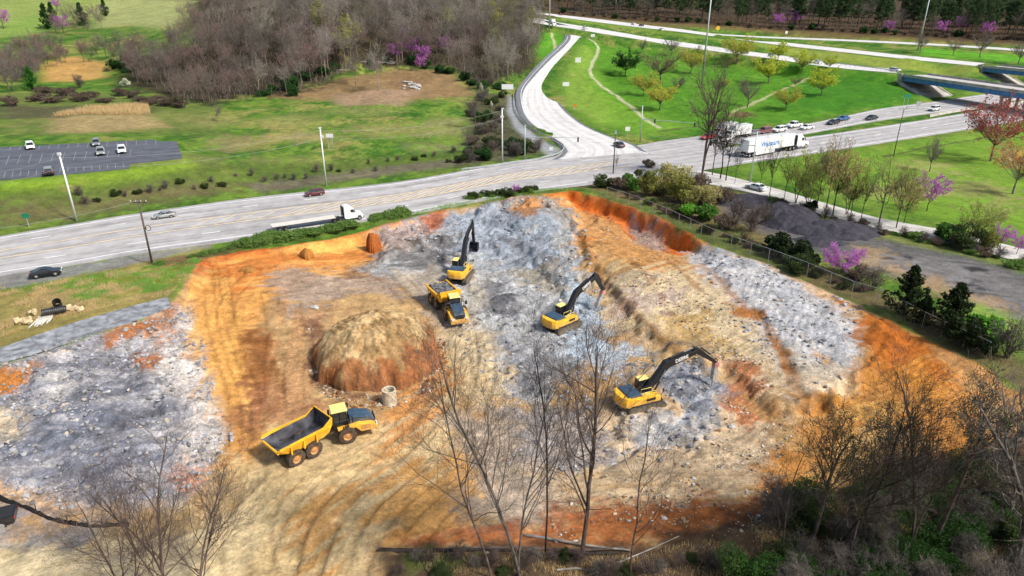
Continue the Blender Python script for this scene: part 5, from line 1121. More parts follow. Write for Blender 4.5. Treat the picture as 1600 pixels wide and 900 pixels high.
for k, px, py, pm, lb, nm in [('suv', 1459, 173, P_WHITE, 'white SUV beside the concrete slope of the nearer overpass', 'car'), ('sedan', 1361, 187, P_BLACK, 'black car alone on the far carriageway in front of the overpass slope', 'car'), ('sedan', 1317, 188, P_BLUE, 'blue car just behind a black car on the far carriageway', 'car'), ('coupe', 1301, 194, P_BLACK, 'black car just ahead of the blue car', 'car'),
        ('pickup', 1240, 199, P_WHITE, 'white pickup truck above the cab of the white semi truck', 'pickup truck'), ('sedan', 1260, 202, P_WHITE, 'white car right behind the white pickup truck', 'car'), ('suv', 1217, 206, P_WHITE, 'white SUV ahead of the white pickup in the traffic queue', 'car'), ('suv', 1194, 208, P_MAR, 'rosy maroon car in the traffic queue above the trailer', 'car'), ('sedan', 1175, 211, P_GREY, 'grey car in the traffic queue above the trailer roof', 'car'),
        ('pickup', 1128, 222, P_WHITE, 'white pickup at the head of the queue behind the bare trees', 'pickup truck'), ('sedan', 1106, 217, P_BRED, 'red car at the head of the traffic queue behind the bare trees', 'car')]:
    put(car(k, pm, 'queued_car' if 'queue' in lb else 'passing_car', lb, nm), px, py, .05, hf, 1.1)
for k, px, py, z, pm, a, lb in [('suv', 1398, 111.5, 7.1, P_WHITE, ((1310, 103), (1408, 113)), 'white SUV on the interstate just before the nearer overpass'), ('sedan', 1033, 48, 18.6, P_WHITE, ((1060, 47), (987, 39)), 'light car on the middle interstate road nearest the tall mast'), ('sedan', 1002, 41, 19.5, P_NAVY, ((1060, 47), (987, 39)), 'dark car on the middle interstate road'), ('sedan', 990, 39, 19.9, P_WHITE, ((1060, 47), (987, 39)), 'white car just ahead of the dark one on the middle interstate road'),
        ('suv', 876, 24.5, 23.7, P_MAR, ((987, 39), (910, 29)), 'dark reddish car at the far left end of the interstate'), ('suv', 914, 45.5, 19.4, P_WHITE, ((915, 45), (978, 55.5)), 'white car at the point where the ramp joins the interstate'), ('sedan', 1278, 99, 8.7, P_WHITE, ((1200, 87), (1310, 103)), 'white car on the interstate behind the yellow green trees'), ('sedan', 1206, 88, 10.3, P_SILVER, ((1200, 87), (1310, 103)), 'silver car on the interstate behind the tallest yellow green tree')]:
    put(car(k, pm, 'interstate_car', lb, 'car'), px, py, z, head(a[0], a[1], z))
put(car('sedan', P_WHITE, 'sedan', 'pale car on the frontage road behind the dark tree stems', 'car'), 1181, 296, .05, head((1200, 298), (1130, 280), 0))
put(car('pickup', P_BLACK, 'pickup', 'dark pickup truck cut off by the lower left corner of the picture', 'pickup truck'), -30, 826, -3.05, R(205))
# ---- heavy road trucks
M_CHR = mat('chrome', (.6, .6, .6), .2, .9, noise=.02); M_BLUET = mat('blue_lettering', (.02, .16, .55), .5, noise=0); M_FRM = mat('frame_black', (.02, .02, .02), .7, noise=.1)
def tractor(e, x0, pm, sleeper=True):
    # x0: rear of frame
    mb = MB(); mb.box((x0 + 3.6, 0, .85), (7.2, .9, .3)); mb.box((x0 + 1.4, 0, 1.12), (1.4, 1.0, .12)); mb.build('chassis', M_FRM, e)
    cx = x0 + 3.0
    mb = MB(); mb.prism([(cx, 1.0), (cx, 3.55), (cx + .4, 3.75), (cx + 1.6, 3.6), (cx + 2.3, 2.95), (cx + 2.75, 2.05), (cx + 3.1, 1.95), (cx + 4.3, 1.65), (cx + 4.55, 1.3), (cx + 4.55, .6), (cx + 4.0, .55), (cx + 3.95, 1.05), (cx + 3.3, 1.1), (cx + 3.15, .6), (cx + 1.2, .6)], -1.15, 1.15)
    mb.build('cab', pm, e, bevel=.09)
    mb = MB(); mb.add([(cx + 2.33, -1.0, 2.9), (cx + 2.33, 1.0, 2.9), (cx + 2.77, 1.0, 2.1), (cx + 2.77, -1.0, 2.1)], [(0, 1, 2, 3)]); mb.build('windshield', M_GLASS, e)
    for s in (-1, 1):
        mb = MB(); mb.box((cx + 1.95, s * 1.16, 2.45), (.75, .03, .65)); mb.build('side_window', M_GLASS, e)
        mb = MB(); mb.box((cx + 4.45, s * .85, 1.2), (.2, .35, .3)); mb.build('headlight', M_LIGHT, e)
        mb = MB(); mb.cyl((cx + .2, s * 1.05, .75), (cx + 1.9, s * 1.05, .75), .3, 12); mb.build('fuel_tank', M_CHR, e)
        mb = MB(); mb.box((cx + 2.5, s * 1.4, 2.4), (.12, .2, .6)); mb.build('mirror', M_TRIM, e)
        wheel(e, cx + 3.62, s * 1.02, .52, .32, M_CHR)
        for k in (.75, 2.0): wheel(e, x0 + k, s * .95, .52, .6, M_CHR)
    mb = MB(); mb.box((cx + 4.6, 0, .65), (.12, 2.3, .4)); mb.box((cx + 4.57, 0, 1.2), (.06, 1.1, .6)); mb.build('bumper', M_CHR, e)
    mb = MB(); mb.box((cx + .02, 0, 2.3), (.05, 2.1, 2.3)); mb.tube([(cx - .15, .9, 1.0), (cx - .15, .9, 3.6)], .09, 8); mb.build('cab_rear', M_FRM, e)
e = empty('semi_truck', (0, 0, 0), 0, 'white semi truck whose trailer side reads Walmart in blue letters', 'semi truck')
mb = MB(); mb.box((-2.2, 0, 2.65), (16.1, 2.6, 2.75)); tr = mb.build('trailer', P_WHITE, e, bevel=.04)
t = text_mesh('Walmart', 1.75, M_BLUET); t.parent = e; t.location = (-3.0, -1.315, 2.15); t.rotation_euler = (R(90), 0, 0)
mb = MB(); mb.box((-2.2, 0, 1.15), (15.9, 1.0, .25)); mb.build('trailer_frame', M_FRM, e)
for s in (-1, 1):
    mb = MB(); mb.box((-4.2, s * 1.22, .85), (6.6, .05, .85)); mb.build('side_skirt', P_WHITE, e)
    for k in (-8.6, -9.9 + .05): wheel(e, k + .4, s * .98, .5, .55, M_CHR)
mb = MB(); mb.box((-10.3, 0, .6), (.12, 2.4, .14)); mb.box((-10.26, 0, 2.65), (.06, 2.4, 2.5)); mb.build('rear_door', P_WHITE, e)
tractor(e, 4.2, P_WHITE); put(e, 1207, 238, .05, head((1160, 246), (1262, 229), 0), 1.12)
e = empty('flatbed_truck', (0, 0, 0), 0, 'white truck pulling a long empty flatbed trailer behind the roadside bushes', 'flatbed truck')
mb = MB(); mb.box((-4, 0, 1.35), (14.5, 2.55, .14)); mb.build('flatbed', mat('pale_deck_boards', (.62, .58, .52), .8), e)
mb = MB(); mb.box((-4, 0, 1.1), (14.4, .9, .35)); mb.box((-4, 1.2, 1.22), (14.5, .1, .2)); mb.box((-4, -1.2, 1.22), (14.5, .1, .2)); mb.build('trailer_frame', M_FRM, e)
for s in (-1, 1):
    for k in (-8.2, -9.5): wheel(e, k, s * .98, .48, .5, M_CHR)
tractor(e, 2.3, P_WHITE); put(e, 502, 350, .05, head((430, 362), (570, 341), 0), .8)
def boxtruck(px, py, z, a, L, lb):
    e = empty('box_truck', (0, 0, 0), 0, lb, 'box truck'); mb = MB(); mb.box((-1, 0, 2.4), (L - 2.3, 2.5, 2.7)); mb.build('cargo_box', P_WHITE, e, bevel=.04)
    mb = MB(); mb.box((0, 0, .8), (L, .9, .25)); mb.build('chassis', M_FRM, e); x = L / 2
    mb = MB(); mb.prism([(x - 2.1, .6), (x - 2.1, 2.4), (x - 1.5, 2.5), (x - .9, 2.35), (x - .5, 1.6), (x + .3, 1.4), (x + .4, .6)], -1.1, 1.1); mb.build('cab', P_WHITE, e, bevel=.08)
    mb = MB(); mb.add([(x - .87, -.95, 2.3), (x - .87, .95, 2.3), (x - .5, .95, 1.65), (x - .5, -.95, 1.65)], [(0, 1, 2, 3)]); mb.box((x - 1.35, 0, 1.95), (.6, 2.23, .5)); mb.build('window', M_GLASS, e)
    for s in (-1, 1):
        wheel(e, x - .35, s * .95, .45, .3); wheel(e, -x + 1.6, s * .9, .45, .5)
    put(e, px, py, z, a)
boxtruck(1152, 215, .05, hf, 9.5, 'long white box truck in the traffic queue behind the bare trees'); boxtruck(1132, 211.5, .05, hf, 8.5, 'white box truck in the outer lane behind the longer box truck')
boxtruck(863, 40, 20.9, head((847, 34), (880, 39), 21), 9, 'white box truck at the far left end of the interstate')

# ---------------------------------------------------------------- construction machines
M_Y = mat('machine_yellow', (.92, .47, .025), .42, noise=.12, scale=1.2); 
def dust(m, top=2.0, amt=.75, col=(.36, .27, .16)):
    t = m.node_tree; b = t.nodes['Principled BSDF']; src = b.inputs['Base Color'].links[0].from_socket; tc = t.nodes.new('ShaderNodeTexCoord'); sp = t.nodes.new('ShaderNodeSeparateXYZ'); t.links.new(tc.outputs['Object'], sp.inputs[0])
    n = t.nodes.new('ShaderNodeTexNoise'); n.inputs['Scale'].default_value = 2.2; n.inputs['Detail'].default_value = 8; n.inputs['Roughness'].default_value = .7; t.links.new(tc.outputs['Object'], n.inputs['Vector'])
    mr = t.nodes.new('ShaderNodeMapRange'); mr.inputs[1].default_value = top; mr.inputs[2].default_value = .3; mr.inputs[3].default_value = -.25; mr.inputs[4].default_value = .45; t.links.new(sp.outputs[2], mr.inputs[0])
    ad = t.nodes.new('ShaderNodeMath'); ad.operation = 'ADD'; t.links.new(mr.outputs[0], ad.inputs[0]); t.links.new(n.outputs[0], ad.inputs[1])
    m2 = t.nodes.new('ShaderNodeMapRange'); m2.inputs[1].default_value = .42; m2.inputs[2].default_value = .72; m2.inputs[4].default_value = amt; t.links.new(ad.outputs[0], m2.inputs[0])
    mx = t.nodes.new('ShaderNodeMix'); mx.data_type = 'RGBA'; mx.inputs[7].default_value = (*col, 1); t.links.new(m2.outputs[0], mx.inputs[0]); t.links.new(src, mx.inputs[6]); t.links.new(mx.outputs[2], b.inputs['Base Color'])
dust(M_Y, 2.6, .6)
M_YP = mat('faded_yellow_roof', (.86, .68, .22), .5, noise=.1); M_BK = mat('machine_black', (.014, .015, .018), .45, noise=.15); M_BL = mat('blue_black_hood', (.035, .07, .11), .22, noise=.15, coat=.5)
dust(M_BK, 1.7, .45); dust(M_BL, 2.9, .35)
M_STEEL = mat('worn_bed_steel', (.13, .13, .15), .38, .5, noise=.5, scale=.7); M_MUD = mat('muddy_rubber', (.085, .058, .038), .95, noise=.4, scale=3); M_RIMY = mat('dusty_orange_rim', (.52, .26, .09), .6, noise=.2); M_TRK = mat('dusty_track_steel', (.16, .13, .10), .8, .2, noise=.35, scale=3)
M_HAM = mat('faded_red_hammer', (.50, .24, .20), .6, noise=.3, scale=2); M_HAM2 = mat('dusty_grey_steel', (.42, .40, .38), .6, .2, noise=.2); M_LET = mat('white_lettering', (.8, .8, .78), .5, noise=0); M_CHRR = mat('cylinder_rod', (.6, .6, .6), .2, .9, noise=0)
def hose(p0, p1, parent, r=.08, rod=.05, k=.6):
    a, b = Vector(p0), Vector(p1); m_ = a.lerp(b, k); mb = MB(); mb.tube([a, m_], r, 8); o = mb.build('cylinder', M_BK, parent); mb = MB(); mb.tube([m_, b], rod, 8); mb.build('piston_rod', M_CHRR, o); return o
def big_wheel(parent, x, y, r=.93, wd=.66):
    mb = MB(); n = 26; s = 1 if y > 0 else -1
    prof = [(r * .5, -wd / 2), (r * .85, -wd / 2), (r * .96, -wd * .42), (r * .96, wd * .42), (r * .85, wd / 2), (r * .5, wd / 2)]; vs = []
    for rad, yy in prof: vs += [(rad * math.cos(6.28318 * k / n), yy, rad * math.sin(6.28318 * k / n)) for k in range(n)]
    mb.add(vs, [(i * n + k, i * n + (k + 1) % n, (i + 1) * n + (k + 1) % n, (i + 1) * n + k) for i in range(5) for k in range(n)])
    for k in range(24):
        a = 6.28318 * k / 24
        for q in (-1, 1): mb.box((r * .965, q * wd * .25, 0), (.09, wd * .47, r * .13), Matrix.Rotation(-a - q * .07, 4, 'Y'))
    w_ = mb.build('wheel', M_MUD, parent); w_.location = (x, y, r)
    mb = MB(); vs = []; n = 20
    for rad, yy in [(r * .53, .46), (r * .50, .40), (r * .30, .22), (r * .30, .34), (r * .1, .40)]: vs += [(rad * math.cos(6.28318 * k / n), s * yy * wd, rad * math.sin(6.28318 * k / n)) for k in range(n)]
    mb.add(vs, [(i * n + k, i * n + (k + 1) % n, (i + 1) * n + (k + 1) % n, (i + 1) * n + k) for i in range(4) for k in range(n)] + [tuple(range(4 * n, 5 * n))])
    mb.build('rim', M_RIMY, w_, fix=True); return w_
def dump_truck(x, y, z, rz, art, label):
    e = empty('articulated_dump_truck', (x, y, z), rz, label, 'dump truck')
    # rear unit, origin over the middle axle, +x forward
    mb = MB(); mb.box((-.3, 0, 1.25), (5.6, 1.0, .4)); mb.box((1.9, 0, 1.15), (1.6, .6, .5)); mb.box((-.97, 0, .95), (2.2, 2.0, .25)); mb.build('rear_frame', M_BK, e)
    # dump body as an open shell with thickness
    O = [(-3.55, 1.75, 1.35), (2.15, 1.62, 1.3)]
    def ringv(x_, zt, zb, wt, wb): return [(x_, -wt, zt), (x_, -wb, zb), (x_, wb, zb), (x_, wt, zt)]
    st = [(-3.75, 2.75, 2.35, 1.72, 1.45), (-2.6, 2.85, 1.75, 1.72, 1.35), (-1.5, 2.9, 1.55, 1.72, 1.3), (1.2, 2.95, 1.55, 1.72, 1.3), (1.95, 3.35, 1.9, 1.72, 1.4), (2.35, 3.6, 2.7, 1.66, 1.5)]
    vs = []; fs = []
    for s_ in st: vs += ringv(*s_)
    ni = len(vs)
    for (a_, zt, zb, wt, wb) in st: vs += ringv(a_ - (.12 if a_ > 1.9 else 0), zt, zb + .13, wt - .14, wb - .1)
    m_ = len(st)
    for i in range(m_ - 1):
        for k in range(3): fs.append((i * 4 + k, (i + 1) * 4 + k, (i + 1) * 4 + k + 1, i * 4 + k + 1))
        for a0 in (0, 3): fs.append((i * 4 + a0, ni + i * 4 + a0, ni + (i + 1) * 4 + a0, (i + 1) * 4 + a0))
    fs += [(0, 1, ni + 1, ni), (1, 2, ni + 2, ni + 1), (2, 3, ni + 3, ni + 2)]
    L_ = (m_ - 1) * 4; fs += [(L_, L_ + 1, L_ + 2, L_ + 3), (L_, ni + L_, ni + L_ + 3, L_ + 3)]
    mb = MB(); mb.add(vs, fs)
    for s in (-1, 1):
        mb.box((-.8, s * 1.74, 2.82), (5.6, .12, .2), Matrix.Rotation(0, 4, 'Y'))
        for k in (-2.4, -1.0, .4): mb.box((k, s * 1.66, 2.2), (.14, .12, 1.0))
    mb.box((-3.7, 0, 2.42), (.16, 3.0, .25))
    db = mb.build('dump_body', M_Y, e)
    mb = MB(); ins = []
    for (a_, zt, zb, wt, wb) in st: ins += ringv(a_ - (.13 if a_ > 1.9 else 0), zt - .12, zb + .145, wt - .155, wb - .12)
    mb.add(ins, [(i * 4 + k, i * 4 + k + 1, (i + 1) * 4 + k + 1, (i + 1) * 4 + k) for i in range(m_ - 1) for k in range(3)] + [(L_, L_ + 1, L_ + 2, L_ + 3)])
    mb.build('bed_liner', M_STEEL, db, fix=False)
    for s in (-1, 1):
        for k in (0, -1.95): big_wheel(e, k, s * 1.32)
        hose((1.2, s * .75, 1.2), (-.2, s * .95, 1.75), e, .11, .07)
    # tractor unit about the hitch
    h = empty('tractor_unit', (2.75, 0, 0), art); h.parent = e
    def add(name, mb, m_, **k): return mb.build(name, m_, h, **k)
    mb = MB(); mb.box((1.9, 0, 1.15), (4.6, .95, .5)); add('front_frame', mb, M_BK)
    mb = MB(); mb.prism([(.75, 1.55), (.75, 1.75), (2.35, 1.85), (2.9, 1.95), (4.35, 1.7), (4.75, 1.35), (4.75, .95), (3.1, .95), (2.6, 1.55)], -1.32, 1.32)
    mb.box((4.72, 0, 1.0), (.3, 2.7, .5)); add('fender', mb, M_Y, bevel=.05)
    mb = MB(); mb.prism([(2.05, 1.9), (2.05, 2.72), (2.7, 2.68), (4.1, 2.3), (4.6, 2.0), (4.68, 1.5), (2.05, 1.6)], -.82, .82); add('hood', mb, M_BL, bevel=.12)
    mb = MB(); mb.box((4.7, 0, 1.72), (.1, 1.2, .55)); add('grille', mb, M_BK)
    for s in (-1, 1):
        mb = MB(); mb.box((4.78, s * 1.0, 1.45), (.12, .4, .26)); add('headlight', mb, M_LIGHT)
        mb = MB(); mb.box((3.6, s * 1.33, 1.45), (1.0, .04, .45)); add('side_vent', mb, M_RIMY)
        mb = MB(); mb.tube([(2.1, s * .8, 2.9), (2.3, s * 1.45, 2.9)], .03, 5); mb.box((2.3, s * 1.5, 2.75), (.1, .3, .55)); add('mirror', mb, M_BK)
        w_ = big_wheel(h, 1.65, s * 1.32)
        mb = MB(); mb.tube([(.55, s * 1.0, 1.7), (.55, s * 1.3, 1.7), (.55, s * 1.3, 2.7)], .03, 5); mb.tube([(1.9, s * 1.3, 1.85), (1.9, s * 1.3, 2.7), (.6, s * 1.3, 2.7)], .03, 5); add('handrail', mb, M_BK)
    mb = MB(); mb.add([(.35, -.75, 1.6), (2.0, -.75, 1.6), (2.0, .75, 1.6), (.35, .75, 1.6), (.45, -.68, 3.45), (1.75, -.68, 3.45), (1.75, .68, 3.45), (.45, .68, 3.45)], [(0, 3, 2, 1), (4, 5, 6, 7), (0, 1, 5, 4), (1, 2, 6, 5), (2, 3, 7, 6), (3, 0, 4, 7)]); add('cab_glass', mb, M_GLASS, bevel=.04)
    mb = MB()
    for s in (-1, 1):
        for (a_, b_) in ((.35, .45), (1.15, 1.1), (2.0, 1.75)): mb.tube([(a_, s * .77, 1.6), (b_, s * .7, 3.45)], .06, 5)
        mb.box((1.15, s * .76, 1.85), (1.6, .06, .55))
    add('cab_frame', mb, M_BK)
    mb = MB(); mb.box((1.12, 0, 3.55), (1.75, 1.65, .2), None, .9, .9); add('cab_roof', mb, M_YP, bevel=.05)
    mb = MB(); mb.tube([(.2, .7, 1.5), (.2, .7, 3.1)], .1, 8); add('exhaust', mb, M_BK)
    return e
dump_truck(-20.9, 57.2, gz(-20.9, 57.2, False) + .0, R(47), R(-24), 'empty yellow articulated dump truck driving right in the near left of the pit')
d2 = dump_truck(-10.0, 92.8, gz(-10, 92.8, False), R(-62), R(-10), 'yellow articulated dump truck loaded with grey rock and facing the camera')
rng = np.random.default_rng(9); V = []; Fs = []; IFA = np.array(if_)
n = 40; g = np.linspace(-1, 1, n); U, Vv = np.meshgrid(g, g); zl = 2.55 + .55 * np.clip(1 - U ** 2, 0, 1) ** .5 * np.clip(1 - Vv ** 2, 0, 1) ** .5 + (fbm(U * 4, Vv * 4, 3, 3) - .5) * .3; xl = -.75 + U * 2.6; yl = Vv * 1.5
gv = np.stack([xl.ravel(), yl.ravel(), zl.ravel()], 1); I = (np.arange(n - 1)[:, None] * n + np.arange(n - 1)[None, :]).ravel(); GF = np.stack([I, I + 1, I + n + 1, I + n], 1).tolist()
VS = gv.tolist()
for k in range(160):
    i = rng.integers(len(gv)); s = rng.uniform(.08, .25); q = iv * rng.uniform(.7, 1.25, (12, 1)) * s + gv[i] * [.96, .93, 1]; o_ = len(VS); VS += q.tolist(); GF += [tuple(int(a) + o_ for a in f) for f in if_]
me = bpy.data.meshes.new('rock_load'); me.from_pydata(VS, [], GF); me.materials.append(mat('load_rock', (.16, .16, .17), .95, noise=.4, scale=2.5, bump=.4)); o = bpy.data.objects.new('rock_load', me); COL.objects.link(o); o.location = d2.location; o.rotation_euler = d2.rotation_euler
T(o, 'load of dark grey broken rock heaped in the body of the second dump truck', 'rock load')

def excavator(x, y, z, rz, label, foot, bend, elbow, stick, tool, tip, slew=0):
    e = empty('excavator', (x, y, z), rz, label, 'excavator')
    for s in (-1, 1):
        L, r = 2.45, .5; path = []
        for k in range(9): a = -math.pi / 2 + math.pi * k / 8; path.append((L - r + r * math.cos(a), .52 + r * math.sin(a)))
        for k in range(9): a = math.pi / 2 + math.pi * k / 8; path.append((-L + r + r * math.cos(a), .52 + r * math.sin(a)))
        mb = MB(); mb.prism(path, s * 1.32 - .34, s * 1.32 + .34); tr = mb.build('track', M_TRK, e)
        # shoes
        mb = MB(); P = path + [path[0]]; 
        tot = 0; pts = []
        for i in range(len(P) - 1):
            d = math.hypot(P[i + 1][0] - P[i][0], P[i + 1][1] - P[i][1]); n_ = max(1, round(d / .22))
            for k in range(n_): t_ = k / n_; pts.append((P[i][0] + (P[i + 1][0] - P[i][0]) * t_, P[i][1] + (P[i + 1][1] - P[i][1]) * t_))
        for px_, pz_ in pts:
            cx_ = min(max(px_, -L + r), L - r); dx_, dz_ = px_ - cx_, pz_ - .52; a = math.atan2(dz_, dx_) if abs(px_ - cx_) > 1e-3 else (math.pi / 2 if dz_ > 0 else -math.pi / 2)
            mb.box((0, s * 1.32, 0), (.07, .7, .14), Matrix.Translation((px_, 0, pz_)) @ Matrix.Rotation(-a, 4, 'Y'))
        mb.build('track_shoes', M_TRK, tr)
        mb = MB()
        for k in range(7): mb.cyl((-1.6 + k * .53, s * 1.68, .3), (-1.6 + k * .53, s * 1.7, .3), .16, 10)
        for q in (-1, 1): mb.cyl((q * 1.95, s * 1.68, .52), (q * 1.95, s * 1.72, .52), .34, 14)
        mb.box((0, s * 1.675, .62), (3.2, .03, .22)); mb.build('rollers', M_BK, tr)
    mb = MB(); mb.box((0, 0, .7), (2.2, 2.0, .4)); mb.cyl((0, 0, .85), (0, 0, 1.15), .75, 20); mb.build('undercarriage', M_BK, e)
    h = empty('upper_structure', (0, 0, 0), slew); h.parent = e
    def add(name, mb, m_, **k): return mb.build(name, m_, h, **k)
    mb = MB(); mb.box((-.4, 0, 1.22), (4.9, 2.9, .18)); add('deck', mb, M_BK)
    # counterweight, rounded
    pts = [(-2.2, -1.5), (-2.75, -1.42), (-3.1, -1.0), (-3.25, 0), (-3.1, 1.0), (-2.75, 1.42), (-2.2, 1.5)]
    vs = [(a, b, 1.2) for a, b in pts] + [(a * 1.0, b, 1.9) for a, b in pts] + [(a * .97, b * .96, 2.35) for a, b in pts]; n_ = len(pts)
    fs = [tuple(range(n_)), tuple(range(3 * n_ - 1, 2 * n_ - 1, -1))] + [(j * n_ + i, j * n_ + (i + 1) % n_, (j + 1) * n_ + (i + 1) % n_, (j + 1) * n_ + i) for j in range(2) for i in range(n_)]
    mb = MB(); mb.add(vs, fs); add('counterweight', mb, M_Y, bevel=.04)
    mb = MB(); mb.prism([(-2.2, 1.31), (-2.2, 2.2), (.3, 2.15), (1.7, 1.95), (1.7, 1.31)], -1.5, -.62); add('side_housing', mb, M_Y, bevel=.04)
    mb = MB(); mb.box((.4, -1.515, 1.75), (1.2, .03, .3)); add('side_vent', mb, M_BK)
    mb = MB(); mb.prism([(-2.2, 1.31), (-2.2, 2.2), (-.4, 2.2), (-.4, 1.31)], .5, 1.5); add('engine_side', mb, M_Y, bevel=.04)
    mb = MB(); mb.prism([(-2.5, 2.2), (-2.35, 2.5), (-.75, 2.55), (-.6, 2.2)], -1.2, 1.25); add('engine_hood', mb, M_BL, bevel=.06)
    mb = MB(); mb.box((-1.2, 0, 1.75), (2.0, 1.3, .9)); add('engine_core', mb, M_BK)
    mb = MB()
    for q in (-1.42, -.7): mb.tube([(-.5, q, 2.15), (-.5, q, 2.75), (.9, q, 2.75), (1.0, q, 2.1)], .03, 5)
    for q in (-1.2, -.9): mb.box((-.1, q, 2.3), (.9, .05, .1))
    add('handrail', mb, M_YP)
    cx = 1.05
    mb = MB(); mb.prism([(.05, 1.3), (.05, 3.0), (1.5, 3.05), (1.95, 2.1), (1.95, 1.3)], .57, 1.5); add('cab', mb, M_BK, bevel=.06)
    mb = MB(); mb.box((.8, 1.51, 2.45), (1.1, .02, .85)); mb.box((.8, .56, 2.45), (1.1, .02, .85)); mb.add([(1.54, .65, 3.0), (1.54, 1.42, 3.0), (1.98, 1.42, 2.1), (1.98, .65, 2.1)], [(0, 1, 2, 3)]); add('cab_window', mb, M_GLASS)
    mb = MB(); mb.box((.75, 1.03, 3.1), (1.5, .98, .12), None, .9, .88); add('cab_roof', mb, M_YP, bevel=.03)
    mb = MB(); mb.tube([(1.7, -1.4, 1.9), (1.9, -1.55, 2.5)], .03, 5); mb.box((1.9, -1.55, 2.65), (.06, .25, .35)); add('mirror', mb, M_BK)
    # boom, stick, tool
    f, b_, el, stp = foot, bend, elbow, stick
    mid = lambda p, q, t_: (p[0] + (q[0] - p[0]) * t_, p[1] + (q[1] - p[1]) * t_)
    mb = MB(); mb.beam([(f[0], f[1], .55), (*mid(f, b_, .5), .75), (b_[0], b_[1], 1.0), (*mid(b_, el, .35), .85), (*mid(b_, el, .8), .6), (el[0], el[1], .42)], .62); add('boom', mb, M_BK, bevel=.03)
    for s in (-.42, .42):
        q1 = mid(f, b_, .85); hose((1.3, s * .9, 1.45), (q1[0], s, q1[1] - .1), h, .11, .07, .55)
    u = Vector((el[0] - b_[0], 0, el[1] - b_[1])).normalized(); nrm = Vector((-u.z, 0, u.x))
    p0 = mid(b_, el, .12); ext = Vector((el[0] - stp[0], 0, el[1] - stp[1])).normalized(); tail = Vector((el[0], 0, el[1])) + ext * .75
    hose((p0[0] + nrm.x * .55, 0, p0[1] + nrm.z * .55), (tail.x, 0, tail.z), h, .12, .08, .6)
    mb = MB(); mb.beam([(tail.x, tail.z, .32), (el[0], el[1], .75), (*mid(el, stp, .4), .55), (stp[0], stp[1], .32)], .44); add('stick', mb, M_BK, bevel=.03)
    su = Vector((stp[0] - el[0], 0, stp[1] - el[1])).normalized(); sn = Vector((-su.z, 0, su.x)); sgn = 1 if sn.x > 0 else -1
    a0 = Vector((el[0], 0, el[1])) + su * .3 + sn * .5 * sgn; a1 = Vector((stp[0], 0, stp[1])) - su * .5 + sn * .38 * sgn
    hose(tuple(a0), tuple(a1), h, .1, .06, .6)
    mb = MB(); mb.tube([a1, Vector((stp[0], 0, stp[1])) + sn * .3 * sgn + su * .1], .07, 6); mb.tube([a1, Vector((stp[0], 0, stp[1])) - su * .3], .07, 6); add('linkage', mb, M_BK)
    if tool == 'hammer':
        d = Vector((tip[0] - stp[0], 0, tip[1] - stp[1])); ln = d.length; d.normalize(); P0 = Vector((stp[0], 0, stp[1]))
        q = lambda t_: (P0 + d * ln * t_)
        mb = MB(); mb.beam([(q(-.02).x, q(-.02).z, .6), (q(.18).x, q(.18).z, .66)], .6); hm = add('hammer_bracket', mb, M_HAM, bevel=.03)
        mb = MB(); mb.beam([(q(.18).x, q(.18).z, .52), (q(.68).x, q(.68).z, .5), (q(.76).x, q(.76).z, .34)], .56); add('hammer_body', mb, M_HAM2, bevel=.04)
        mb = MB(); mb.tube([q(.74), q(1.02)], [.09, .06], 8); add('chisel', mb, M_CHRR)
    else:
        # bucket hanging from the stick
        bx, bz = stp; pts = [(bx - .15, bz + .1), (bx + .35, bz + .15), (bx + .62, bz - .5), (bx + .45, bz - 1.15), (bx - .1, bz - 1.45), (bx - .85, bz - 1.3)]
        mb = MB(); wd = .75; n_ = len(pts); inn = [(bx - .1, bz - .02), (bx + .28, bz + .02), (bx + .5, bz - .5), (bx + .36, bz - 1.05), (bx - .1, bz - 1.33), (bx - .82, bz - 1.2)]
        vs = [(a, s * wd, b) for s in (-1, 1) for a, b in pts] + [(a, s * (wd - .05), b) for s in (-1, 1) for a, b in inn]
        fs = [(i, i + 1, n_ + i + 1, n_ + i) for i in range(n_ - 1)] + [(2 * n_ + i, 3 * n_ + i, 3 * n_ + i + 1, 2 * n_ + i + 1) for i in range(n_ - 1)] + [tuple(range(n_)), tuple(range(2 * n_ - 1, n_ - 1, -1)), tuple(range(3 * n_ - 1, 2 * n_ - 1, -1)), tuple(range(3 * n_, 4 * n_))]
        mb.add(vs, fs)
        for k in range(5): yk = -.62 + k * .31; mb.box((bx - .98, yk, bz - 1.27), (.28, .1, .08))
        add('bucket', mb, mat('bucket_steel', (.06, .06, .07), .5, .4, noise=.3), fix=True)
    a = mid(b_, el, .30)
    ang = math.atan2(el[1] - b_[1], el[0] - b_[0])
    t = text_mesh('DEERE', .62, M_LET); t.parent = h; c0 = Vector((mid(b_, el, .45)[0], -.325, mid(b_, el, .45)[1])) - Vector((-math.sin(ang), 0, math.cos(ang))) * .2
    t.matrix_local = Matrix.Translation(c0) @ Matrix.Rotation(-ang, 4, 'Y') @ Matrix.Rotation(R(90), 4, 'X')
    return e
excavator(14.6, 66.2, gz(14.6, 66.2, False) + .05, R(23), 'nearest excavator with a long black boom and a rock hammer right of the bare trees', (.7, 2.0), (3.1, 4.9), (7.2, 5.75), (10.2, 3.5), 'hammer', (10.0, .45))
excavator(7.1, 86.6, gz(7.1, 86.6, False) + .05, R(42), 'middle excavator with a rock hammer curled back towards its tracks', (.7, 2.0), (2.7, 4.7), (6.6, 6.2), (8.6, 3.3), 'hammer', (6.7, .4))
excavator(-8.4, 103.8, gz(-8.4, 103.8, False) + .05, R(76), 'farthest excavator with a bucket and its yellow counterweight turned to the camera', (.7, 2.0), (2.9, 5.4), (6.8, 7.4), (7.6, 3.6), 'bucket', None)
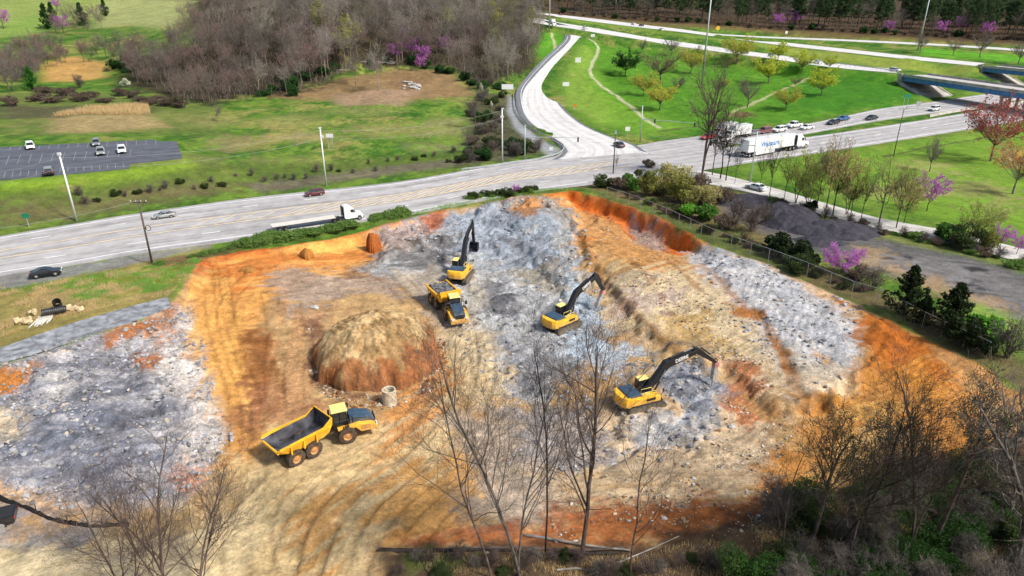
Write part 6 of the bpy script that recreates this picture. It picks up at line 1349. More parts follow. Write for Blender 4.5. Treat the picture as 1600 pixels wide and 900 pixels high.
#PART4
# ---------------------------------------------------------------- vegetation
def barkmat(name, c, n=.35): return mat(name, c, .95, noise=n, scale=1.2, spec=.1)
B_GREY = barkmat('bark_grey', (.15, .13, .115)); B_DARK = barkmat('bark_dark', (.05, .04, .035)); B_PALE = barkmat('bark_pale', (.30, .27, .24)); B_PINK = barkmat('twigs_reddish', (.185, .145, .125)); B_BRN = barkmat('twigs_brown', (.135, .10, .085))
def rv(r, rad): 
    return Vector((r.gauss(0, 1), r.gauss(0, 1), r.gauss(0, 1))).normalized() * rad
def skeleton(r, h, spread, levels, counts, r0, lean=(0, 0), first=.3, curve=.12, up=.25, stems=1, wig=.1, thin=.5, minr=.012, seg=5):
    """list of branches: (points, radii); tips: list of points"""
    br = []; tips = []
    def grow(p, d, L, rad, lv):
        n = seg if lv < 2 else (3 if lv == 2 else 2)
        pts = [p.copy()]; q = p.copy(); dd = d.copy()
        for i in range(n):
            dd = (dd + rv(r, wig * (1 + lv * .5)) + Vector((0, 0, up * (.0 if lv == 0 else .35)))).normalized(); q = q + dd * (L / n); pts.append(q.copy())
        rs = [max(minr, rad * (1 - (1 - (thin if lv == 0 else .35)) * i / n)) for i in range(n + 1)]
        if lv == 0: rs[-1] = max(minr, rad * .18); 
        br.append((pts, rs, lv))
        if lv < levels:
            c = counts[lv]
            for k in range(c):
                t = (first if lv == 0 else .2) + (1 - (first if lv == 0 else .2)) * (k + r.random()) / c
                t = min(t, .98); f = t * n; i = int(f); a = pts[i].lerp(pts[i + 1], f - i); rr_ = rs[i] * (1 - (f - i)) + rs[i + 1] * (f - i)
                base = (pts[i + 1] - pts[i]).normalized(); side = base.orthogonal().normalized(); side.rotate(Matrix.Rotation(r.uniform(0, 6.283), 3, base))
                ang = r.uniform(.45, .95) if lv == 0 else r.uniform(.4, .9)
                nd = (base * math.cos(ang) + side * math.sin(ang) * (spread if lv == 0 else 1)).normalized()
                l2 = L * ((.62 - .36 * t) if lv == 0 else .5) * r.uniform(.7, 1.15)
                if lv == 0: l2 = h * (.50 - .30 * t) * r.uniform(.75, 1.1) * (.7 + .3 * spread)
                grow(a, nd, l2, max(minr, rr_ * r.uniform(.4, .6)), lv + 1)
        if lv >= levels - 1: tips.extend(pts[1:])
    for s in range(stems):
        d = Vector((lean[0] + (r.uniform(-.25, .25) if stems > 1 else 0), lean[1] + (r.uniform(-.25, .25) if stems > 1 else 0), 1)).normalized()
        grow(Vector((r.uniform(-.2, .2), r.uniform(-.2, .2), -.3)) if stems > 1 else Vector((0, 0, -.4)), d, h * (1 if s == 0 else r.uniform(.7, .95)), r0 * (1 if s == 0 else .7), 0)
    return br, tips
def tubes(br, sides=(7, 5, 3, 3, 3)):
    V = []; F = []
    for pts, rs, lv in br:
        n = sides[min(lv, 4)]; o = len(V); a = None
        for i, p in enumerate(pts):
            d = (pts[min(i + 1, len(pts) - 1)] - pts[max(i - 1, 0)]).normalized()
            a = d.orthogonal().normalized() if a is None else (a - d * a.dot(d)).normalized(); b = d.cross(a)
            for k in range(n): t = 6.28318 * k / n; V.append(p + (a * math.cos(t) + b * math.sin(t)) * rs[i])
        for i in range(len(pts) - 1):
            for k in range(n): F.append((o + i * n + k, o + i * n + (k + 1) % n, o + (i + 1) * n + (k + 1) % n, o + (i + 1) * n + k))
    return V, F
def mesh(name, V, F, m_, smooth=True):
    me = bpy.data.meshes.new(name); me.from_pydata([tuple(v) for v in V], [], F); me.materials.append(m_)
    if smooth: me.polygons.foreach_set('use_smooth', [True] * len(me.polygons))
    return me
def leaves(r, pts, n, jit, s0, s1, flat=.0):
    V = []; F = []
    for i in range(n):
        p = pts[r.randrange(len(pts))] + rv(r, jit * r.random() ** .5); s = r.uniform(s0, s1); a = rv(r, 1); a.z *= (1 - flat); a.normalize(); b = a.cross(rv(r, 1)).normalized(); o = len(V)
        V += [p - a * s - b * s * .5, p + a * s * .2 - b * s * .7, p + a * s + b * s * .1, p - a * s * .1 + b * s * .75]; F.append((o, o + 1, o + 2, o + 3))
    return V, F
def blobpts(r, n, rx, ry, rz, zc, lump=5, inner=.35):
    cs = [(rv(r, r.uniform(.5, 1.5)), r.uniform(.22, .6)) for _ in range(lump)]; out = []
    while len(out) < n:
        p = rv(r, r.uniform(inner, 1) ** .5)
        c, q = cs[r.randrange(lump)]; p = c * .55 + p * q
        if r.random() < .9: out.append(Vector((p.x * rx, p.y * ry, p.z * rz + zc)))
    return out
L_YG = leafmat('leaf_yellow_green', (.52, .54, .06), (.34, .40, .04)); L_OL = leafmat('leaf_olive', (.22, .22, .05), (.11, .13, .03)); L_DK = leafmat('leaf_dark_green', (.035, .09, .02), (.012, .045, .012)); L_MG = leafmat('leaf_mid_green', (.10, .22, .03), (.04, .11, .02))
L_CED = leafmat('cedar_needles', (.028, .045, .014), (.012, .022, .008)); L_PINE = leafmat('pine_needles', (.075, .125, .045), (.025, .05, .02)); L_RB = leafmat('redbud_blossom', (.56, .20, .52), (.34, .12, .36)); L_RED = leafmat('red_buds', (.46, .13, .12), (.26, .07, .06)); L_OR = leafmat('orange_buds', (.44, .20, .07), (.28, .12, .05))
L_WH = leafmat('white_blossom', (.62, .62, .50), (.40, .42, .28)); L_PK = leafmat('faint_pink_buds', (.30, .19, .17), (.16, .11, .10)); L_TAN = leafmat('dry_grass_blades', (.62, .46, .24), (.44, .33, .17)); L_GR = leafmat('green_blades', (.24, .42, .08), (.16, .30, .06)); L_SAP = leafmat('sapling_twigs', (.24, .19, .155), (.14, .12, .10)); L_PY = leafmat('pale_yellow_buds', (.42, .38, .14), (.26, .24, .09)); L_BRG = leafmat('bright_leaf', (.16, .38, .04), (.07, .2, .02))
L_UND = leafmat('undergrowth_leaf', (.07, .10, .025), (.02, .035, .012))

def crown(r, h, w, frac=.3, nl=22, nt=6, ns=4, r0=.18, zc=.64, rz=.37, minr=.02, tl=.16, wig=.25, stems=1, lead=.75):
    br = []; tips = []; T0 = []
    for s in range(stems):
        a = r.uniform(0, 6.28); k = 0 if stems == 1 else w * .16; q = [Vector((0, 0, -.3))]
        for i in range(1, 5): q.append(Vector((math.cos(a) * k * i / 4 + r.uniform(-.04, .04) * h * .3, math.sin(a) * k * i / 4 + r.uniform(-.04, .04) * h * .3, h * lead * i / 4)))
        br.append((q, [r0 * (1 - .8 * i / 4) * (1 if stems == 1 else .7) for i in range(5)], 0)); T0.append(q)
    for i in range(nl):
        d = rv(r, 1); d.z = d.z * .75 + .35; e = Vector((d.x * w / 2, d.y * w / 2, h * zc + d.z * h * rz)); e *= r.uniform(.8, 1.05); q = T0[i % stems]
        t = min(max(frac + (lead - frac) * (.1 + .9 * (i / nl)) * (.5 + .5 * (e.z / h)), 0), lead) / lead * 4; ii = min(int(t), 3); b = q[ii].lerp(q[ii + 1], t - ii)
        m1 = b.lerp(e, .35) + Vector((0, 0, -.03 * h)) + rv(r, .03 * h); m2 = b.lerp(e, .7) + rv(r, .03 * h); rr0 = max(minr, r0 * r.uniform(.28, .42))
        br.append(([b, m1, m2, e], [rr0, rr0 * .7, rr0 * .45, minr], 1)); P = [b, m1, m2, e]
        for k in range(nt):
            u = .9 + 2.1 * (k + r.random()) / nt; ii = min(int(u), 2); c = P[ii].lerp(P[ii + 1], u - ii); dd = ((e - b).normalized() * .8 + rv(r, .8) + Vector((0, 0, .35))).normalized(); f1 = c + dd * h * tl * .5 * r.uniform(.7, 1.2) + rv(r, .01 * h); f2 = f1 + (dd + rv(r, .35)).normalized() * h * tl * .5
            br.append(([c, f1, f2], [max(minr, rr0 * .4), minr, minr * .7], 2)); tips += [f1, f2]
            for j in range(ns):
                g0 = c.lerp(f2, r.uniform(.25, 1)); g1 = g0 + ((dd + rv(r, .9)).normalized()) * h * tl * .45 * r.uniform(.6, 1.2); br.append(([g0, g1], [minr * .8, minr * .5], 3)); tips.append(g1)
        tips.append(e)
    return br, tips
def proto_c(key, seed, h, w, m_, lm=None, nl_=0, jit=.3, s0=.06, s1=.15, **k):
    r = random.Random(seed); br, tips = crown(r, h, w, **k); V, F = tubes(br)
    if lm is None: PROTO[key] = ('bare', mesh('bare_tree', V, F, m_), None, tips)
    else:
        lv, lf = leaves(r, tips, nl_, jit, s0, s1); PROTO[key] = ('leafy', mesh('trunk', V, F, m_), mesh('crown', lv, lf, lm, False), tips)
PROTO = {}
def proto_bare(key, seed, h, spread, levels, counts, r0, m_, **k):
    r = random.Random(seed); br, tips = skeleton(r, h, spread, levels, counts, r0, **k); V, F = tubes(br); PROTO[key] = ('bare', mesh('bare_tree', V, F, m_), None, tips)
def proto_leaf(key, seed, h, spread, levels, counts, r0, m_, lm, nl, jit, s0, s1, **k):
    r = random.Random(seed); br, tips = skeleton(r, h, spread, levels, counts, r0, **k); V, F = tubes(br)
    lv, lf = leaves(r, [t for t in tips if t.z > h * .25], nl, jit, s0, s1); PROTO[key] = ('leafy', mesh('trunk', V, F, m_), mesh('crown', lv, lf, lm, False), tips)
def place_tree(key, x, y, z, s, rz, name, label, cat='tree', group=None, tilt=(0, 0), parts=('trunk', 'crown')):
    kind, a, b, _ = PROTO[key]; s3 = s if isinstance(s, tuple) else (s, s, s)
    if b is None:
        o = bpy.data.objects.new(name, a); COL.objects.link(o)
    else:
        o = bpy.data.objects.new(name, None); COL.objects.link(o); t = bpy.data.objects.new(parts[0], a); COL.objects.link(t); t.parent = o; c = bpy.data.objects.new(parts[1], b); COL.objects.link(c); c.parent = o
    o.location = (x, y, z); o.rotation_euler = (tilt[0], tilt[1], rz); o.scale = s3; return T(o, label, cat, group)
rt = random.Random(77)
# woodland prototypes (14 m)
B_HAZE = barkmat('twigs_grey_brown', (.19, .165, .14)); B_HAZP = barkmat('twigs_mauve', (.225, .165, .145)); B_HAZL = barkmat('twigs_pale', (.33, .29, .25))
for i in range(7): proto_c('wood%d' % i, 100 + i, 14, 8 + i % 3, [B_HAZE, B_HAZP, B_GREY, B_HAZE, B_HAZL, B_HAZP, B_HAZE][i], nl=26, nt=7, ns=5, r0=.17, minr=.022, frac=.3)
for i in range(2): proto_c('tallwood%d' % i, 120 + i, 18, 7, [B_HAZL, B_HAZE][i], nl=22, nt=6, ns=5, r0=.19, minr=.022, frac=.5, zc=.74, rz=.25)
proto_c('woodyel', 130, 16, 8, B_GREY, leafmat('leaf_spring_yellow', (.40, .38, .08), (.24, .24, .06)), 2600, .5, .1, .22, nl=22, nt=5, ns=2)
proto_c('woodred', 131, 11, 7, B_HAZE, L_PK, 2200, .4, .07, .16, nl=22, nt=5, ns=3)
proto_c('woodgreen', 134, 13, 8, B_HAZE, leafmat('leaf_haze_green', (.22, .22, .11), (.15, .14, .08)), 1700, .5, .08, .18, nl=22, nt=6, ns=3)
proto_c('redbudfar', 132, 6.5, 6.5, B_DARK, L_RB, 2200, .35, .07, .17, nl=16, nt=5, ns=2, r0=.1, minr=.015, frac=.15)
# rounded evergreen understory
def proto_bush(key, seed, w, h, lm, n, s0, s1, lump=7, stemm=B_BRN, nst=14, inner=.35):
    r = random.Random(seed); P = blobpts(r, n, w / 2, w / 2, h / 2, h * .5, lump, inner); P = [p for p in P if p.z > .02]; V, F = leaves(r, P, n, .12 * w / 3, s0, s1)
    br = []
    for k in range(nst):
        q = P[r.randrange(len(P))]; a = Vector((r.uniform(-.15, .15) * w, r.uniform(-.15, .15) * w, -.15)); m_ = a.lerp(q, .5) + rv(r, .1 * w); br.append(([a, m_, q * 1.04], [.05, .03, .015], 1))
    V2, F2 = tubes(br); PROTO[key] = ('leafy', mesh('stems', V2, F2, stemm), mesh('foliage', V, F, lm, False), P)
proto_bush('evbush', 140, 4.5, 3.6, L_DK, 2000, .12, .26); proto_bush('bushmg', 141, 4, 3, L_MG, 2200, .1, .22); proto_bush('busholive', 142, 4.2, 3.2, L_OL, 2300, .07, .17, nst=50); proto_bush('bushdark', 143, 4.2, 3.0, L_CED, 2600, .08, .2, nst=20)
proto_bush('bushbright', 144, 3.2, 2.2, L_BRG, 1700, .08, .2); proto_bush('bushund', 145, 5, 3.2, L_UND, 4200, .06, .15, 9, nst=60); proto_bush('bushdry', 146, 4, 2.2, leafmat('dead_leaf', (.17, .12, .085), (.09, .07, .05)), 1500, .06, .14, 9, nst=90, stemm=B_GREY); proto_bush('bushwhite', 147, 4, 3.4, L_WH, 1500, .08, .18)
proto_bush('bushyel', 148, 4.4, 3.4, L_PY, 1900, .06, .15, 9, nst=60); proto_bush('weeds', 149, 3.4, 1.2, leafmat('weed_leaf', (.17, .27, .06), (.09, .16, .04)), 1900, .05, .15, 9, nst=30)
r = random.Random(5)   # twiggy thicket
for kk, mt_ in (('thicket', B_GREY), ('thicketp', B_PINK), ('thicketd', B_DARK)):
    r = random.Random(hash(kk) % 7 + 3 if False else {'thicket': 3, 'thicketp': 4, 'thicketd': 5}[kk]); br, tips = skeleton(r, 3.4, 1.3, 2, (9, 6), .05, stems=9, first=.1, minr=.014, wig=.22, seg=4); V, F = tubes(br, (4, 3, 3, 3)); PROTO[kk] = ('bare', mesh('thicket', V, F, mt_), None, tips)
def pines(key, seed, h, m_):
    r = random.Random(seed); br = [([Vector((0, 0, -.4)), Vector((r.uniform(-.2, .2), r.uniform(-.2, .2), h * .5)), Vector((0, 0, h))], [.24, .17, .04], 0)]; P = []
    for k in range(46):
        t = .33 + .67 * (k / 46) ** .9; L = h * .20 * (1.25 - t) ** .7 * r.uniform(.7, 1.2) + .4; a = r.uniform(0, 6.283); b = Vector((0, 0, h * t)); d = Vector((math.cos(a), math.sin(a), r.uniform(-.05, .45))).normalized(); e_ = b + d * L; br.append(([b, e_], [.05, .02], 2))
        for q in range(8): P.append(b.lerp(e_, .35 + .65 * q / 7) + rv(r, .25))
    V, F = tubes(br, (6, 4, 3)); lv, lf = leaves(r, P, 2500, .8, .18, .4); PROTO[key] = ('leafy', mesh('trunk', V, F, m_), mesh('crown', lv, lf, L_PINE, False), P)
pines('pine0', 150, 21, B_BRN); pines('pine1', 151, 19, B_DARK); pines('pine2', 152, 23, B_GREY)
def cedar(key, seed, h, w, lm=L_CED, n=6500, s=(.06, .18)):
    r = random.Random(seed); P = []; br = [([Vector((0, 0, -.3)), Vector((0, 0, h * .6)), Vector((.1, 0, h * .98))], [.16, .1, .02], 0)]
    for k in range(90):
        t = (k + r.random()) / 90; L = w / 2 * (1 - t ** 1.3) * r.uniform(.65, 1.2) + .15; a = r.uniform(0, 6.283); b = Vector((0, 0, .1 + h * t * .96)); d = Vector((math.cos(a), math.sin(a), .25 + .7 * t)).normalized(); e_ = b + d * L; br.append(([b, e_], [.03, .012], 2))
        for q in range(9): P.append(b.lerp(e_, q / 8) + rv(r, .12))
        P.append(e_); P.append(e_ + Vector((0, 0, .15)))
    V, F = tubes(br, (6, 4, 3)); lv, lf = leaves(r, P, n, .28, *s); PROTO[key] = ('leafy', mesh('trunk', V, F, B_DARK), mesh('crown', lv, lf, lm, False), P)
cedar('cedar0', 160, 7, 5.2); cedar('cedar1', 161, 6.4, 5.4); cedar('cedarfar', 162, 6, 3.6, L_DK, 1500, (.12, .26)); cedar('conifer', 163, 8, 5, leafmat('spruce_green', (.05, .20, .02), (.02, .09, .01)), 2600, (.12, .28))

# -- the wooded hill: individual trees
def inside(poly, n, rr_, mind=0):
    P = np.array(poly, float); out = []; 
    while len(out) < n:
        x = rr_.uniform(P[:, 0].min(), P[:, 0].max()); y = rr_.uniform(P[:, 1].min(), P[:, 1].max())
        if sdf(poly, np.array([x]), np.array([y]))[0] < 0 and (not mind or all(abs(x - a) + 2.5 * abs(y - b) > mind for a, b in out)): out.append((x, y))
    return out
HILL = [(195, 118), (250, 152), (330, 165), (400, 160), (470, 156), (560, 112), (620, 106), (700, 112), (745, 138), (790, 128), (825, 104), (842, 74), (849, 45), (845, 14), (600, 2), (330, 2), (285, 30), (290, 68), (215, 92)]
pts = inside(HILL, 282, rt, 11); W3 = GM(pts)
lab = {'edge': 'leafless tree on the lower edge of the wooded hill above the mown field', 'mid': 'leafless grey brown tree within the wood on the hillside', 'right': 'leafless tree on the steep right end of the wooded hill beside the ramp', 'left': 'leafless reddish tree in the left part of the wooded hill below the pasture'}
for (px, py), w3 in zip(pts, W3):
    if w3 is None: continue
    zone = 'left' if px < 400 else ('right' if px > 760 else ('edge' if py > 80 else 'mid'))
    if zone == 'left': key = rt.choice(['wood1', 'wood5', 'wood0', 'woodred', 'wood5', 'wood6'])
    elif zone == 'mid': key = rt.choice(['wood0', 'wood2', 'wood4', 'tallwood0', 'tallwood1', 'tallwood0', 'woodgreen', 'woodgreen', 'wood6', 'wood4'])
    elif zone == 'right': key = rt.choice(['wood2', 'wood4', 'woodgreen', 'wood0', 'tallwood0', 'woodgreen'])
    else: key = rt.choice(['wood0', 'wood1', 'wood4', 'wood5', 'tallwood0', 'tallwood1', 'woodred', 'wood4'])
    s = rt.uniform(.75, 1.2) * (.75 if zone == 'left' else 1.05) * (.8 if py > 130 else 1)
    lb = lab[zone]
    if key in ('woodred',): lb = {'left': 'small red budding tree in the left part of the wooded hill', 'edge': 'small red budding tree on the lower edge of the wooded hill'}.get(zone, lb)
    if key == 'woodgreen': lb = {'mid': 'tree with a thin green haze within the wood on the hillside', 'right': 'tree with a thin green haze on the right end of the wooded hill'}[zone]
    place_tree(key, w3[0], w3[1], w3[2] - .1, s, rt.uniform(0, 6.28), 'woodland_tree', lb, 'tree', {'left': 'trees of the left wood', 'mid': 'trees high in the hillside wood', 'right': 'trees at the right end of the wood', 'edge': 'trees along the edge of the wood'}[zone] + (' in bud' if key in ('woodred', 'woodgreen') else ''))
for px, py, s, k, lb in [(545, 106, 1.15, 'woodyel', 'tall yellow budding tree at the middle of the hillside wood edge'), (505, 70, 1.0, 'woodyel', 'slim yellow budding tree left of the tallest yellow one'), (700, 68, .9, 'woodyel', 'yellow green budding tree right of the purple blossoms'), (770, 60, 1.0, 'woodyel', 'yellowish budding tree near the right end of the wood'), (830, 62, .9, 'woodyel', 'yellowish budding tree at the tip of the wood above the ramp')]:
    x, y, z = G(px, py); place_tree(k, x, y, z - .1, s, rt.uniform(0, 6), 'budding_tree', lb)
for px, py, s, lb in [(618, 96, 1.1, 'purple flowering redbud, leftmost at the edge of the wood'), (645, 92, 1.35, 'largest purple redbud at the edge of the hillside wood'), (632, 72, 1.2, 'purple redbud behind the largest one'), (662, 100, 1.1, 'purple redbud low in the middle of the redbuds'), (695, 84, 1.1, 'purple redbud near the pale trunks right of the largest one'), (658, 110, .8, 'smallest purple redbud at the foot of the wood'), (530, 84, .9, 'faint purple redbud left of the tall yellow tree'), (100, 52, 1.3, 'faint purple tree in the copse on the left pasture'), (6, 45, 1.5, 'purple flowering tree at the top left corner'), (90, 18, 1.3, 'faint purple tree on the skyline at the far left')]:
    x, y, z = G(px, py); place_tree('redbudfar', x, y, z - .1, s, rt.uniform(0, 6), 'redbud_tree', lb)
# evergreen understory bushes
for i, (px, py) in enumerate([(405, 152), (425, 150), (445, 146), (465, 152), (455, 138), (480, 128), (495, 120), (600, 102), (640, 104), (672, 108), (705, 118), (722, 128), (740, 134), (760, 140), (185, 112), (200, 116), (430, 130), (520, 112), (690, 116), (780, 142), (575, 108)]):
    x, y, z = G(px, py); place_tree('evbush', x + rt.uniform(-2, 2), y + rt.uniform(0, 5), z - .1, (rt.uniform(.8, 1.8), rt.uniform(.8, 1.4), rt.uniform(.7, 1.5)), rt.uniform(0, 6), 'evergreen_shrub', 'dark evergreen shrub along the foot of the hillside wood', 'shrub', 'evergreen shrubs at the wood edge', parts=('stems', 'foliage'))
# left pasture copse and hedgerow
for i, (px, py, k, s) in enumerate([(75, 45, 'cedarfar', 1.6), (88, 52, 'wood1', .6), (105, 42, 'wood2', .6), (118, 45, 'wood0', .7), (130, 40, 'cedarfar', 1.5), (140, 45, 'wood5', .6), (120, 55, 'wood5', .5), (150, 38, 'wood1', .6), (160, 30, 'wood2', .5), (95, 60, 'wood1', .5), (140, 56, 'wood0', .4), (160, 46, 'wood3', .5), (84, 34, 'cedarfar', 1.3), (165, 25, 'cedarfar', 1.2)]):
    x, y, z = G(px, py); place_tree(k, x, y, z - .1, s * 1.45, rt.uniform(0, 6), 'copse_tree', 'dark evergreen in the copse on the left pasture' if 'ced' in k else 'leafless tree in the copse on the left pasture', 'tree', 'copse evergreens' if 'ced' in k else 'bare copse trees')
hp = inside([(0, 128), (20, 98), (60, 84), (110, 98), (170, 88), (215, 84), (240, 100), (205, 112), (190, 120), (165, 92), (120, 100), (80, 110), (40, 145), (0, 150)], 64, rt, 8)
for px, py in hp:
    x, y, z = G(px, py); k = rt.choice(['wood0', 'wood1', 'wood5', 'wood2', 'woodred', 'thicketp']); place_tree(k, x, y, z - .1, rt.uniform(.5, .85) * (1.8 if k == 'thicketp' else 1), rt.uniform(0, 6), 'hedgerow_tree', 'small leafless tree in the hedgerow between the left pastures', 'tree', 'hedgerow trees on the left')
for px, py, k, s, nm, lb, ct in [(52, 141, 'conifer', 1.05, 'conifer', 'bright green conical tree at the left edge of the lower meadow', 'tree'), (40, 120, 'conifer', .6, 'conifer', 'small yellow green tree just behind the bright conical one', 'tree'), (198, 136, 'bushwhite', 1.15, 'blossoming_bush', 'round white blossoming bush in the left meadow', 'bush'), (168, 112, 'bushyel', .8, 'budding_bush', 'yellowish bush beside the orange grass patch', 'bush'), (258, 118, 'wood4', .6, 'bare_tree', 'small white barked tree in front of the reddish wood', 'tree'),
        (267, 66, 'conifer', .5, 'conifer', 'narrow bright green tree by the upper pasture fence', 'tree'), (143, 97, 'wood2', .45, 'bare_tree', 'single small bare tree on the orange meadow rise', 'tree'), (178, 108, 'evbush', 1.3, 'evergreen_shrub', 'dark green shrub at the left tip of the reddish wood', 'shrub'), (125, 138, 'thicket', 1.6, 'thicket', 'grey bare bush left of the white blossoming bush', 'bush'), (60, 62, 'bushyel', 1.1, 'budding_bush', 'yellowish bush in the far left hedgerow', 'bush'), (95, 82, 'bushyel', 1.4, 'budding_bush', 'golden bush in the middle of the left hedgerow', 'bush'), (183, 76, 'bushyel', 1.1, 'budding_bush', 'golden bush where the hedgerow meets the wood', 'bush'),
        (290, 168, 'wood1', .75, 'bare_tree', 'bare tree standing in the green hollow below the wood', 'tree'), (296, 165, 'wood3', .7, 'bare_tree', 'second bare tree in the green hollow, just right of its twin', 'tree'), (328, 160, 'wood0', .7, 'bare_tree', 'bare tree at the right end of the green hollow', 'tree'), (340, 190, 'wood2', .4, 'bare_tree', 'small lone dark tree in the mown field', 'tree'), (592, 142, 'wood4', 1.05, 'bare_tree', 'lone tall bare tree on the brown clearing', 'tree'), (556, 134, 'wood6', .9, 'bare_tree', 'slim bare tree left of the lone tall one on the clearing', 'tree'),
        (1055, 145, 'wood3', .5, 'bare_tree', '', 'tree')]:
    if lb: x, y, z = G(px, py); place_tree(k, x, y, z - .1, s, rt.uniform(0, 6), nm, lb, ct, parts=('stems', 'foliage') if 'bush' in k else ('trunk', 'crown'))
# scrub along the foot of the field and the frontage road
for i in range(34):
    px = 120 + i * 18 + rt.uniform(-7, 7); py = np.interp(px, [100, 300, 500, 740], [318, 290, 271, 243]) + rt.uniform(-10, 8); x, y, z = G(px, py); k = rt.choice(['thicketp', 'thicket', 'thicket', 'bushund'])
    place_tree(k, x, y, z - .15, rt.uniform(.3, .75) * (.7 if k == 'bushund' else 1), rt.uniform(0, 6), 'bank_scrub', {'thicketp': 'low reddish bare scrub on the bank behind the highway', 'thicket': 'low grey bare scrub on the bank behind the highway', 'bushund': 'low olive scrub on the bank behind the highway'}[k], 'scrub', {'thicketp': 'reddish', 'thicket': 'grey', 'bushund': 'olive'}[k] + ' scrub on the highway bank', parts=('stems', 'foliage'))
for i in range(30):
    px = 1225 + i * 13 + rt.uniform(-5, 5); py = np.interp(px, [1225, 1372, 1455, 1522, 1600], [322, 361, 377, 393, 413]) + rt.uniform(0, 5); x, y, z = G(px, py); k = ['bushdry', 'weeds', 'thicket'][i % 3]
    place_tree(k, x, y, z - .1, rt.uniform(.45, .8), rt.uniform(0, 6), 'road_scrub', {'bushdry': 'brown scrub on the near side of the frontage road', 'weeds': 'green scrub on the near side of the frontage road', 'thicket': 'grey scrub on the near side of the frontage road'}[k], 'scrub', {'bushdry': 'brown', 'weeds': 'green', 'thicket': 'grey'}[k] + ' scrub by the frontage road', parts=('stems', 'foliage'))
# brambles
for i, (px, py) in enumerate([(60, 158), (80, 160), (130, 158), (145, 152), (190, 150), (205, 153), (245, 160), (258, 165), (20, 165), (100, 150), (160, 160), (230, 164), (280, 168), (70, 146), (110, 145), (225, 158)]):
    x, y, z = G(px, py); place_tree('bushdry', x, y, z - .1, (rt.uniform(1.3, 2.6), rt.uniform(1.2, 2.2), rt.uniform(.7, 1.5)), rt.uniform(0, 6), 'bramble', 'brown bramble clump in the rough meadow above the car park', 'bush', 'brambles above the car park', parts=('stems', 'foliage'))
# ravine at the right of the mown field
rav = inside([(735, 175), (745, 130), (785, 120), (800, 135), (792, 165), (785, 200), (800, 225), (850, 232), (835, 245), (735, 255), (722, 262), (728, 215)], 44, rt, 9)
for i, (px, py) in enumerate(rav):
    x, y, z = G(px, py); k = ['thicket', 'bushdry', 'thicketp', 'bushund', 'evbush', 'thicket'][i % 6]
    lb, gp, nm = {'thicket': ('grey leafless thicket in the gully right of the mown field', 'grey gully thickets', 'thicket'), 'thicketp': ('reddish leafless thicket in the gully right of the mown field', 'reddish gully thickets', 'thicket'), 'bushdry': ('brown dead leaved bush in the gully right of the mown field', 'brown gully bushes', 'bush'), 'bushund': ('olive green bush in the gully right of the mown field', 'olive gully bushes', 'bush'), 'evbush': ('dark green bush in the gully right of the mown field', 'dark gully bushes', 'bush')}[k]
    place_tree(k, x, y, z - .1, rt.uniform(.8, 1.3), rt.uniform(0, 6), nm, lb, 'bush', gp, parts=('stems', 'foliage'))
for px, py, k, s, lb in [(770, 125, 'wood4', .95, 'pale leafless tree at the head of the gully'), (752, 165, 'wood2', .55, 'leafless tree beside the white blossoms in the gully'), (730, 240, 'wood6', .5, 'ivy grey leafless tree at the foot of the gully'), (815, 90, 'wood0', .8, 'leafless tree above the ramp left shoulder'), (800, 118, 'wood4', .7, 'pale leafless tree nearest the ramp bend'), (743, 200, 'wood2', .75, 'grey leafless tree half way down the gully')]:
    x, y, z = G(px, py); place_tree(k, x, y, z - .1, s, rt.uniform(0, 6), 'bare_tree', lb)
for px, py, s, lb in [(752, 142, .8, 'upper clump of white blossoms in the gully'), (768, 168, .6, 'lower clump of white blossoms in the gully')]:
    x, y, z = G(px, py); place_tree('bushwhite', x, y, z, (s * .6, s * .6, s * 1.3), 0, 'blossoming_bush', lb, 'bush', parts=('stems', 'foliage'))

# -- pine wood beyond the interstate
row = [(858, 17), (950, 24.5), (1050, 31), (1130, 37), (1210, 42.5), (1310, 47), (1400, 51), (1500, 56.5), (1600, 62), (1680, 66)]
rx_ = [a for a, _ in row]; ry_ = [b for _, b in row]; k_ = 0
PX = []
for rw, (dy, n) in enumerate([(0, 62), (-6, 58), (-13, 52), (-21, 46), (-30, 34)]):
    for i in range(n):
        px = 855 + (1660 - 855) * (i + rt.random()) / n; py = np.interp(px, rx_, ry_) + dy * (.6 + .6 * (px - 850) / 800) + rt.uniform(-1.5, 1.5)
        if py > -6: PX.append((px, py, rw))
for (px, py, rw), w3 in zip(PX, GM([(a, b) for a, b, _ in PX])):
    if w3 is None: continue
    dec = rt.random() < (.3 if rw == 0 else .12)
    k = rt.choice(['wood0', 'wood3', 'wood1', 'tallwood1']) if dec else rt.choice(['pine0', 'pine1', 'pine2'])
    fr = 'front' if rw < 2 else 'back'
    place_tree(k, w3[0], w3[1], w3[2] - .2, rt.uniform(.8, 1.15) * (1.05 if dec else 1.0), rt.uniform(0, 6), 'bare_tree' if dec else 'pine_tree', ('leafless tree among the pines in the %s rows of the wood beyond the interstate' if dec else 'dark pine in the %s rows of the wood beyond the interstate') % fr, 'tree', ('bare trees, ' if dec else 'pines, ') + fr + ' rows of the far wood')
for i, (px, dy, s, lb) in enumerate([(1215, -4, 1.2, 'left purple redbud under the far pines'), (1240, -6, 1.5, 'brightest lilac redbud under the far pines'), (1250, -14, 1.2, 'lilac redbud just behind the brightest one'), (1388, -4, 1.0, 'small purple redbud in the middle of the far pine edge'), (1470, -4, 1.2, 'faint purple redbud under the far pines right of the tall mast'), (1500, -8, 1.5, 'purple redbud below the pines near the right end'), (1540, -4, 1.3, 'rightmost purple redbud under the far pines')]):
    x, y, z = G(px, np.interp(px, rx_, ry_) + dy + 5); place_tree('redbudfar', x, y, z, s, i, 'redbud_tree', lb)
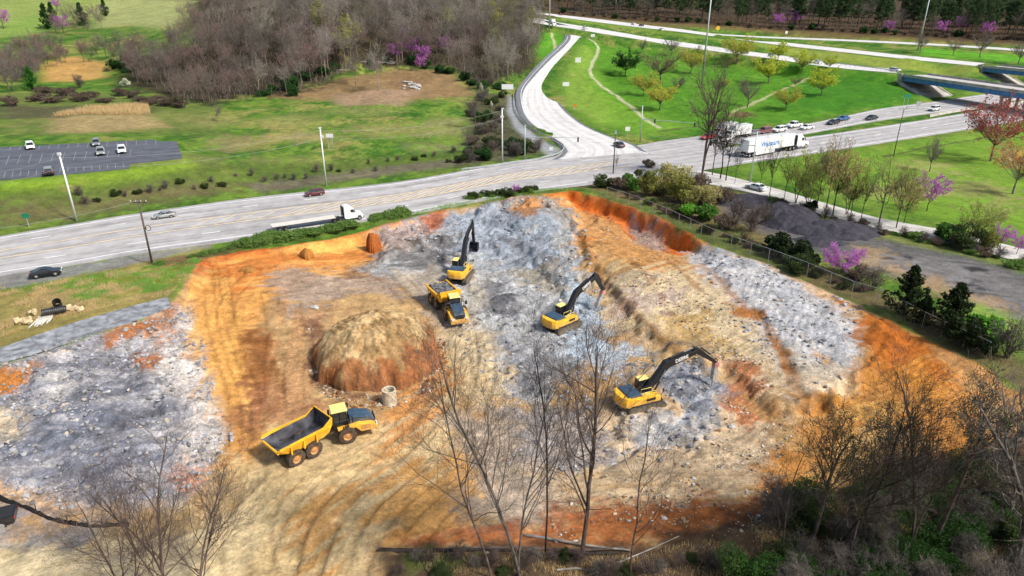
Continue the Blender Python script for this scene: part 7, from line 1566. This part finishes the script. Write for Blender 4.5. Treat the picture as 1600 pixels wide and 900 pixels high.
for i in range(46):
    px = 880 + i * 16.2; py = np.interp(px, rx_, ry_) + rt.uniform(1, 4); x, y, z = G(px, py); k = rt.choice(['bushdry', 'evbush', 'thicketp', 'bushdry']); place_tree(k, x, y, z - .1, rt.uniform(.9, 1.5), rt.uniform(0, 6), 'verge_shrub', {'bushdry': 'brown shrub along the foot of the far pine wood', 'evbush': 'dark green shrub along the foot of the far pine wood', 'thicketp': 'reddish bare shrub along the foot of the far pine wood'}[k], 'shrub', {'bushdry': 'brown', 'evbush': 'green', 'thicketp': 'reddish'}[k] + ' shrubs before the far pines', parts=('stems', 'foliage'))

# -- infield trees
VK = dict(frac=.22, nl=26, nt=6, ns=3, r0=.18, zc=.66, rz=.32, lead=.42, tl=.17, minr=.02)
for i in range(2): proto_c('vase%d' % i, 170 + i, 8, 9, B_GREY, L_YG, 7000, .32, .07, .17, **VK)
proto_c('vaseol', 172, 8, 9, B_GREY, leafmat('leaf_gold_olive', (.50, .45, .07), (.32, .32, .05)), 6000, .34, .07, .16, **VK)
proto_c('round', 173, 8, 9, B_DARK, L_DK, 5200, .45, .08, .2, **VK)
proto_c('budbrown', 174, 8, 9, B_BRN, leafmat('leaf_brown_bud', (.26, .20, .11), (.17, .13, .08)), 2600, .4, .05, .12, **VK)
proto_c('barevase0', 175, 8, 8, B_HAZE, **dict(VK, ns=6)); proto_c('barevase1', 176, 8, 6, B_HAZE, **dict(VK, ns=6))
proto_c('redtree', 177, 9, 11, B_GREY, L_RED, 4600, .4, .06, .15, **VK); proto_c('orangetree', 178, 9, 9, B_PALE, L_OR, 3000, .4, .06, .14, **VK)
for px, py, ty, k, lb in [(977, 119, 80, 'round', 'dark green leafy tree in the infield left of the budding trees'), (1031, 131, 74, 'budbrown', 'largest brown budding tree at the centre of the infield group'), (1005, 151, 114, 'vaseol', 'olive green budding tree in front of the large brown one'), (1031, 173, 130, 'vaseol', 'golden green budding tree nearest the junction in the infield'), (1003, 83, 60, 'barevase1', 'small bare tree near the interstate, leftmost of two'), (1048, 87, 56, 'barevase0', 'bare tree near the interstate, right of the smaller one'), (1058, 147, 116, 'barevase1', 'slender bare tree right of the golden green tree'),
        (1079, 115, 76, 'vaseol', 'golden budding tree at the right of the infield group'), (1150, 100, 57, 'vaseol', 'wide golden tree standing just below the interstate'), (1168, 168, 120, 'barevase1', 'bare tree standing by the small drain basin'), (1200, 131, 90, 'vase0', 'yellow green tree right of the tall mast'), (1215, 95, 66, 'vase1', 'yellow green tree close to the interstate above the others'), (1252, 113, 80, 'vase0', 'small yellow green tree in front of the interstate'), (1296, 108, 88, 'vase1', 'smallest yellow green tree beside the interstate'), (1283, 150, 108, 'vase1', 'largest yellow green tree on the right slope of the infield'), (1227, 173, 136, 'vaseol', 'yellow green tree lowest on the right slope of the infield'), (1242, 136, 118, 'budbrown', 'small brown tree behind the lowest yellow green tree'), (1120, 148, 118, 'barevase0', 'faint bare tree right of the tall mast base'), (1130, 140, 122, 'vase0', 'thin yellow tree right of the tall mast'),
        (1437, 83, 50, 'barevase1', 'bare tree at the foot of the mast in the interstate median'), (1489, 86, 58, 'barevase0', 'pale bare tree right of the median mast'), (1530, 90, 48, 'barevase1', 'pale bare tree in the median above the farther overpass'), (1591, 100, 60, 'barevase0', 'bare tree in the median at the right edge'), (1090, 85, 70, 'barevase0', 'thin bare tree below the interstate left of the wide golden tree'), (1278, 85, 56, 'barevase0', '')]:
    if not lb: continue
    x, y, z = G(px, py); v = (450 - ty) / FP; d = y / (CT + v * ST); h = (HC - d * (ST - v * CT)) - z; h0 = 8.2; s = h / h0
    place_tree(k, x, y, z - .1, (s * 1.1, s * 1.1, s), rt.uniform(0, 6), 'infield_tree', lb)
for px, py, ty, k, lb, h0 in [(1547, 252, 148, 'redtree', 'red budding tree with wide crown in front of the overpass', 9.2), (1583, 303, 205, 'orangetree', 'orange budding tree at the right edge of the lawn', 10), (1452, 268, 206, 'barevase1', 'small dark bare tree on the right lawn', 9)]:
    x, y, z = G(px, py); v = (450 - ty) / FP; d = y / (CT + v * ST); h = (HC - d * (ST - v * CT)) - z; s = h / h0; w = .95 if k == 'redtree' else (.7 if k[0] == 'b' else 1.1); place_tree(k, x, y, z - .1, (s * w, s * w, s), 1.0, 'lawn_tree', lb)

# -- trees along the frontage road and at the junction
MK = dict(frac=.25, nl=24, nt=6, ns=4, r0=.14, minr=.014, lead=.7)
proto_c('yel0', 180, 12, 8, B_DARK, L_PY, 4200, .35, .05, .13, **MK); proto_c('yel1', 181, 12, 8, B_DARK, leafmat('leaf_rusty_yellow', (.46, .33, .15), (.32, .25, .1)), 4200, .35, .05, .13, **MK); proto_c('yel2', 182, 9, 8, B_BRN, leafmat('leaf_lime', (.34, .38, .09), (.22, .27, .06)), 3800, .35, .05, .14, **dict(MK, stems=3, frac=.15))
for i in range(3): proto_c('mid%d' % i, 185 + i, 12, 6.5, [B_DARK, B_BRN, B_DARK][i], **dict(MK, ns=6, minr=.012))
proto_c('fork', 189, 20, 12, B_BRN, **dict(MK, stems=3, nl=30, ns=6, frac=.35, r0=.3, minr=.016))
MID = [(1097, 272, 95, 'fork', 20, .9, 'tall forked bare tree at the junction'), (1125, 280, 150, 'mid0', 12, .8, 'dark bare tree just right of the forked one'), (1134, 283, 175, 'mid2', 12, .8, 'second dark bare tree right of the forked one'), (1148, 288, 215, 'mid0', 12, .4, 'broken dark stem between the bare trees and the signal mast'), (1113, 274, 170, 'mid1', 12, .8, 'leaning bare tree close behind the forked one'), (1186, 300, 222, 'mid2', 12, .45, 'thin dark stem right of the signal mast'),
       (1202, 306, 210, 'mid0', 12, .6, 'thin bare tree in front of the trailer'), (1225, 312, 230, 'mid2', 12, .6, 'bare tree left of the yellowish trees'), (1243, 318, 238, 'yel2', 9, .9, 'lime coloured bushy tree, leftmost of the yellowish row'), (1276, 324, 232, 'yel0', 12, .9, 'pale yellow tree in front of the rusty one'), (1301, 338, 228, 'yel1', 12, .85, 'rusty yellow tall tree with dark trunk in the roadside row'), (1290, 330, 205, 'mid1', 12, .7, 'bare topped tree behind the rusty yellow one'), (1328, 341, 262, 'mid2', 12, .7, 'leaning bare tree right of the rusty yellow one'),
       (1345, 345, 255, 'mid0', 12, .6, 'slender bare tree left of the big dark one'), (1373, 351, 240, 'mid1', 12, 1.0, 'big dark bare tree in the roadside row'), (1400, 357, 262, 'yel0', 12, .9, 'yellowish tree right of the big dark bare one'), (1412, 350, 285, 'yel1', 12, .8, 'rusty tinted tree at the right of the roadside row'), (1322, 336, 265, 'yel2', 9, .9, 'lime coloured tree in the middle of the roadside row'), (1260, 330, 265, 'yel2', 9, .8, 'low lime coloured tree beside the dark evergreen bush'), (1515, 378, 318, 'yel2', 9, .9, 'yellow green small tree among the shrubs near the right end of the road'), (1545, 372, 320, 'yel0', 12, 1.0, 'pale yellow small tree behind the right end shrubs'), (962, 268, 238, 'mid2', 12, .5, 'small bare tree beside the dark wooden pole')]
for px, py, ty, k, h0, w, lb in MID:
    x, y, z = G(px, py); v = (450 - ty) / FP; d = y / (CT + v * ST); h = (HC - d * (ST - v * CT)) - z; s = h / h0; place_tree(k, x, y, z - .1, (s * w, s * w, s), rt.uniform(0, 6), 'roadside_tree', lb)
for px, py, s, lb in [(1448, 330, 1.0, 'faint pink redbud behind the roadside row'), (1562, 388, .55, 'small pink redbud beside the frontage road'), (1588, 398, .5, 'rightmost small pink redbud beside the frontage road')]:
    x, y, z = G(px, py); place_tree('redbudfar', x, y, z, s, 1, 'redbud_tree', lb)
proto_c('redbud', 190, 5, 6.6, B_DARK, L_RB, 6500, .25, .04, .11, nl=26, nt=7, ns=3, r0=.1, minr=.012, frac=.05, stems=3, zc=.55, rz=.45, lead=.5)
x, y, z = G(1313, 428); place_tree('redbud', x, y, z - .1, (.95, .95, .85), 0, 'redbud_tree', 'bright pink redbud in full flower beside the pit fence')
# shrubs
SH = [(1045, 300, 'bushyel', 2.1, 'large pale olive bush on the bank above the orange cut'), (1022, 305, 'busholive', 1.6, 'olive bush left of the large pale one'), (1068, 318, 'busholive', 1.7, 'olive bush in front of the large pale one'), (1095, 322, 'bushyel', 1.5, 'yellowish leafy bush at the right of the bank'), (1070, 340, 'bushbright', 1.5, 'bright green bush low on the bank by the fence'), (1100, 345, 'bushmg', 1.4, 'mid green bush right of the bright one by the fence'), (988, 296, 'bushmg', 1.3, 'green bush at the left of the bank'), (1005, 288, 'bushund', 1.2, 'dark olive bush behind the left green one'), (965, 296, 'bushdry', 1.4, 'brown brush clump at the left end of the bank'), (940, 292, 'bushund', 1.0, 'small olive bush nearest the corner of the pit'), (1015, 262, 'bushdry', 1.0, 'round dry brown bush beside the junction'), (1085, 296, 'bushdry', 1.6, 'brown bush behind the yellowish one'), (1125, 318, 'bushdry', 1.5, 'brown brush left of the gravel heaps'), (1150, 345, 'thicketp', 1.5, 'reddish thicket between the fence and the gravel heaps'), (1175, 362, 'thicketp', 1.6, 'reddish thicket right of the first one by the fence'), (1195, 350, 'thicket', 1.3, 'grey thicket in front of the gravel heaps'), (1135, 358, 'bushdry', 1.3, 'dry brush below the reddish thickets'),
      (1205, 395, 'bushdark', 1.3, 'dark olive bush, leftmost beside the redbud'), (1232, 402, 'bushdark', 1.4, 'dark olive bush in the middle of the hedge left of the redbud'), (1262, 412, 'bushdark', 1.3, 'dark olive bush directly left of the redbud'), (1250, 425, 'bushund', 1.0, 'low olive bush in front of the hedge'), (1262, 330, 'bushdark', .9, 'round dark evergreen bush beside the frontage road'), (1335, 440, 'bushdry', 1.2, 'brown brush right of the redbud'), (1365, 455, 'thicket', 1.2, 'grey twigs left of the two cedars'), (1485, 380, 'bushmg', 1.3, 'green shrub left end of the right road thicket'), (1505, 385, 'bushund', 1.4, 'olive shrub in the right road thicket'), (1535, 388, 'busholive', 1.2, 'olive shrub right of the small yellow green tree'), (1475, 372, 'bushund', .9, 'small olive shrub by the end of the road row'),
      (1535, 528, 'bushbright', 1.5, 'bright green bush behind the right cedar'), (1555, 545, 'bushbright', 1.1, 'bright green bush at the right pit corner'), (1500, 535, 'bushdark', 1.3, 'dark low evergreen at the foot of the right cedar'), (1530, 548, 'bushdark', 1.2, 'dark low evergreen near the right pit corner'), (1575, 560, 'thicket', 1.6, 'grey tangle at the right pit corner'), (1310, 368, 'weeds', 1.0, 'weedy clump below the roadside row'), (1430, 372, 'weeds', 1.2, 'weedy clump right of the roadside row'), (1590, 420, 'weeds', 1.3, 'weedy clump at the right end of the frontage road'), (1205, 318, 'weeds', 1.3, 'weedy clump behind the rear gravel heap')]
for px, py, k, s, lb in SH:
    x, y, z = G(px, py); place_tree(k, x, y, z - .1, s, rt.uniform(0, 6), 'thicket' if 'thick' in k else 'bush', lb, 'bush', parts=('stems', 'foliage'))
for px, py, k, s, lb in [(1412, 492, 'cedar0', 1.0, 'left of the two dark cedars at the pit edge'), (1484, 515, 'cedar1', 1.0, 'right of the two dark cedars at the pit edge'), (1440, 505, 'cedar1', .62, 'small dark cedar squeezed between the two tall cedars')]:
    x, y, z = G(px, py); place_tree(k, x, y, z - .1, (s * 1.15, s * 1.15, s), 1, 'cedar_tree', lb)
# thickets hiding the fence foot
for i in range(26):
    t = i / 25; px = 985 + t * 360 + rt.uniform(-6, 6); py = np.interp(px, [950, 1060, 1110, 1200, 1340, 1440], [303, 345, 370, 403, 462, 505]) - rt.uniform(3, 9); x, y, z = G(px, py); k = ['thicketd', 'bushdry', 'bushund'][i % 3]
    place_tree(k, x, y, z - .1, rt.uniform(.45, .7), rt.uniform(0, 6), 'fence_brush', {'thicketd': 'dark leafless brush along the pit fence', 'bushdry': 'brown brush along the pit fence', 'bushund': 'olive brush along the pit fence'}[k], 'brush', {'thicketd': 'dark', 'bushdry': 'brown', 'bushund': 'olive'}[k] + ' brush along the fence', parts=('stems', 'foliage'))
# weeds between the highway and the pit
for i in range(46):
    px = 382 + i * 5.6 + rt.uniform(-3, 3)
    if 560 < px < 585: continue
    py = np.interp(px, [380, 440, 520, 600, 650, 700, 760], [384, 374, 360, 343, 330, 321, 311]) + rt.uniform(-3, 2); x, y, z = G(px, py); big = 1.25 if px < 450 or 590 < px < 625 else 1.0
    place_tree('weeds', x, y, z - .05, rt.uniform(.75, 1.15) * big, rt.uniform(0, 6), 'weed_clump', 'green weed clump on the strip between highway and pit', 'weeds', 'weed clumps between highway and pit', parts=('stems', 'foliage'))
for i in range(16):
    px = 735 + i * 6.5 + rt.uniform(-3, 3); py = np.interp(px, [735, 840], [312, 301]) + rt.uniform(-3, 1); x, y, z = G(px, py); place_tree('bushund' if i % 2 else 'weeds', x, y, z - .05, rt.uniform(.5, .7) if i % 2 else .9, rt.uniform(0, 6), 'verge_bush', 'bush on the strip left of the orange corner of the pit' if i % 2 else 'weedy clump on the strip left of the orange corner', 'bush', 'verge bushes' if i % 2 else 'verge weeds', parts=('stems', 'foliage'))
x, y, z = G(806, 304); place_tree('redbudfar', x, y, z, .3, 1, 'redbud_shrub', 'small pink flowering shrub at the highway edge', 'shrub')
for px, py in [(316, 400), (330, 396), (300, 402), (250, 414), (345, 393), (360, 389)]:
    x, y, z = G(px, py); place_tree('weeds', x, y, z - .05, rt.uniform(.45, .7), 1, 'weed_tuft', 'small weed tuft on the verge right of the wooden pole', 'weeds', 'weed tufts near the wooden pole', parts=('stems', 'foliage'))
# trees at the near edge, in front of the pit
def neartree(seed, px, py, ty, r0, m_, lb, stems=1, counts=(17, 8, 6, 2), spread=.75, first=.3, lean=(0, 0), wig=.1, lv=4):
    lv = 3 if seed in (205, 206, 207, 210, 212, 213) else 4; counts = tuple(counts)[:3] + (3 if seed in (201, 204) else 2,)
    r = random.Random(seed); x, y, z = G(px, py); v = (450 - ty) / FP; d = y / (CT + v * ST); h = (HC - d * (ST - v * CT)) - z
    br, tips = skeleton(r, h * .96, spread, lv, counts, r0, first=first, minr=.0055, wig=wig * 1.35, stems=stems, lean=lean, seg=8, up=.28); V, F = tubes(br); me = mesh('bare_tree', V, F, m_); o = bpy.data.objects.new('bare_tree', me); COL.objects.link(o); o.location = (x, y, z); T(o, lb, 'tree')
neartree(201, 908, 872, 515, .19, B_BRN, 'largest bare foreground tree in front of the nearest excavator', 1, (16, 9, 6), 1.15, .2, wig=.07)
neartree(202, 852, 865, 500, .09, B_DARK, 'thin dark straight bare tree left of the largest one', 1, (14, 6, 4), .35, .35, wig=.05)
neartree(203, 812, 900, 530, .13, B_GREY, 'pale grey bare foreground tree left of the thin dark one', 2, (15, 8, 6), .6, .25, wig=.09)
neartree(204, 770, 905, 545, .09, B_BRN, 'bare foreground tree with spreading twigs at the left of the middle group', 1, (14, 8, 6), 1.15, .25, (-.1, 0), .1)
neartree(205, 262, 935, 700, .11, B_BRN, 'bare tree with upswept branches at the bottom left', 3, (13, 8, 6), 1.25, .12, wig=.11)
neartree(206, 210, 945, 735, .08, B_BRN, 'smaller bare tree left of the bottom left one', 3, (13, 8, 6), 1.2, .12, wig=.1)
neartree(207, 310, 930, 745, .09, B_BRN, 'thin bare tree right of the bottom left one', 3, (13, 8, 6), 1.2, .15, wig=.09)
neartree(208, 985, 900, 640, .08, B_BRN, 'slim bare sapling right of the largest foreground tree', 1, (12, 6, 4), .8, .2)
neartree(209, 1300, 860, 560, .10, B_DARK, 'dark bare tree in front of the ochre slope', 2, (15, 8, 6), .9, .25, wig=.12)
neartree(210, 1420, 870, 600, .13, B_BRN, 'bare tree with fine twigs in front of the orange slope', 2, (15, 8, 6), 1.0, .25, wig=.12)
neartree(211, 1522, 748, 520, .27, B_PALE, 'thick pale leaning tree at the right edge', 1, (15, 9, 7), 1.0, .2, (.42, -.02), .07)
neartree(212, 1225, 880, 690, .07, B_BRN, 'thin bare sapling left of the near cedar', 1, (12, 6, 4), .7, .2)
neartree(213, 1590, 900, 560, .2, B_GREY, 'grey bare tree at the lower right corner', 2, (14, 8, 6), 1.0, .2, (.0, 0), .12)
proto_leaf('sparseced', 214, 9, .9, 3, (16, 7, 5), .11, B_BRN, leafmat('sparse_cedar', (.10, .12, .045), (.045, .06, .022)), 2600, .35, .025, .06, first=.35, minr=.012, wig=.14)
for px, py, ty, s, lb in [(1262, 850, 650, 1.1, 'ragged dark cedar in front of the ochre slope'), (1385, 850, 640, 1.1, 'ragged dark cedar right of its neighbour'), (1460, 860, 600, 1.0, 'ragged cedar beside the thick leaning tree'), (1600, 800, 625, 1.0, 'ragged dark cedar at the right edge'), (1330, 880, 700, 1.0, 'small ragged cedar between the two larger ones')]:
    x, y, z = G(px, py); v = (450 - ty) / FP; d = y / (CT + v * ST); h = (HC - d * (ST - v * CT)) - z; q = h / 9.5; place_tree('sparseced', x, y, z - .1, (q * s, q * s, q), rt.uniform(0, 6), 'cedar_tree', lb)
# near undergrowth
proto_bush('nearund', 220, 4.2, 2.6, L_UND, 9000, .03, .075, 10, nst=120, stemm=B_GREY); proto_bush('neargreen', 221, 3.8, 2.8, leafmat('honeysuckle_leaf', (.05, .12, .02), (.015, .045, .01)), 9000, .03, .08, 10, nst=60)
r = random.Random(31)
for i, mt_ in enumerate((B_HAZE, B_GREY, B_BRN)):
    br, tips = skeleton(random.Random(230 + i), 4.2, 1.4, 3, (9, 6, 5), .06, stems=9, first=.1, minr=.008, wig=.25, seg=5, up=.2); V, F = tubes(br, (5, 3, 3, 3)); PROTO['neart%d' % i] = ('bare', mesh('thicket', V, F, mt_), None, tips)
UP = inside([(1215, 800), (1290, 770), (1400, 750), (1500, 735), (1620, 700), (1680, 940), (1150, 960), (1170, 850)], 66, rt, 24)
NL = {'nearund': ('olive leafy undergrowth bush at the bottom right', 'olive undergrowth bushes', 'bush'), 'neargreen': ('dark green leafy bush at the bottom right', 'dark green undergrowth bushes', 'bush'), 'neart0': ('tangled grey bare shrub at the bottom right', 'grey bare shrubs', 'bare_shrub'), 'neart1': ('tangled pale bare shrub at the bottom right', 'pale bare shrubs', 'bare_shrub'), 'neart2': ('tangled brown bare shrub at the bottom right', 'brown bare shrubs', 'bare_shrub')}
for i, (px, py) in enumerate(UP):
    x, y, z = G(px, py); k = ['neargreen', 'neart0', 'neargreen', 'neart1', 'nearund', 'neart0', 'neargreen', 'nearund'][i % 8]
    if px > 1380 and k == 'nearund' and i % 4: k = 'neargreen'
    place_tree(k, x, y, z - .1, rt.uniform(.75, 1.15), rt.uniform(0, 6), NL[k][2], NL[k][0], 'bush', NL[k][1], parts=('stems', 'foliage'))
for i in range(24):
    px = 620 + i * 24 + rt.uniform(-8, 8); py = 885 + rt.uniform(-12, 18); x, y, z = G(px, py); k = ['neart2', 'neart0', 'neart2', 'nearund'][i % 4]; place_tree(k, x, y, z - .1, rt.uniform(.3, .5), rt.uniform(0, 6), 'low_brush', {'neart2': 'low brown bare brush along the bottom edge', 'neart0': 'low grey bare brush along the bottom edge', 'nearund': 'low olive brush along the bottom edge'}[k], 'brush', {'neart2': 'brown', 'neart0': 'grey', 'nearund': 'olive'}[k] + ' brush at the bottom edge', parts=('stems', 'foliage'))
# fallen logs, debris
def log(pxs, r0, m_, nm, lb, ct='log', dz=.15):
    P = [G(*p) for p in pxs]; P = crom([(a, b, c + dz) for a, b, c in P], .8); mb = MB(); n_ = len(P); mb.tube([tuple(p) for p in P], [r0 * (1 - .5 * i / n_) for i in range(n_)], 8); mb.build(nm, m_, smooth=False, label=lb, cat=ct)
log([(592, 862), (660, 863), (760, 862), (860, 868), (965, 866)], .22, B_DARK, 'fallen_log', 'longest dark fallen log along the bottom of the pit')
log([(700, 860), (800, 858), (900, 862), (975, 858)], .16, B_BRN, 'fallen_log', 'brown fallen log resting behind the longest one')
log([(820, 838), (870, 846), (930, 856), (985, 862)], .14, B_PALE, 'fallen_log', 'pale fallen log slanting behind the foreground trees')
log([(870, 893), (900, 890), (935, 897)], .1, B_PALE, 'fallen_branch', 'short pale branch at the bottom edge', 'branch')
log([(940, 897), (1000, 872), (1060, 845)], .07, B_PALE, 'fallen_branch', 'thin pale branch leaning right at the bottom edge', 'branch', .5)
for (cx, cy, wx, wy, n_, r0, L0, m_, lb, gp, nm, ct) in [(590, 98, 22, 4, 26, .22, 5, B_PALE, 'felled pale log in the log pile at the edge of the wood', 'logs felled at the wood edge', 'felled_log', 'log'), (540, 110, 12, 4, 10, .16, 3, B_PALE, 'pale cut branch heaped left of the log pile', 'cut branches left of the log pile', 'cut_branch', 'branch')]:
    for i in range(n_):
        px, py = cx + rt.uniform(-wx, wx), cy + rt.uniform(-wy, wy); x, y, z = G(px, py); mb = MB(); L = L0 * rt.uniform(.6, 1.2); mb.tube([(-L / 2, 0, 0), (L / 2, 0, .1)], [r0, r0 * .7], 7); o = mb.build(nm, m_, label=lb, cat=ct, group=gp); o.location = (x, y, z + .3 + rt.uniform(0, .6)); o.rotation_euler = (0, rt.uniform(-.15, .15), rt.uniform(-.6, .6))
M_LIME = mat('limestone', (.42, .40, .37), .9, noise=.2)
for i in range(22):
    px, py = 642 + rt.uniform(-11, 13), 133 + rt.uniform(-6, 8); x, y, z = G(px, py); s = rt.uniform(.35, .95); o_ = (iv * np.random.default_rng(i).uniform(.75, 1.2, (12, 1)) * s * [1.3, 1, .6]).tolist(); mb = MB(); mb.add(o_, if_); o = mb.build('boulder', M_LIME, label='pale boulder in the rock pile on the brown clearing', cat='boulder', group='boulders on the clearing'); o.location = (x, y, z + s * .3)
for i, (px, py, s, lb) in enumerate([(1357, 572, .42, 'round white boulder at the edge of the ochre slope'), (782, 504, .38, 'white boulder on the dark rock right of the loaded truck'), (1142, 668, .4, 'pale boulder on the slope right of the nearest excavator'), (492, 482, .6, 'flat pale stone left of the dirt mound'), (482, 515, .22, 'small white stone left of the dirt mound'), (760, 867, .3, 'white stone on the fallen log')]):
    x, y, z = G(px, py); o_ = (iv * np.random.default_rng(i + 50).uniform(.8, 1.2, (12, 1)) * s * [1.2, 1, .7]).tolist(); mb = MB(); mb.add(o_, if_); o = mb.build('boulder', M_LIME, label=lb, cat='boulder'); o.location = (x, y, z + s * .2)
# uncountable grasses
def blades(name, poly, n, h0, h1, m_, label, seed, wd=.05, clump=.4, cat='grass'):
    r_ = np.random.default_rng(seed); P = np.array(GP(poly)); x = r_.uniform(P[:, 0].min(), P[:, 0].max(), n * 6); y = r_.uniform(P[:, 1].min(), P[:, 1].max(), n * 6)
    k = (sdf(P, x, y) < 0) & (r_.uniform(size=len(x)) < sst(clump, clump + .45, fbm(x / 2.2, y / 2.2, seed, 3))); x, y = x[k][:n], y[k][:n]; z = H(x, y); n = len(x)
    a = r_.uniform(0, 6.28, n); h = r_.uniform(h0, h1, n); dx, dy = np.cos(a) * wd, np.sin(a) * wd; lx, ly = r_.normal(0, .3, n) * h, r_.normal(0, .3, n) * h
    V = np.stack([np.stack([x - dx, y - dy, z - .05], 1), np.stack([x + dx, y + dy, z - .05], 1), np.stack([x + lx, y + ly, z + h], 1)], 1).reshape(-1, 3); F = np.arange(3 * n).reshape(-1, 3)
    me = bpy.data.meshes.new(name); me.from_pydata(V.tolist(), [], F.tolist()); me.materials.append(m_); o = bpy.data.objects.new(name, me); COL.objects.link(o); T(o, label, cat, None, 'stuff')
blades('dry_reeds', [(80, 184), (235, 178), (230, 163), (150, 170), (90, 180)], 7000, .6, 1.6, L_TAN, 'tall dry straw coloured grass above the car park', 1, .09, .1)
blades('verge_grass', [(90,458),(130,432),(290,412),(330,392),(320,404),(280,440),(250,455),(110,480)], 20000, .15, .4, L_GR, 'green grass on the verge left of the pit', 2, .035)
blades('dry_verge_grass', [(-100,470),(100,440),(215,420),(300,430),(262,466),(100,500),(0,530),(-100,560)], 26000, .15, .45, L_TAN, 'dry straw coloured grass on the verge left of the pit', 3, .03)
blades('woodland_brush', [(200,112),(260,150),(330,163),(400,156),(470,150),(560,108),(700,104),(745,136),(795,124),(835,100),(850,60),(850,2),(330,2),(290,60),(215,90)], 30000, 1.5, 4.5, L_SAP, 'thin bare saplings and brush filling the hillside wood', 5, .07, .05, 'brush')
blades('pine_wood_brush', [(860,15),(1000,26),(1200,41),(1400,50),(1650,62),(1650,30),(1300,20),(1000,4),(860,2)], 5000, .8, 2.6, L_SAP, 'thin bare saplings and brush under the far pines', 9, .09, .05, 'brush')
blades('roadside_grass', [(375,380),(440,374),(600,345),(700,322),(840,297),(890,296),(760,314),(600,349),(440,381),(376,390)], 16000, .3, .8, L_GR, 'green grass on the strip between highway and pit', 6, .04, .1)
blades('bank_grass', [(930,300),(1100,370),(1250,425),(1400,480),(1560,560),(1600,540),(1440,470),(1250,400),(1100,340),(960,290)], 20000, .15, .4, L_GR, 'green and weedy grass along the pit fence', 7, .035, .4)
blades('forest_litter_grass', [(1180,830),(1300,780),(1600,740),(1640,930),(640,905),(640,868),(1000,872)], 20000, .15, .5, L_TAN, 'dry grass and litter under the foreground brush', 8, .02, .3)
